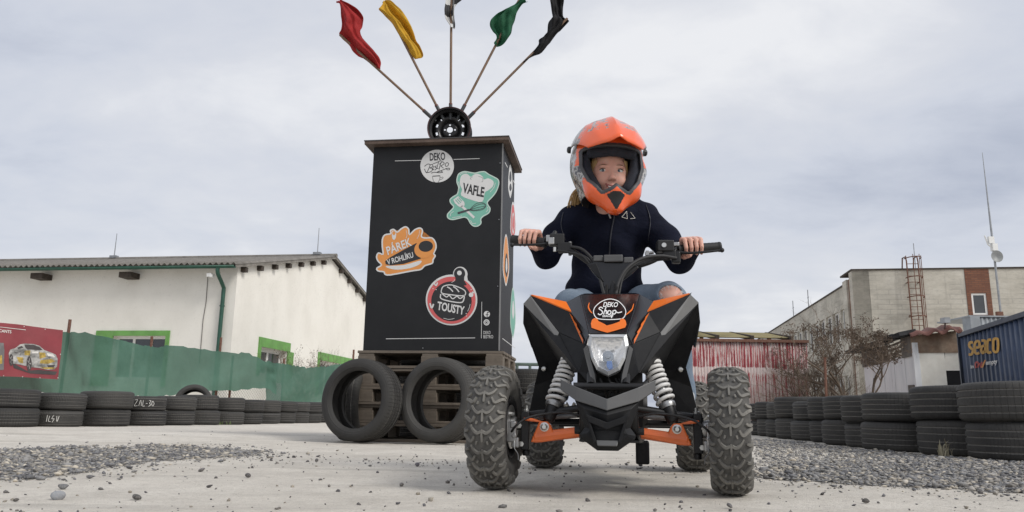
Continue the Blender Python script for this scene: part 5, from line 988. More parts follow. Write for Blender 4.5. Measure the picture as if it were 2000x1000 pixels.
# chalk scrawl on two tyres of the left row
def chalk(o, a_mid, strokes, sc, k):
    me, R, Wt = TY[k]; mb = MB()
    for st in strokes: mb.tube([((R + 0.001) * math.cos(a_mid + p[0] * sc / R), (R + 0.001) * math.sin(a_mid + p[0] * sc / R), p[1] * sc) for p in catmull(st, 4)], 0.0035, 4)
    c = mb.build('chalk_mark', M_chalk, o)
for nm_, k_, st_ in (('top tyre of the fourth stack from the frame edge, row before the green netting', 3, [[(-1.5, .5), (-1.1, .5), (-1.5, -.4), (-1.0, -.4)], [(-.8, -.4), (-.6, .5), (-.4, -.4)], [(-.2, .5), (-.2, -.4), (.1, -.4)], [(.25, 0), (.5, 0)], [(.7, .5), (1.0, .4), (.8, .05), (1.05, -.2), (.7, -.45)], [(1.3, .4), (1.15, 0), (1.35, -.4), (1.55, 0), (1.3, .4)]]), ('bottom tyre of the second stack from the frame edge, row before the green netting', 3, [[(-1.2, .5), (-1.25, -.4)], [(-.9, .4), (-1.0, -.3), (-.7, -.4)], [(-.4, .5), (-.6, 0), (-.3, 0), (-.5, -.5)], [(0, .4), (.1, -.4), (.3, .4)]])):
    for o in list(D.objects):
        if o.get('label') == nm_:
            d = -A(o.location[0], o.location[1], 0); chalk(o, math.atan2(d[1], d[0]) - o.rotation_euler[2], st_, 0.085, k_)
# ================================================================== BARE SHRUBS, GRASS, RAILING
M_bark = mat('grey_brown_bark', (0.115, 0.085, 0.062), 0.9, 0, 0.3, 12, 0.4, 60); M_twig = mat('dry_twig', (0.16, 0.12, 0.088), 0.9, 0, 0.3, 8); M_dryleaf = mat('dry_brown_leaf', (0.17, 0.13, 0.10), 0.9, 0, 0.35, 9)
def shrub(name, label, base, stems, seed, height, spread, leafy=0, lean=(0, 0), depth=4, r0=0.03, group=None):
    r = random.Random(seed); th = thing(name, label, 'shrub', base, 0, group); tw = MB(); lf = MB(); tr = MB()
    def grow(p, d, L, rd, lv):
        n = 4; pts = [p]; q = p; dd = d
        for i in range(n): dd = nrm(dd + A(r.gauss(0, .20), r.gauss(0, .20), r.gauss(0.05, .12))); q = q + dd * L / n; pts.append(q)
        (tr if lv <= 1 else tw).tube(pts, np.linspace(rd, rd * 0.62, n + 1), 6 if lv <= 1 else 3, caps=False)
        if lv >= depth:
            if leafy:
                for _ in range(leafy):
                    c = pts[r.randint(1, n)] + A(r.gauss(0, .035), r.gauss(0, .035), r.gauss(0, .035)); s_ = r.uniform(0.012, 0.026); a = nrm(A(r.gauss(0, 1), r.gauss(0, 1), r.gauss(0, 1))); b = nrm(np.cross(a, (0.3, 0.5, 0.8))); lf.face([c - a * s_, c + b * s_ * 0.7, c + a * s_, c - b * s_ * 0.7])
            return
        for k in range(r.choice((2, 3, 3))):
            t = r.uniform(0.35, 1.0); i = min(n - 1, int(t * n)); pp = pts[i] + (pts[i + 1] - pts[i]) * (t * n - i); grow(pp, nrm(dd + A(r.gauss(0, .65), r.gauss(0, .55), r.gauss(0.1, .45))), L * r.uniform(0.55, 0.8), rd * 0.58, lv + 1)
    for i in range(stems):
        a = r.uniform(0, 6.28); grow(A(r.uniform(-.08, .08) * spread * 3, r.uniform(-.1, .1), 0), nrm(A(math.cos(a) * spread + lean[0], math.sin(a) * spread * 0.6 + lean[1], 1)), height * r.uniform(0.38, 0.5), r0 * r.uniform(0.7, 1.1), 0)
    tr.build('trunk', M_bark, th, smooth=60); o = tw.build('twigs', M_twig, th); o['kind'] = 'stuff'
    if leafy: o = lf.build('leaves', M_dryleaf, th, recalc=False); o['kind'] = 'stuff'
    return th
shrub('bare_tree', 'bare winter tree with dry seed clusters before the concrete building', at(1674, 800, 17.5) * A(1, 1, 0), 3, 4, 3.3, 0.13, 6, (-0.02, 0), 6, 0.05)
shrub('bare_tree', 'thin leafless young tree beside the red shed corner', at(1616, 800, 17.8) * A(1, 1, 0), 2, 12, 2.9, 0.16, 0, (0, 0), 5, 0.028)
shrub('bare_shrub', 'tangled leafless thicket at the end of the red shed', at(1592, 800, 18.3) * A(1, 1, 0), 22, 9, 2.1, 0.45, 0, (0, 0), 4, 0.018)
shrub('bare_shrub', 'low leafless brambles left of the whitish hut', at(1650, 800, 17.0) * A(1, 1, 0), 14, 15, 1.2, 0.7, 0, (0, 0), 4, 0.012)
shrub('bare_shrub', 'arching leafless bush under the right gable windows', at(600, 800, 26.2) * A(1, 1, 0), 9, 31, 2.7, 0.5, 0, (0, 0), 4, 0.02)
shrub('bare_shrub', 'pale twiggy bush by the left gable window', at(572, 800, 25.4) * A(1, 1, 0), 8, 33, 2.75, 0.25, 4, (0, 0), 4, 0.018)
M_grass = mat('dry_grass', (0.27, 0.21, 0.115), 0.9, 0, 0.3, 4, col2=(0.20, 0.20, 0.09))
def grass(name, label, cx_, cy_, n, rx, ry, hgt, seed, kind='stuff', cat='grass', m=None):
    r = random.Random(seed); mb = MB()
    for i in range(n):
        x, y = cx_ + r.gauss(0, rx), cy_ + r.gauss(0, ry); h = hgt * r.uniform(0.4, 1.1); a = r.uniform(0, 6.28); l_ = r.uniform(0.1, 0.7) * h; w_ = 0.004 + h * 0.006; dx, dy = math.cos(a), math.sin(a)
        p = [A(x, y, 0), A(x + dx * l_ * 0.3, y + dy * l_ * 0.3, h * 0.6), A(x + dx * l_, y + dy * l_, h * (0.95 - 0.25 * r.random()))]; sd_ = A(-dy, dx, 0) * w_
        mb.add([p[0] - sd_, p[0] + sd_, p[1] + sd_ * 0.8, p[1] - sd_ * 0.8, p[2]], [(0, 1, 2, 3), (3, 2, 4)])
    return tag(mb.build(name, m or M_grass, None, recalc=False), label, cat, None, kind)
q = at(1665, 800, 17.2); grass('dry_grass', 'yellowed dry grass at the foot of the bare trees', q[0], q[1], 1500, 0.75, 0.5, 0.55, 3)
q = gnd(1845, 893); grass('weed_tuft', 'thin dry weed tuft before the big right tyre stack', q[0], q[1], 26, 0.02, 0.015, 0.13, 5, None, 'weed', mat('pale_straw', (0.40, 0.36, 0.25), 0.9))
q = gnd(428, 829); grass('weed_tuft', 'small green weed tuft at the foot of the left tyre row', q[0], q[1] - 0.1, 60, 0.10, 0.05, 0.08, 6, None, 'weed', mat('weed_green', (0.13, 0.19, 0.06), 0.9))
# scythe-like bent rods by the hut
for i, (u0, v0, u1, v1, m_, lab) in enumerate(((1612, 775, 1611, 700, M_rust, 'rusty upright iron post by the thicket'),)):
    a = at(u0, v0, 16.6); b = at(u1, v1, 16.6); t_ = thing('iron_post', lab, 'post', a * A(1, 1, 0)); mb = MB(); mb.tube([(0, 0, 0), (b[0] - a[0], 0, b[2])], 0.028, 8); mb.build('shaft', m_, t_, smooth=60); mb = MB(); mb.lathe([(0, 0.0), (0.034, 0.0), (0.034, 0.02), (0, 0.02)], (b[0] - a[0], 0, b[2]), None, 10, False); mb.build('cap', m_, t_)
# green steel railing and tyres far behind, seen between the pallets and the quad
M_railing = mat('grey_green_railing', (0.09, 0.125, 0.105), 0.6, 0.1, 0.25, 4, dust=0.4, dustc=(0.22, 0.25, 0.23)); ry = 10.5; p0 = at(985, 711, ry); p1 = at(1085, 711, ry)
rl = thing('steel_railing', 'grey green steel railing with sheet infill behind the quad', 'railing', (p0[0], ry, 0)); Wr = p1[0] - p0[0]; zr = p0[2]
mb = MB(); mb.tube([(0, 0, zr), (Wr, 0, zr)], 0.022, 8); mb.build('top_rail', M_railing, rl, smooth=60)
for k in range(5): mb = MB(); mb.tube([(Wr * k / 4, 0, 0), (Wr * k / 4, 0, zr)], 0.02, 8); mb.build('post', M_railing, rl, smooth=60)
mb = MB(); mb.tube([(0, 0, zr - 0.11), (Wr, 0, zr - 0.11)], 0.014, 8); mb.build('mid_rail', M_railing, rl, smooth=60)
mb = MB(); mb.box((Wr / 2, 0.05, (zr - 0.14) / 2), (Wr, 0.012, zr - 0.14)); mb.build('infill_sheet', M_railing, rl)
stand(1049, 770, 9.9, 1, rad(20), rad(-6), 'tyre standing upright before the grey green railing, quad wheel before it', None, None, 0, 0.82, 0.0)
for i, xk in enumerate((-1.05, -0.42)):
    stack(0, 7.62 - 0.06 * i, (0, 2), 'behind the pallets', i, X=xk, label=['bottom tyre of the %s stack behind the pallets' % ('left', 'right')[i], 'second tyre of the %s stack behind the pallets' % ('left', 'right')[i]])
    me, R, Wt = TY[4]
    for lv in range(2):
        o = newobj('car_tyre', me); o.location = (xk, 7.62 - 0.06 * i, 0.44 + Wt * (lv + 0.5)); tag(o, ('third' if lv == 0 else 'topmost') + ' tyre of the %s stack behind the pallets' % ('left', 'right')[i], 'tyre', 'tyres stacked behind the pallets')
stack(0, 7.45, (0, 1), 'x', 0, X=0.16, label=['bottom tyre of the narrow stack at the right end of the pallets', 'second tyre of the narrow stack at the right end of the pallets'])
for lv in range(1):
    me, R, Wt = TY[2]; o = newobj('car_tyre', me); o.location = (0.16, 7.45, 0.42 + Wt * (lv + 0.5)); tag(o, 'top tyre of the narrow stack at the right end of the pallets', 'tyre', 'tyres stacked behind the pallets')
# ================================================================== QUAD BIKE
QO = A(0.305, 2.381, 0); QR = rad(-9); Rq = rotz(QR)
quad = thing('quad_bike', 'small black and orange quad bike with knobbly grey tyres, facing the camera', 'quad bike', QO, QR)
def qw(p): return QO + Rq @ np.array(p, float)
M_plast = mat('matt_black_plastic', (0.0075, 0.008, 0.0095), 0.5, 0, 0.12, 5, 0.05, 250, dust=0.22, dustc=(0.055, 0.053, 0.05), ds=14, spec=0.24)
M_gloss = mat('glossy_black_plastic', (0.008, 0.008, 0.0095), 0.18, 0, 0.1, 4, coat=0.25, spec=0.4)
M_grypl = mat('dark_grey_plastic', (0.085, 0.086, 0.088), 0.5, 0, 0.1, 5, dust=0.15, dustc=(0.13, 0.125, 0.12))
M_or = mat('orange_decal', (0.78, 0.165, 0.015), 0.35, 0, 0.08, 6, coat=0.2); M_orp = mat('orange_painted_steel', (0.78, 0.155, 0.03), 0.36, 0.0, 0.10, 9, coat=0.3, dust=0.2, dustc=(0.42, 0.16, 0.07))
M_frame = mat('black_steel', (0.016, 0.016, 0.017), 0.45, 0.3, 0.2); M_alu = mat('dull_aluminium', (0.42, 0.42, 0.42), 0.38, 0.85, 0.2, 20, dust=0.3, dustc=(0.25, 0.23, 0.2)); M_spring = mat('light_grey_spring', (0.72, 0.71, 0.69), 0.4, 0.0, 0.06, dust=0.15, dustc=(0.5, 0.47, 0.43)); M_rub = mat('black_rubber', (0.016, 0.016, 0.017), 0.6, 0, 0.1)
M_steel = mat('bright_bolt', (0.6, 0.6, 0.58), 0.3, 0.9, 0.1); M_disc = mat('brake_disc_steel', (0.5, 0.49, 0.47), 0.3, 0.9, 0.15)
nb = NB('dusty_knobbly_rubber'); n1 = nb.noise(9, 7, 0.7); n2 = nb.noise(60, 6, 0.75); c = nb.ramp(n1, (0.32, (0.115, 0.111, 0.103)), (0.52, (0.18, 0.173, 0.158)), (0.72, (0.25, 0.238, 0.215))); c = nb.mix(nb.ramp(n2, (0.55, 0.0), (0.72, 0.5)), c, (0.06, 0.058, 0.055)); nb.bump(n2, 0.5, 0.002); M_atv = nb.done(c, 0.88, **{'Specular IOR Level': 0.25})
M_groove = mat('dark_tyre_groove', (0.07, 0.068, 0.064), 0.9, 0, 0.3, 20, dust=0.6, dustc=(0.16, 0.152, 0.138), ds=30)
def prof(s, R, W):
    a = abs(s); sg = 1 if s >= 0 else -1; w = W / 2 - 0.006
    if a <= 1: t, r = w * a * 0.97, R - 0.019 * a ** 2.6
    else: b = (a - 1) / 0.35; t, r = w * (0.97 + 0.07 * math.sin(min(b, 1) * 1.5)), R - 0.019 - 0.045 * b
    return sg * t, r
def surf(s, ang, R, W, hgt=0.0):
    t, r = prof(s, R, W); e = 0.01; t1, r1 = prof(s + e, R, W); t0, r0 = prof(s - e, R, W); d = nrm((t1 - t0, r1 - r0)); n = (-d[1], d[0]); t += n[0] * hgt; r += n[1] * hgt
    return A(t, r * math.sin(ang), r * math.cos(ang))
def atv_tyre(R, W, rim_r, name):
    Rc = R - 0.0065; P = [(rim_r, 0.036), (rim_r + 0.004, 0.044), (rim_r + 0.02, 0.052)] ; P = [(r, t * W / 0.135) for r, t in P]
    ss = [1.35, 1.2, 1.05, 1.0, 0.9, 0.7, 0.5, 0.25, 0]; 
    for s in ss: t, r = prof(s, Rc, W); P.append((r, t))
    P += [(r, -t) for r, t in P[-2::-1]]; P += [(rim_r + 0.01, -0.030), (Rc - 0.03, -0.03), (Rc - 0.03, 0.03), (rim_r + 0.01, 0.030)]
    mb = MB(); mb.lathe([(r, t) for r, t in P], (0, 0, 0), np.array([[0, 0, 1], [1, 0, 0], [0, 1, 0]], float), 72); car = mb
    lg = MB()
    def lug(path, w0, w1, hg, steps=5):
        Pp = catmull(path, steps); n = len(Pp); ww = np.linspace(w0, w1, n) * (0.6 + 0.4 * np.sin(np.linspace(0.35, math.pi - 0.3, n)))
        T = np.gradient(Pp, axis=0); sc = np.array([W / 2, Rc]); Tm = T * sc; Tm /= np.linalg.norm(Tm, axis=1)[:, None] + 1e-9; Nn = np.stack([-Tm[:, 1], Tm[:, 0]], 1) / sc; V = []
        for i in range(n):
            for k, (f, hh) in enumerate(((1.35, -0.002), (0.92, hg), (-0.92, hg), (-1.35, -0.002))): q = Pp[i] + Nn[i] * ww[i] * f; V.append(surf(q[0], q[1], Rc, W, hh))
        fs = []
        for i in range(n - 1):
            for k in range(3): fs.append((i * 4 + k, i * 4 + k + 1, (i + 1) * 4 + k + 1, (i + 1) * 4 + k))
        fs += [(0, 1, 2, 3), ((n - 1) * 4 + 3, (n - 1) * 4 + 2, (n - 1) * 4 + 1, (n - 1) * 4)]; lg.add(V, fs)
    N = 20; pa = 2 * math.pi / N
    for i in range(N):
        a = i * pa
        lug([(0, a - 0.42 * pa), (0, a - 0.1 * pa), (0, a + 0.2 * pa)], 0.0030, 0.0036, 0.0060, 3)
        for sg in (-1, 1):
            lug([(sg * 0.05, a + 0.10 * pa), (sg * 0.25, a + 0.02 * pa), (sg * 0.46, a + 0.16 * pa), (sg * 0.62, a + 0.42 * pa)], 0.0047, 0.0028, 0.0060)
            lug([(sg * 0.42, a + 0.86 * pa), (sg * 0.55, a + 0.64 * pa), (sg * 0.66, a + 0.62 * pa), (sg * 0.92, a + 0.86 * pa), (sg * 1.08, a + 1.0 * pa)], 0.0036, 0.0048, 0.0062)
            lug([(sg * 0.76, a + 0.20 * pa), (sg * 0.92, a + 0.10 * pa), (sg * 1.12, a + 0.22 * pa)], 0.0038, 0.0042, 0.0056, 4)
            lug([(sg * 0.28, a + 0.62 * pa), (sg * 0.33, a + 0.46 * pa)], 0.0032, 0.0024, 0.006, 3)
    return car.mesh(name, M_groove, smooth=45), lg.mesh('tread', M_atv, smooth=40)
def rot_axis(p): return np.array([[0, 0, 1], [1, 0, 0], [0, 1, 0]], float)
RXM = np.array([[0, 0, 1], [1, 0, 0], [0, 1, 0]], float)          # lathe z -> local x
MT_F = atv_tyre(0.1875, 0.120, 0.086, 'tyre'); MT_R = atv_tyre(0.190, 0.150, 0.086, 'tyre')
def wheel(name, x, yl, R, yaw, meshes, side, spin, front):
    e = D.objects.new(name, None); COL.objects.link(e); e.parent = quad; e.location = (x, yl, R - 0.002); e.rotation_euler = (0, 0, yaw); XF[e.name] = XF[quad.name]
    t = newobj('tyre', meshes[0], e, None, (spin, 0, 0)); t2 = newobj('tread', meshes[1], e, None, (spin, 0, 0))
    s = -side     # inner side direction
    mb = MB(); mb.lathe([(0.088, -0.046), (0.093, -0.05), (0.088, -0.052), (0.08, -0.044), (0.074, -0.03), (0.074, 0.03), (0.08, 0.044), (0.088, 0.052), (0.093, 0.05), (0.088, 0.046), (0.082, 0.038), (0.078, 0.028), (0.078, -0.028), (0.082, -0.038)], (0, 0, 0), RXM, 40); mb.build('rim', M_frame, e, smooth=40)
    mb = MB(); mb.lathe([(0.0, 0.008), (0.03, 0.008), (0.076, 0.016), (0.076, 0.008), (0.03, 0.0), (0.0, 0.0)], (s * 0.0, 0, 0), RXM, 32, False); mb.build('wheel_disc', M_frame, e, smooth=40)
    if front:
        mb = MB(); mb.lathe([(0.034, -0.0018), (0.066, -0.0018), (0.066, 0.0018), (0.034, 0.0018)], (s * 0.048, 0, 0), RXM, 40); mb.build('brake_disc', M_disc, e)
        mb = MB(); mb.lathe([(0.0, -0.04), (0.024, -0.04), (0.03, -0.01), (0.03, 0.02), (0.0, 0.02)], (s * 0.045, 0, 0), RXM * 1.0, 24, False); mb.build('hub', M_alu, e, smooth=40)
        for k in range(4): a = k * math.pi / 2 + 0.4; mb = MB(); mb.lathe([(0, -0.006), (0.006, -0.006), (0.006, 0.006), (0, 0.006)], (s * 0.056, 0.042 * math.cos(a), 0.042 * math.sin(a)), RXM, 6, False); mb.build('bolt', M_steel, e)
    return e
wheel('front_wheel', -0.351, 0.0, 0.1875, rad(-3), MT_F, -1, 0.1, True); wheel('front_wheel', 0.351, 0.0, 0.1875, rad(-6), MT_F, 1, 0.25, True)
wheel('rear_wheel', -0.315, 1.05, 0.190, 0, MT_R, -1, 0.05, False); wheel('rear_wheel', 0.325, 1.05, 0.190, 0, MT_R, 1, 0.2, False)
def mk(name, m, fn, smooth=None, bevel=0, parent=quad, **k):
    mb = MB(); fn(mb); return mb.build(name, m, parent, smooth=smooth, bevel=bevel, **k)
# chassis, engine, rear end
mk('frame', M_frame, lambda m: [m.tube(catmull([(s * 0.07, -0.14, 0.30), (s * 0.075, -0.10, 0.18), (s * 0.09, 0.15, 0.15), (s * 0.10, 0.6, 0.16), (s * 0.09, 0.8, 0.24)], 5), 0.012, 8) for s in (-1, 1)] + [m.tube(catmull([(s * 0.05, -0.14, 0.31), (s * 0.06, 0.05, 0.46), (s * 0.07, 0.3, 0.50), (s * 0.08, 0.8, 0.46), (s * 0.08, 1.15, 0.48)], 5), 0.012, 8) for s in (-1, 1)] + [m.tube([(-0.1, yq, zq), (0.1, yq, zq)], 0.011, 8) for yq, zq in ((-0.1, 0.18), (0.15, 0.15), (0.55, 0.16), (-0.14, 0.305))], 60)
mk('engine', M_frame, lambda m: [m.box((0, 0.42, 0.265), (0.20, 0.30, 0.20)), m.box((0, 0.26, 0.30), (0.13, 0.14, 0.13)), m.lathe([(0, -0.12), (0.07, -0.12), (0.08, -0.1), (0.08, 0.1), (0.07, 0.12), (0, 0.12)], (0, 0.48, 0.25), RXM, 24, False)] + [m.box((0, 0.20, 0.24 + 0.018 * i), (0.125 - 0.004 * i, 0.10, 0.006)) for i in range(7)], 40)
mk('exhaust', M_alu, lambda m: m.tube(catmull([(0.03, 0.17, 0.30), (0.07, 0.12, 0.30), (0.12, 0.2, 0.33), (0.13, 0.5, 0.38), (0.14, 0.8, 0.44), (0.14, 1.1, 0.48)], 5), np.concatenate([np.full(18, 0.014), np.full(8, 0.04)]), 10), 60)
mk('rear_axle', M_frame, lambda m: (m.tube([(-0.32, 1.05, 0.188), (0.32, 1.05, 0.188)], 0.014, 10), m.bar((-0.08, 0.62, 0.22), (-0.06, 1.06, 0.19), 0.04, 0.05), m.bar((0.08, 0.62, 0.22), (0.06, 1.06, 0.19), 0.04, 0.05)))
mk('chain_guard', M_plast, lambda m: (m.box((0.098, 0.30, 0.105), (0.045, 0.10, 0.075)), m.box((0.06, 0.36, 0.155), (0.16, 0.05, 0.02))), None, 0.006)
mk('skid_plate', M_frame, lambda m: m.prism([(-0.085, -0.13, 0.155), (0.085, -0.13, 0.155), (0.10, 0.45, 0.135), (-0.10, 0.45, 0.135)], (0, 0, -0.006)))
mk('seat', M_rub, lambda m: m.grid(np.array([[(0.105 * math.sin(a) * (1 + 0.25 * (i > 3)), 0.40 + 0.085 * i, 0.485 + 0.075 * math.cos(a) ** 2 * (1 if abs(a) < 1.6 else 0) + (0.008 * (i - 4) ** 2 * 0.4)) for a in np.linspace(-1.6, 1.6, 13)] for i in range(9)])), 60, 0, solid=0.02)
# ---- suspension, left and right
for s in (-1, 1):
    side = {}
    mk('lower_arm', M_orp, lambda m: (m.prism([(s * 0.077, -0.036, 0.186), (s * 0.168, -0.036, 0.170), (s * 0.178, -0.036, 0.193), (s * 0.186, -0.036, 0.203), (s * 0.212, -0.036, 0.204), (s * 0.238, -0.036, 0.141), (s * 0.205, -0.036, 0.141), (s * 0.077, -0.036, 0.165)], (0, 0.030, 0)), m.tube([(s * 0.075, -0.022, 0.1755), (s * 0.228, -0.022, 0.155)], 0.0165, 12), m.tube([(s * 0.232, 0.0, 0.150), (s * 0.09, 0.15, 0.175)], 0.013, 8), m.prism([(s * 0.195, -0.03, 0.2), (s * 0.235, -0.03, 0.212), (s * 0.262, -0.03, 0.214), (s * 0.262, -0.03, 0.206), (s * 0.236, -0.03, 0.202)], (0, 0.05, 0))), None, 0.006)
    mk('bolt', M_steel, lambda m: m.lathe([(0, -0.012), (0.006, -0.012), (0.0105, -0.007), (0.0105, 0), (0.014, 0.001), (0.014, 0.004), (0, 0.004)], (s * 0.196, -0.038, 0.187), np.array([[1, 0, 0], [0, 0, 1], [0, 1, 0]], float), 12, False), 40)
    mk('upper_arm', M_frame, lambda m: (m.tube([(s * 0.08, -0.02, 0.245), (s * 0.255, 0.01, 0.222)], 0.010, 8), m.tube([(s * 0.08, 0.14, 0.25), (s * 0.255, 0.01, 0.222)], 0.010, 8)), 60)
    mk('tie_rod', M_greysteel, lambda m: (m.tube([(s * 0.03, 0.075, 0.228), (s * 0.246, 0.06, 0.212)], 0.0075, 8), m.sphere((s * 0.248, 0.06, 0.212), 0.012, 8, 6)), 60)
    kn = mk('knuckle', M_frame, lambda m: (m.box((s * 0.258, 0.0, 0.175), (0.026, 0.036, 0.115)), m.tube([(s * 0.25, 0, 0.188), (s * 0.33, -0.002, 0.188)], 0.013, 10), m.box((s * 0.262, 0.03, 0.212), (0.03, 0.06, 0.02)), m.tube([(s * 0.256, 0, 0.10), (s * 0.256, 0, 0.118)], 0.012, 8)), 40, 0.003)
    mk('pivot_bolt', M_steel, lambda m: m.lathe([(0, 0), (0.010, 0), (0.010, 0.010), (0.006, 0.012), (0.006, 0.022), (0, 0.022)], (s * 0.256, 0, 0.228), None, 8, False), None, 0, kn); mk('bolt', M_steel, lambda m: m.lathe([(0, -0.004), (0.009, -0.004), (0.009, 0.004), (0, 0.004)], (s * 0.276, -0.022, 0.19), np.array([[1, 0, 0], [0, 0, 1], [0, 1, 0]], float), 6, False), None, 0, kn); mk('bolt', M_steel, lambda m: m.lathe([(0, -0.004), (0.008, -0.004), (0.008, 0.004), (0, 0.004)], (s * 0.268, -0.022, 0.135), np.array([[1, 0, 0], [0, 0, 1], [0, 1, 0]], float), 6, False), None, 0, kn)
    mk('brake_caliper', M_alu, lambda m: (m.box((s * 0.296, -0.048, 0.172), (0.034, 0.030, 0.062)), m.box((s * 0.288, -0.056, 0.192), (0.018, 0.018, 0.020)), m.box((s * 0.282, -0.05, 0.14), (0.022, 0.018, 0.03)), m.tube([(s * 0.285, -0.064, 0.16), (s * 0.285, -0.045, 0.16)], 0.009, 8)), None, 0.004)
    mk('brake_hose', M_rub, lambda m: m.tube(catmull([(s * 0.292, -0.064, 0.172), (s * 0.275, -0.085, 0.190), (s * 0.245, -0.075, 0.212), (s * 0.19, -0.06, 0.226), (s * 0.13, -0.05, 0.231), (s * 0.075, -0.04, 0.222), (s * 0.05, 0.0, 0.26), (s * 0.03, 0.1, 0.42)], 6), 0.0036, 6), 60)
    mk('spare_wire', M_greysteel, lambda m: m.tube(catmull([(s * 0.284, -0.06, 0.15), (s * 0.282, -0.07, 0.125), (s * 0.272, -0.066, 0.108), (s * 0.270, -0.066, 0.09)], 5), 0.0016, 5))
    b = A(s * 0.188, -0.012, 0.205); t = A(s * 0.117, 0.062, 0.42); ax = nrm(t - b); Lsh = np.linalg.norm(t - b); u_ = nrm(np.cross(ax, (0, 1, 0))); v_ = np.cross(ax, u_)
    Mx_ = np.stack([u_, v_, ax], 1)
    sh = mk('shock_absorber', M_frame, lambda m: (m.lathe([(0, 0.0), (0.014, 0.0), (0.019, 0.008), (0.021, 0.045), (0.017, 0.05), (0, 0.05)], b, Mx_, 20, False), m.lathe([(0.0, 0.05), (0.013, 0.05), (0.013, Lsh - 0.02), (0, Lsh - 0.02)], b, Mx_, 16, False)), 40)
    mk('spring_collar', M_alu, lambda m: m.lathe([(0.012, 0.044), (0.024, 0.046), (0.026, 0.054), (0.026, 0.06), (0.024, 0.064), (0.012, 0.064)], b, Mx_, 24), 40, 0, sh)
    hel = []
    for i in range(0, 241):
        f = i / 240; z = 0.066 + (Lsh - 0.085) * (0.5 * f + 0.5 * f ** 0.75 if f < 1 else 1); a = 2 * math.pi * 9.0 * f; hel.append(b + ax * z + (u_ * math.cos(a) + v_ * math.sin(a)) * (0.0265 - 0.002 * f))
    mk('coil_spring', M_spring, lambda m: m.tube(hel, 0.0058, 8), 60, 0, sh)
    mk('reservoir', M_alu, lambda m: m.lathe([(0, 0.09), (0.015, 0.09), (0.017, 0.1), (0.017, 0.135), (0, 0.14)], b, Mx_, 16, False), 40, 0, sh)
    mk('shock_mount', M_frame, lambda m: (m.lathe([(0, -0.014), (0.012, -0.014), (0.012, 0.014), (0, 0.014)], t, np.array([[1, 0, 0], [0, 0, 1], [0, 1, 0]], float), 12, False), m.box(t + A(0, 0.02, 0.02), (0.03, 0.03, 0.05))), None, 0, sh)
    # body panels on this side
    P3 = dict(A=(0.252, 0.05, 0.600), B=(0.279, 0.08, 0.579), C=(0.285, 0.12, 0.518), D=(0.243, 0.20, 0.384), E=(0.262, 0.25, 0.322), F=(0.287, 0.28, 0.218), Fi=(0.195, 0.25, 0.200), G=(0.150, 0.19, 0.36), S=(0.155, 0.0, 0.475), O=(0.120, 0.02, 0.540), U=(0.142, 0.08, 0.580), T=(0.070, -0.08, 0.432), N=(0.097, 0.12, 0.612), H=(0.0555, -0.1, 0.461), P3=(0.036, -0.125, 0.340), P4=(0.037, -0.13, 0.293), P5=(0.087, -0.08, 0.349), RA=(0.262, 0.34, 0.50), RU=(0.135, 0.36, 0.56), RC=(0.288, 0.36, 0.46), NB_=(0.11, 0.36, 0.58), GB=(0.10, 0.25, 0.40), HL=(0.061, -0.118, 0.425))
    V = {k: A(s * v[0], v[1], v[2]) for k, v in P3.items()}
    def faces(*lst):
        def f(m):
            for q in lst: m.face([V[k] for k in q])
        return f
    fd_ = MB()
    for q in (('A', 'O', 'S'), ('S', 'O', 'T'), ('A', 'RA', 'RU', 'U'), ('B', 'C', 'RC', 'RA'), ('A', 'B', 'RA')): fd_.face([V[k] for k in q])
    fd = fd_.build('front_fender', M_plast, quad, weld=True, solid=-0.005, bevel=0.002)
    g_ = MB(); g_.face([V['A'], V['B'], V['S'] + A(s * 0.006, -0.002, -0.018), V['S']]); g_.build('fender_bevel', mat('plastic_painted_sky_sheen', (0.17, 0.17, 0.168), 0.5, 0, 0.1), fd, solid=-0.007)  # sky reflection on the black fender's bevel facet, painted as a lighter grey
    ig = MB()
    for q in (('B', 'C', 'D', 'G'), ('B', 'G', 'P5', 'S')): ig.face([V[k] for k in q])
    ig.build('inner_fender', M_plast, fd, weld=True, solid=-0.004)
    lm_ = MB(); lm_.face([V[k] for k in ('D', 'E', 'F', 'Fi', 'G')]); lm_.build('mud_flap', M_plast, quad, solid=-0.004, bevel=0.002)
    mk('bolt', M_steel, lambda m: m.lathe([(0, -0.006), (0.006, -0.005), (0.009, 0), (0, 0)], V['D'] * 0.80 + V['G'] * 0.2 + A(0, -0.006, -0.004), np.array([[1, 0, 0], [0, 0, 1], [0, 1, 0]], float), 12, False), 50)
    sp_ = MB(); 
    for q in (('S', 'T', 'P5'), ('T', 'HL', 'P3', 'P4', 'P5')): sp_.face([V[k] for k in q])
    sp_.build('side_cowl', M_plast, quad, weld=True, solid=-0.005, bevel=0.0015)
    rb_ = MB(); q4 = V['P4']; rb_.face([V['HL'] + A(s * 0.001, -0.004, 0), V['P3'] + A(s * 0.004, -0.006, 0), q4 + A(-s * 0.004, -0.005, 0), q4 + A(s * 0.006, -0.004, 0.004), V['HL'] + A(s * 0.011, 0, -0.01)]); rb_.build('cowl_rib', M_grypl, quad, solid=-0.004)
    ns = MB()
    for q in (('O', 'N', 'H'), ('O', 'H', 'T'), ('O', 'U', 'N'), ('T', 'H', 'HL'), ('U', 'RU', 'NB_', 'N')): ns.face([V[k] for k in q])
    ng = ns.build('nose_side', M_gloss, quad, weld=True, solid=-0.004, bevel=0.001)
    # orange strips
    up_ = nrm(np.cross(V['O'] - V['A'], V['U'] - V['A'])); up_ = up_ if up_[2] > 0 else -up_
    om = MB(); om.face([V['A'] + up_ * 0.004, V['U'] + up_ * 0.004, V['O'] + up_ * 0.004]); om.build('orange_strip', M_or, fd, solid=-0.004)
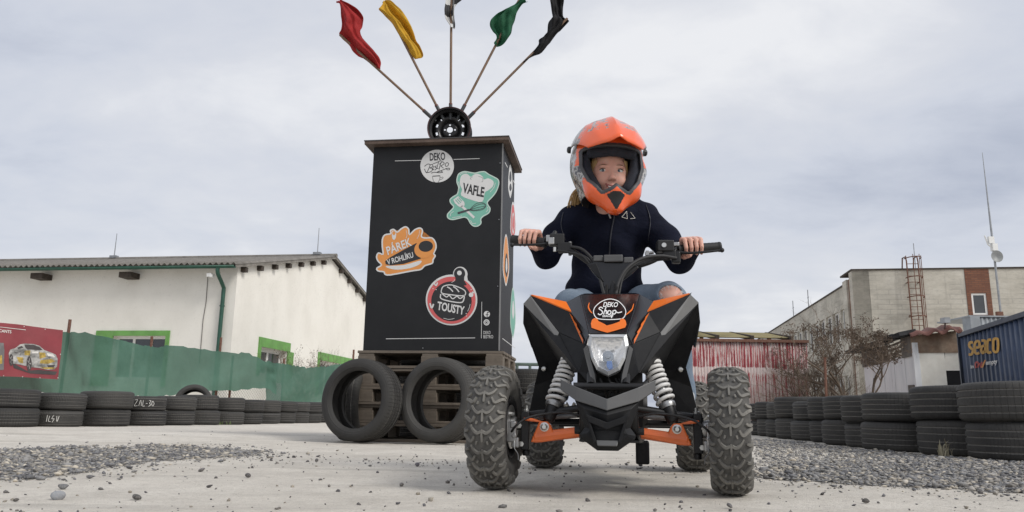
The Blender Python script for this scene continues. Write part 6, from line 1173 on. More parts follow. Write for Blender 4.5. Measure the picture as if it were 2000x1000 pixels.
    nn_ = nrm(np.cross(V['H'] - V['O'], V['T'] - V['O'])); nn_ = nn_ if nn_[1] < 0 or nn_[2] > 0.3 else -nn_; nn_ = nn_ if (nn_ @ A(0, -1, 0.3)) > 0 else -nn_
    e1 = V['H'] - V['O']; e2 = V['T'] - V['O']; fl_ = [(0.0, 0.0), (0.17, 0.02), (0.13, 0.16), (0.26, 0.20), (0.17, 0.34), (0.27, 0.46), (0.15, 0.55), (0.20, 0.72), (0.09, 0.86), (0.0, 1.0)]
    om = MB(); om.face([V['O'] + e1 * a + e2 * b_ + nn_ * 0.006 for a, b_ in fl_]); om.build('orange_flame', M_or, ng)
    # small print on the upper orange strip
    mk('foot_peg', M_frame, lambda m: (m.tube([(s * 0.10, 0.44, 0.20), (s * 0.31, 0.44, 0.20)], 0.012, 8), m.box((s * 0.24, 0.44, 0.213), (0.12, 0.07, 0.008)), m.tube([(s * 0.30, 0.44, 0.2), (s * 0.29, 0.29, 0.225)], 0.009, 8)), 40)
    rf = MB(); rf.face([(s * 0.09, 0.62, 0.55), (s * 0.25, 0.66, 0.50), (s * 0.295, 0.80, 0.47), (s * 0.33, 1.12, 0.50), (s * 0.12, 1.22, 0.58)]); rf.face([(s * 0.25, 0.66, 0.50), (s * 0.26, 0.64, 0.43), (s * 0.30, 0.78, 0.39), (s * 0.295, 0.80, 0.47)]); rf.build('rear_fender', M_plast, quad, weld=True, solid=-0.006, bevel=0.003)
mk('nose_panel', M_gloss, lambda m: (m.face([(-0.0975, 0.12, 0.612), (0.0975, 0.12, 0.612), (0.056, -0.1, 0.461), (-0.056, -0.1, 0.461)]), m.face([(-0.0975, 0.12, 0.612), (0.0975, 0.12, 0.612), (0.085, 0.16, 0.622), (-0.085, 0.16, 0.622)])), None, 0.002, weld=True, solid=-0.005)
mk('tank_cover', M_plast, lambda m: m.grid(np.array([[(w_ * math.sin(a), y, z0 + hh * math.cos(a)) for a in np.linspace(-1.55, 1.55, 11)] for y, w_, z0, hh in ((0.14, 0.085, 0.60, 0.022), (0.22, 0.10, 0.58, 0.05), (0.32, 0.105, 0.55, 0.065), (0.42, 0.09, 0.51, 0.07))])), 60, 0, solid=0.004)
mk('nose_dark_filler', M_dark, lambda m: (m.prism([(-0.035, -0.10, 0.345), (0.035, -0.10, 0.345), (0.05, -0.06, 0.45), (-0.05, -0.06, 0.45)], (0, 0.05, 0)), m.box((0, 0.07, 0.325), (0.20, 0.12, 0.22))))  # added black blocks: darken the gap below the headlight, hide sky behind
mk('wiring', M_rub, lambda m: [m.tube(catmull([(x0, -0.10, 0.33), (x0 + 0.01, -0.105, 0.305), (x1, -0.09, 0.29), (x1 * 0.5, -0.05, 0.25)], 5), 0.0035, 6) for x0, x1 in ((-0.025, -0.01), (0.0, 0.02), (0.02, 0.0), (0.03, 0.03))], 60)
mk('wire_connector', M_grypl, lambda m: m.box((0.012, -0.112, 0.312), (0.014, 0.01, 0.012), rotz(0.3)), None, 0.002)
mk('radiator_guard', M_frame, lambda m: [m.box((0, -0.06, 0.22 + 0.022 * i), (0.11, 0.01, 0.008)) for i in range(5)] + [m.box((-0.055, -0.05, 0.27), (0.012, 0.02, 0.14)), m.box((0.055, -0.05, 0.27), (0.012, 0.02, 0.14))])
# headlight
HLp = [(0.0545, -0.106, 0.459), (0.0605, -0.116, 0.425), (0.050, -0.126, 0.386), (0.033, -0.131, 0.353), (0.0, -0.134, 0.337)]
ring = [A(-x, y, z) for x, y, z in HLp] + [A(x, y, z) for x, y, z in HLp[-2::-1]]
ring = [A(-0.030, -0.106, 0.461)] [:0] + ring; cen = np.mean(ring, 0)
hn = nrm(np.cross(ring[0] - cen, ring[3] - cen)); hn = hn if hn[1] < 0 else -hn
M_bez = mat('clear_plastic_bezel', (0.50, 0.51, 0.52), 0.18, 0.35, 0.15, 30); nb = NB('headlight_reflector'); vn = nb.N.new('ShaderNodeTexVoronoi'); vn.inputs['Scale'].default_value = 85; nb.ln(nb.obj, vn.inputs['Vector']); nb.bump(vn.outputs['Distance'], 0.35, 0.004); M_refl = nb.done((0.92, 0.92, 0.92), 0.3, 0.75)
hl = MB(); inn = [cen + (p - cen) * 0.84 for p in ring]; n_ = len(ring)
for i in range(n_): j = (i + 1) % n_; hl.face([ring[i], ring[j], inn[j] + hn * 0.007, inn[i] + hn * 0.007]); hl.face([ring[i], ring[j], ring[j] - hn * 0.02, ring[i] - hn * 0.02]); hl.face([inn[i] + hn * 0.007, inn[j] + hn * 0.007, inn[j] - hn * 0.004, inn[i] - hn * 0.004])
hl = hl.build('headlight', M_bez, quad, weld=True)
rf = MB(); lev = [(0.85, -0.004), (0.62, -0.020), (0.34, -0.034), (0.16, -0.038)]; rows = [[cen + (p - cen) * f + hn * d for p in ring] for f, d in lev]
for r0, r1 in zip(rows[:-1], rows[1:]):
    for i in range(n_): j = (i + 1) % n_; rf.face([r0[i], r0[j], r1[j], r1[i]])
rf.face(rows[-1]); rf.build('reflector', M_refl, hl, smooth=50, weld=True)
M_bulb = mat('bulb_glass', (0.30, 0.33, 0.37), 0.08, 0.6, 0.1); M_bcap = mat('blue_bulb_cap', (0.10, 0.20, 0.46), 0.2, 0.2, 0.2); bc = cen + A(-0.001, 0, -0.004); Mh = np.stack([A(1, 0, 0), nrm(np.cross(hn, (1, 0, 0))), hn], 1)
mk('bulb', M_bulb, lambda m: (m.lathe([(0.0, 0.0), (0.0165, -0.002), (0.0175, -0.006), (0.015, -0.008), (0.012, -0.003), (0.009, -0.003), (0.008, 0.004), (0, 0.006)], bc, Mh, 24, False), m.tube([bc - hn * 0.036, bc - hn * 0.002], 0.009, 12)), 40, 0, hl)
mk('bulb_cap', M_bcap, lambda m: m.prism([bc + A(-0.004, -0.002, -0.014), bc + A(0.012, -0.002, -0.014), bc + A(0.014, -0.002, -0.034), bc + A(0.004, -0.002, -0.040), bc + A(-0.004, -0.002, -0.030)], hn * -0.012), None, 0.002, hl)
ln_ = MB(); ln_.face([p + hn * 0.0062 for p in inn]); nb = NB('headlight_lens'); nb.done((0.9, 0.92, 0.95), 0.04); nb.b.inputs['Alpha'].default_value = 0.08; ln_.build('lens', MATS['headlight_lens'], hl)
# bumper
bm_ = [(0.138, -0.20, 0.323), (0.137, -0.20, 0.292), (0.090, -0.222, 0.259), (0.066, -0.24, 0.192), (0.080, -0.25, 0.172), (0.077, -0.25, 0.162), (0.029, -0.252, 0.130)]
bp_ = MB(); top = [A(-0.133, -0.20, 0.323), A(-0.085, -0.235, 0.300), A(0, -0.27, 0.267), A(0.085, -0.235, 0.300), A(0.133, -0.20, 0.323)]; low = [A(-0.132, -0.203, 0.293), A(-0.086, -0.238, 0.262), A(0, -0.274, 0.236), A(0.086, -0.238, 0.262), A(0.132, -0.203, 0.293)]; bk = [p + A(0, 0.05, 0.0) for p in top]; bkl = [p + A(0, 0.05, 0) for p in low]
for i in range(4): bp_.face([top[i], top[i + 1], low[i + 1], low[i]]); bp_.face([top[i], top[i + 1], bk[i + 1] + A(0, 0, -0.004), bk[i] + A(0, 0, -0.004)]); bp_.face([low[i], low[i + 1], bkl[i + 1], bkl[i]])
bp_.face([top[0], low[0], bkl[0], bk[0]]); bp_.face([top[4], low[4], bkl[4], bk[4]])
bump_ = bp_.build('bumper', M_grypl, quad, weld=True, bevel=0.002)
pl = [(-0.090, -0.226, 0.264), (0.0, -0.262, 0.240), (0.090, -0.226, 0.264), (0.062, -0.236, 0.190), (0.076, -0.242, 0.171), (0.074, -0.242, 0.162), (0.028, -0.25, 0.130), (-0.028, -0.25, 0.130), (-0.074, -0.242, 0.162), (-0.076, -0.242, 0.171), (-0.062, -0.236, 0.190)]
pb = MB(); c0 = A(0, -0.262, 0.185); pts_ = [A(*p) for p in pl]; n_ = len(pts_)
for i in range(n_): j = (i + 1) % n_; pb.face([pts_[i], pts_[j], c0 + (pts_[j] - c0) * 0.72 + A(0, -0.010, 0), c0 + (pts_[i] - c0) * 0.72 + A(0, -0.010, 0)]); pb.face([pts_[i], pts_[j], pts_[j] + A(0, 0.035, 0), pts_[i] + A(0, 0.035, 0)])
for i in range(n_): j = (i + 1) % n_; pb.face([c0 + (pts_[i] - c0) * 0.72 + A(0, -0.010, 0), c0 + (pts_[j] - c0) * 0.72 + A(0, -0.010, 0), c0])
pb.build('bumper_plate', M_plast, bump_, weld=True, bevel=0.0015)
tr_ = [(-0.058, 0.222), (-0.038, 0.215), (0.0, 0.205), (0.038, 0.215), (0.058, 0.222), (0.030, 0.150), (-0.030, 0.150)]
mk('bumper_inset', M_plast, lambda m: (m.prism([(x, -0.278, z) for x, z in ((-0.058, 0.226), (0, 0.205), (0.058, 0.226), (0.05, 0.205), (0, 0.186), (-0.05, 0.205))], (0, 0.02, 0)), m.prism([(x, -0.276, z) for x, z in ((-0.056, 0.216), (-0.046, 0.208), (-0.028, 0.155), (-0.036, 0.150))], (0, 0.02, 0)), m.prism([(x, -0.276, z) for x, z in ((0.056, 0.216), (0.046, 0.208), (0.028, 0.155), (0.036, 0.150))], (0, 0.02, 0))), None, 0.002, bump_)
mk('bumper_step', M_grypl, lambda m: m.prism([(-0.030, -0.272, 0.158), (0.030, -0.272, 0.158), (0.026, -0.280, 0.144), (-0.026, -0.280, 0.144)], (0, 0.02, -0.002)), None, 0.002, bump_)
# ---- nose decals
npl = Print(qw((0, 0.12, 0.612)), Rq @ A(0, -0.566, 0.824), 0.0045); Z7 = lambda L: [(1130 + x / 4.546, 560 + y / 4.546) for x, y in L]
DW = mat('decal_white', (0.80, 0.80, 0.79), 0.4, 0, 0.02); ov = Z7([(133, 232), (150, 188), (205, 142), (277, 120), (350, 138), (402, 188), (420, 232), (408, 276), (378, 296), (277, 303), (178, 296), (146, 272)])
npanel = D.objects['nose_panel']
mb = MB(); npl.stroke(ov, 1.5, 0, 4, mb, closed=True); od = mb.build('decal', DW, npanel, world=True, recalc=False, label='white outlined oval decal with lettering')
mb = MB(); npl.text('DEKO', *Z7([(217, 192), (345, 194), (227, 148)]), 1, 0.02, mb); mb.build('lettering', DW, od, world=True, recalc=False)
mb = MB(); npl.text('KRALUPY', *Z7([(214, 284), (312, 280), (214, 265)]), 1, 0.03, mb); mb.build('lettering', DW, od, world=True, recalc=False)
mb = MB()
for p in ([(218, 206), (198, 194), (182, 208), (204, 224), (214, 244), (192, 262), (172, 252)], [(246, 190), (234, 222), (222, 260)], [(226, 246), (242, 224), (252, 232), (244, 258)], [(286, 228), (268, 226), (258, 248), (272, 260), (288, 244), (286, 228)], [(308, 222), (300, 256), (292, 292)], [(302, 236), (322, 222), (334, 236), (318, 256), (302, 250)], [(334, 236), (352, 244), (386, 236)]): npl.stroke(Z7(p), 1.9, 1, 5, mb)
mb.build('lettering', DW, od, world=True, recalc=False)
mb = MB(); npl.poly(Z7([(110, 338), (120, 305), (140, 290), (166, 294), (178, 318), (202, 328), (235, 345), (252, 356), (300, 344), (340, 330), (366, 320), (374, 292), (400, 294), (418, 312), (426, 346), (414, 374), (330, 400), (256, 420), (190, 402), (116, 376)]), 0, 0, mb); mb.build('decal', M_or, npanel, world=True, recalc=False, label='orange wing shaped decal above the headlight')
for p in ([(96, 152), (88, 190), (102, 224), (122, 246)], [(490, 162), (476, 210), (446, 240), (420, 262)]): mb = MB(); npl.stroke(Z7(p), 2.6, 0, 6, mb, taper=True); mb.build('decal', M_or, npanel, world=True, recalc=False)
# ---- handlebar and controls
hb = mk('handlebar', M_frame, lambda m: m.tube(catmull([(-0.36, 0.36, 0.861), (-0.30, 0.348, 0.853), (-0.238, 0.334, 0.842), (-0.178, 0.315, 0.826), (-0.115, 0.29, 0.785), (-0.065, 0.275, 0.748), (0.0, 0.268, 0.735), (0.07, 0.272, 0.735), (0.13, 0.285, 0.752), (0.185, 0.30, 0.780), (0.238, 0.332, 0.806), (0.31, 0.348, 0.813), (0.38, 0.36, 0.819)], 6), 0.0105, 10), 60)
for s, a, b in ((-1, (-0.368, 0.361, 0.862), (-0.236, 0.334, 0.842)), (1, (0.388, 0.361, 0.820), (0.236, 0.332, 0.806))):
    a, b = A(*a), A(*b); ax = nrm(b - a); L_ = np.linalg.norm(b - a); U_ = nrm(np.cross(ax, (0, 0, 1))); Mg = np.stack([U_, np.cross(ax, U_), ax], 1)
    pf = [(0, 0), (0.017, 0.0), (0.0185, 0.003), (0.0185, 0.008)] + [(0.0172 + 0.0006 * (i % 2), 0.01 + (L_ - 0.022) * i / 20) for i in range(21)] + [(0.021, L_ - 0.006), (0.021, L_), (0, L_)]
    mk('grip', M_rub, lambda m: m.lathe(pf, a, Mg, 20, False), 40, 0, hb)
    lv = MB()
    if s < 0: pth = [(-0.215, 0.318, 0.836), (-0.25, 0.303, 0.829), (-0.30, 0.303, 0.828), (-0.358, 0.310, 0.830)]
    else: pth = [(0.225, 0.312, 0.795), (0.27, 0.302, 0.787), (0.33, 0.303, 0.790), (0.386, 0.310, 0.797)]
    lv.tube(catmull(pth, 5), np.linspace(0.0075, 0.005, 16), 8, flat=0.75); lv.sphere(pth[-1], 0.0085, 10, 8); lv.build('brake_lever', M_frame, hb, smooth=60)
mk('thumb_throttle', M_frame, lambda m: (m.box((-0.195, 0.315, 0.845), (0.052, 0.045, 0.042), rotz(0.2)), m.box((-0.165, 0.308, 0.815), (0.05, 0.035, 0.035)), m.tube([(-0.205, 0.30, 0.85), (-0.20, 0.315, 0.878)], 0.009, 8)), None, 0.005, hb)
mk('lever_clamp', M_alu, lambda m: (m.box((-0.212, 0.302, 0.838), (0.022, 0.03, 0.026)), m.box((-0.225, 0.318, 0.852), (0.018, 0.02, 0.026))), None, 0.003, hb)
mk('cable_adjuster', M_alu, lambda m: m.tube([(-0.145, 0.30, 0.835), (-0.145, 0.30, 0.785)], 0.006, 8), None, 0, hb)
mk('clamp_bolt', M_steel, lambda m: m.tube([(-0.20, 0.296, 0.815), (-0.20, 0.296, 0.80)], 0.006, 8), None, 0, hb)
mk('master_cylinder', M_frame, lambda m: (m.box((0.190, 0.305, 0.812), (0.058, 0.045, 0.040), rotz(0.15)), m.box((0.205, 0.308, 0.782), (0.045, 0.035, 0.03)), m.box((0.228, 0.31, 0.772), (0.03, 0.03, 0.04))), None, 0.004, hb)
mk('clamp_bolt', M_steel, lambda m: m.lathe([(0, -0.003), (0.008, -0.003), (0.0095, 0.0), (0, 0)], (0.186, 0.279, 0.812), np.array([[1, 0, 0], [0, 0, 1], [0, 1, 0]], float), 14, False), None, 0, hb)
mk('cable_adjuster', M_alu, lambda m: (m.tube([(0.12, 0.295, 0.785), (0.15, 0.295, 0.79)], 0.006, 8), m.box((0.128, 0.293, 0.787), (0.012, 0.016, 0.016))), None, 0, hb)
mk('lever_bracket', M_alu, lambda m: m.box((0.222, 0.300, 0.818), (0.036, 0.02, 0.014)), None, 0.003, hb)
pod = mk('handlebar_pod', M_gloss, lambda m: (m.prism([(-0.082, 0.238, 0.739), (-0.055, 0.236, 0.748), (0.068, 0.236, 0.742), (0.098, 0.238, 0.727), (0.074, 0.226, 0.700), (0.006, 0.206, 0.642), (-0.012, 0.206, 0.645), (-0.060, 0.226, 0.705)], (0.0, 0.03, 0.006))), None, 0.004)
mk('pod_facet', M_plast, lambda m: m.prism([(-0.080, 0.2375, 0.737), (-0.048, 0.234, 0.741), (-0.022, 0.216, 0.672), (-0.056, 0.227, 0.705)], (0, -0.006, 0)), None, 0.002, pod)
mk('pod_facet', M_plast, lambda m: m.prism([(0.096, 0.2375, 0.725), (0.062, 0.234, 0.735), (0.030, 0.216, 0.672), (0.07, 0.227, 0.700)], (0, -0.006, 0)), None, 0.002, pod)
mk('bar_pad', M_grypl, lambda m: (m.box((-0.042, 0.250, 0.760), (0.034, 0.03, 0.022)), m.box((0.010, 0.245, 0.758), (0.066, 0.034, 0.026)), m.box((0.062, 0.250, 0.752), (0.034, 0.03, 0.022))), None, 0.004)
pp = Print(qw((0.0, 0.2365, 0.739)), Rq @ A(0, -0.97, -0.2), 0.0035); mb = MB(); pp.poly([(1192, 521.5), (1200, 521.5), (1200, 529.5), (1192, 529.5)], 0, 0, mb); q_ = mb.build('decal', DW, pod, world=True, recalc=False); mb = MB(); pp.stroke([(1198.3, 523.4), (1194.4, 523.6), (1194.4, 525.4), (1198, 525.8), (1197.6, 527.8), (1194, 527.8)], 1.0, 1, 4, mb); mb.build('lettering', PK, q_, world=True, recalc=False)
mk('steering_stem', M_frame, lambda m: (m.tube([(0.01, 0.16, 0.56), (0.008, 0.268, 0.735)], 0.013, 10), m.box((0.0, 0.27, 0.742), (0.07, 0.035, 0.035)), m.tube([(-0.012, 0.175, 0.615), (-0.012, 0.17, 0.655)], 0.006, 8), m.tube([(0.02, 0.175, 0.615), (0.02, 0.17, 0.65)], 0.006, 8)), 60)
for pth, rr in (([(0.228, 0.295, 0.768), (0.17, 0.27, 0.772), (0.105, 0.235, 0.755), (0.055, 0.205, 0.715), (0.028, 0.185, 0.665), (0.018, 0.165, 0.615)], 0.0062), ([(0.20, 0.29, 0.77), (0.14, 0.26, 0.762), (0.085, 0.225, 0.735), (0.045, 0.20, 0.69), (0.028, 0.175, 0.62)], 0.0042), ([(0.205, 0.30, 0.765), (0.16, 0.28, 0.757), (0.10, 0.26, 0.738), (0.07, 0.26, 0.73)], 0.0028), ([(-0.14, 0.292, 0.815), (-0.10, 0.27, 0.80), (-0.06, 0.25, 0.755), (-0.04, 0.23, 0.70), (-0.02, 0.19, 0.62)], 0.0055), ([(-0.2, 0.296, 0.805), (-0.13, 0.275, 0.788), (-0.085, 0.255, 0.768), (-0.065, 0.25, 0.745)], 0.0035), ([(-0.15, 0.295, 0.79), (-0.10, 0.26, 0.775), (-0.07, 0.245, 0.74)], 0.0026)):
    mk('control_cable', M_rub, lambda m: m.tube(catmull(pth, 7), rr, 8), 60)
# ================================================================== RIDER
PO_ = A(0, 0.66, 0.55)
rider = thing('person', 'child in orange helmet, navy hooded jacket and ripped jeans riding the quad', 'person', qw(PO_), QR)
def pl_(V): return np.asarray(V) - PO_                       # quad frame -> rider frame
HCN = A(-0.014, 0.46, 1.19); HYAW = rad(13); RH = rotz(HYAW) @ np.array(Matrix.Rotation(rad(3), 3, 'X'))
def hp(x, y, z): return HCN + RH @ A(x, y, z)
nb = NB('skin'); n1 = nb.noise(14, 5); c = nb.ramp(n1, (0.35, (0.61, 0.32, 0.245)), (0.65, (0.69, 0.40, 0.315))); nb.b.inputs['Subsurface Weight'].default_value = 0.12; nb.b.inputs['Subsurface Radius'].default_value = (0.01, 0.004, 0.002); nb.bump(nb.noise(260, 4), 0.15, 0.001); M_skin = nb.done(c, 0.5, **{'Specular IOR Level': 0.4})
M_lip = mat('lips', (0.42, 0.13, 0.11), 0.45, 0, 0.08)
# ---- body: one continuous surface
B = Field((-0.36, 0.26, 0.20), (0.36, 0.86, 1.34), 0.003)
tor = [(-0.02, 0.69, 0.64), (-0.02, 0.65, 0.76), (-0.015, 0.61, 0.90), (-0.012, 0.59, 0.98)]
for a, b, ra, rb in zip(tor[:-1], tor[1:], (0.09, 0.085, 0.085), (0.085, 0.085, 0.08)): B.cap(a, b, ra, rb, 0.03)
B.cap((-0.012, 0.58, 0.98), (-0.014, 0.50, 1.10), 0.05, 0.043, 0.03)
B.ell(hp(0, 0.0, -0.040), (0.073, 0.090, 0.105), 0.02, 'add', RH); B.ell(hp(0, -0.034, -0.088), (0.058, 0.056, 0.070), 0.03, 'add', RH)
for s in (-1, 1):
    B.ell(hp(s * 0.033, -0.066, -0.100), (0.025, 0.022, 0.022), 0.016, 'add', RH); B.ell(hp(s * 0.030, -0.097, -0.060), (0.017, 0.011, 0.0095), 0.010, 'sub', RH)
    B.ell(hp(s * 0.029, -0.082, -0.045), (0.020, 0.010, 0.005), 0.010, 'add', RH); B.ell(hp(s * 0.010, -0.094, -0.0955), (0.0065, 0.008, 0.0055), 0.006, 'add', RH)
B.cap(hp(0, -0.084, -0.062), hp(0, -0.102, -0.092), 0.0055, 0.0085, 0.012); B.ell(hp(0, -0.070, -0.150), (0.024, 0.022, 0.018), 0.02, 'add', RH)
B.cap(hp(-0.024, -0.078, -0.112), hp(0, -0.088, -0.120), 0.0035, 0.005, 0.005); B.cap(hp(0.024, -0.078, -0.112), hp(0, -0.088, -0.120), 0.0035, 0.005, 0.005); B.cap(hp(-0.012, -0.084, -0.131), hp(0.012, -0.084, -0.131), 0.005, 0.005, 0.005)
ARM = {-1: [A(-0.155, 0.59, 0.985), A(-0.250, 0.50, 0.834), A(-0.284, 0.415, 0.868)], 1: [A(0.130, 0.59, 0.98), A(0.247, 0.50, 0.812), A(0.276, 0.413, 0.830)]}
GR = {-1: (A(-0.300, 0.3475, 0.8520), nrm(A(-0.132, 0.027, 0.020))), 1: (A(0.287, 0.3425, 0.8095), nrm(A(0.152, 0.029, 0.014)))}
for s in (-1, 1):
    sh, el, wr = ARM[s]; B.cap(tor[3], sh, 0.06, 0.045, 0.03); B.cap(sh, el, 0.042, 0.034, 0.02); B.cap(el, wr, 0.033, 0.024, 0.015)
    gc, gd = GR[s]; gd = gd * 1.0; up = nrm(A(0, 0, 1) - gd * gd[2]); fw = np.cross(gd, up); fw = fw if fw[1] < 0 else -fw
    loc = lambda l, f, u: gc + gd * l + fw * f + up * u           # l: + outward along the grip
    wrist = loc(-0.006, -0.072, 0.016); B.cap(wr, wrist, 0.023, 0.021, 0.015)
    for i, (l, sc) in enumerate(((-0.0285, 0.97), (-0.0095, 1.06), (0.0095, 1.0), (0.0275, 0.86))):
        K = loc(l, -0.010, 0.038 * (0.9 + 0.1 * sc)); Pp = loc(l * 1.02, 0.0235 * sc, 0.029); Dd_ = loc(l, 0.0275, 0.001); Tt = loc(l * 0.97, 0.016, -0.0205)
        B.cap(loc(l * 0.75, -0.058, 0.017), K, 0.0125, 0.0105, 0.012); B.cap(K, Pp, 0.0088, 0.0084, 0.003); B.cap(Pp, Dd_, 0.0082, 0.0072, 0.0015); B.cap(Dd_, Tt, 0.0070, 0.0060, 0.0015)
    B.cap(loc(-0.022, -0.05, 0.006), loc(-0.040, -0.024, -0.014), 0.014, 0.0115, 0.012); B.cap(loc(-0.040, -0.024, -0.014), loc(-0.034, 0.006, -0.0275), 0.010, 0.0088, 0.004); B.cap(loc(-0.034, 0.006, -0.0275), loc(-0.018, 0.022, -0.0275), 0.0085, 0.007, 0.003)
LEG = {-1: [A(-0.085, 0.69, 0.63), A(-0.150, 0.43, 0.618), A(-0.215, 0.475, 0.30), A(-0.22, 0.39, 0.25)], 1: [A(0.055, 0.69, 0.63), A(0.205, 0.415, 0.640), A(0.245, 0.49, 0.30), A(0.25, 0.40, 0.25)]}
for s in (-1, 1): h_, k_, a_, f_ = LEG[s]; B.cap(tor[0], h_, 0.09, 0.075, 0.03); B.cap(h_, k_, 0.070, 0.054, 0.02); B.cap(k_, a_, 0.052, 0.032, 0.02); B.cap(a_, f_, 0.030, 0.026, 0.02)
V, Fq = B.net(); fc = V[Fq].mean(1); hl_ = (fc - HCN) @ RH
lipm = (np.abs(hl_[:, 0]) < 0.024) & (hl_[:, 1] < -0.074) & (hl_[:, 2] < -0.1165 + 11 * hl_[:, 0] ** 2) & (hl_[:, 2] > -0.135 + 36 * hl_[:, 0] ** 2)
body = net_obj('body', pl_(V), Fq, [M_skin, M_lip], rider, 2, lipm.astype(int)); del B
M_eyew = mat('eye_white', (0.62, 0.60, 0.57), 0.25, 0, 0.03); M_iris = mat('iris', (0.10, 0.14, 0.17), 0.15, 0, 0.1); M_pup = mat('pupil', (0.004, 0.004, 0.004), 0.1, 0, 0); M_lash = mat('lash', (0.03, 0.018, 0.012), 0.8, 0, 0.1); M_brow = mat('eyebrow', (0.20, 0.115, 0.065), 0.9, 0, 0.2)
for s in (-1, 1):
    e_ = MB(); e_.sphere(pl_(hp(s * 0.030, -0.0765, -0.0605)), (0.0150, 0.0105, 0.0080), 16, 10, RH); ey = e_.build('eye', M_eyew, body, smooth=60)
    for nm, rr, yy_, m_ in (('iris', 0.0060, -0.0852, M_iris), ('pupil', 0.0027, -0.0864, M_pup)): q = MB(); q.sphere(pl_(hp(s * 0.030 - 0.0026, yy_ + 0.0003, -0.0612)), (rr, 0.0025, rr), 14, 8, RH); q.build(nm, m_, ey, smooth=60)
    q = MB(); q.tube([pl_(hp(s * 0.030 + t * 0.0155, -0.0868 + 0.004 * t * t, -0.0535 - 0.0055 * t * t)) for t in np.linspace(-1, 1, 9)], 0.0017, 5); q.build('eyelid', M_lash, ey)
    q = MB(); q.tube([pl_(hp(s * (0.030 + t * 0.018), -0.0915 + 0.007 * max(t, 0) ** 2 + 0.001, -0.0405 - 0.004 * t * t)) for t in np.linspace(-1, 1, 9)], [0.0015, 0.0025, 0.0028, 0.0028, 0.0027, 0.0025, 0.0022, 0.0017, 0.001], 6, flat=0.6); q.build('eyebrow', M_brow, body, smooth=60)
mth = MB(); mth.tube([pl_(hp(t * 0.017, -0.0905 + 0.010 * t * t, -0.1265 + 0.0095 * t * t)) for t in np.linspace(-1, 1, 11)], [0.0008, 0.0016, 0.0024, 0.003, 0.0032, 0.0032, 0.0032, 0.003, 0.0024, 0.0016, 0.0008], 6); mth.build('teeth', mat('teeth', (0.72, 0.69, 0.63), 0.3, 0, 0.02), body, smooth=60)
# ---- clothes
def folds(X, Y, Z, f=1.0):
    w1 = np.sin(9 * f * X + 5 * f * Z + 1.3) ; w2 = np.sin(7 * f * Y - 6 * f * Z + 0.7)
    return 0.5 * np.sin(30 * f * Z + 14 * f * X + 2.6 * w1 + 1.5 * w2) + 0.3 * np.sin(46 * f * X - 24 * f * Z + 3.0 * w2) + 0.2 * np.sin(70 * f * Z + 40 * f * Y + 2 * w1)
J = Field((-0.38, 0.34, 0.58), (0.37, 0.86, 1.14), 0.0045)
for c_, r_ in (((-0.040, 0.645, 0.720), (0.158, 0.130, 0.085)), ((-0.026, 0.630, 0.82), (0.140, 0.115, 0.13)), ((-0.016, 0.605, 0.93), (0.152, 0.112, 0.13))): J.ell(c_, r_, 0.04)
J.cap((-0.130, 0.595, 0.992), (0.105, 0.595, 0.988), 0.064, 0.064, 0.05); J.cap((-0.085, 0.60, 1.045), (0.060, 0.60, 1.042), 0.058, 0.058, 0.03); J.ell((-0.013, 0.70, 1.03), (0.12, 0.07, 0.075), 0.03)
for s in (-1, 1):
    sh, el, wr = ARM[s]; mid = (sh + el) / 2 + A(s * 0.012, 0.005, 0); J.cap(sh, mid, 0.064, 0.058, 0.03); J.cap(mid, el, 0.058, 0.054, 0.02); J.cap(el + A(s * 0.004, 0.0, -0.006), wr + A(0, 0.006, -0.002), 0.054, 0.041, 0.02); J.cap(wr + A(0, 0.012, -0.002), wr + A(0, -0.012, 0), 0.036, 0.034, 0.006)
ax_ = [J.lo[i] + J.h * np.arange(J.n[i]) for i in range(3)]; Xg, Yg, Zg_ = ax_[0][:, None, None], ax_[1][None, :, None], ax_[2][None, None, :]
J.F += (0.0070 * folds(Xg, Yg, Zg_, 1.0)).astype(np.float32)
J.fn((-0.38, 0.34, 0.58), (0.37, 0.86, 0.69), lambda X, Y, Z: (Z - 0.655) + 0.0 * X + 0.0 * Y, 0.004, 'sub')
J.cap((-0.013, 0.575, 1.02), (-0.013, 0.52, 1.16), 0.058, 0.07, 0.01, 'sub')
V, Fq = J.net(); nb = NB('navy_fleece'); n1 = nb.noise(240, 3, 0.7); wr_ = nb.noise(16, 5, 0.6, nb.map(nb.obj, (1, 1, 1.8)), 1.2); nb.bump(nb.math('ADD', nb.math('MULTIPLY', n1, 0.12), wr_), 0.55, 0.012); n2 = nb.noise(9, 5); M_jack = nb.done(nb.ramp(n2, (0.35, (0.0055, 0.0068, 0.0155)), (0.65, (0.008, 0.010, 0.0225))), 0.9, **{'Specular IOR Level': 0.15})
jac = net_obj('jacket', pl_(V), Fq, M_jack, rider, 2); JV, JF = V, Fq
hm = MB(); 
for i in range(44):
    a = 2 * math.pi * i / 44; hm.tube([pl_(A(-0.037 + 0.146 * math.cos(a), 0.648 + 0.122 * math.sin(a), z)) for z in (0.628, 0.662)], 0.0085, 6)
hm.build('jacket_hem', M_jack, jac, smooth=60)
Jn = Field((-0.32, 0.30, 0.24), (0.36, 0.86, 0.76), 0.0045)
Jn.ell((-0.015, 0.70, 0.63), (0.140, 0.115, 0.085), 0.04)
for s in (-1, 1):
    h_, k_, a_, f_ = LEG[s]; Jn.cap(h_, (h_ + k_) / 2 + A(0, 0, 0.006), 0.086, 0.074, 0.03); Jn.cap((h_ + k_) / 2 + A(0, 0, 0.006), k_, 0.074, 0.0615, 0.02); Jn.cap(k_, a_, 0.060, 0.05, 0.02)
ax_ = [Jn.lo[i] + Jn.h * np.arange(Jn.n[i]) for i in range(3)]; Jn.F += (0.0032 * folds(ax_[0][:, None, None], ax_[1][None, :, None], ax_[2][None, None, :], 1.5)).astype(np.float32)
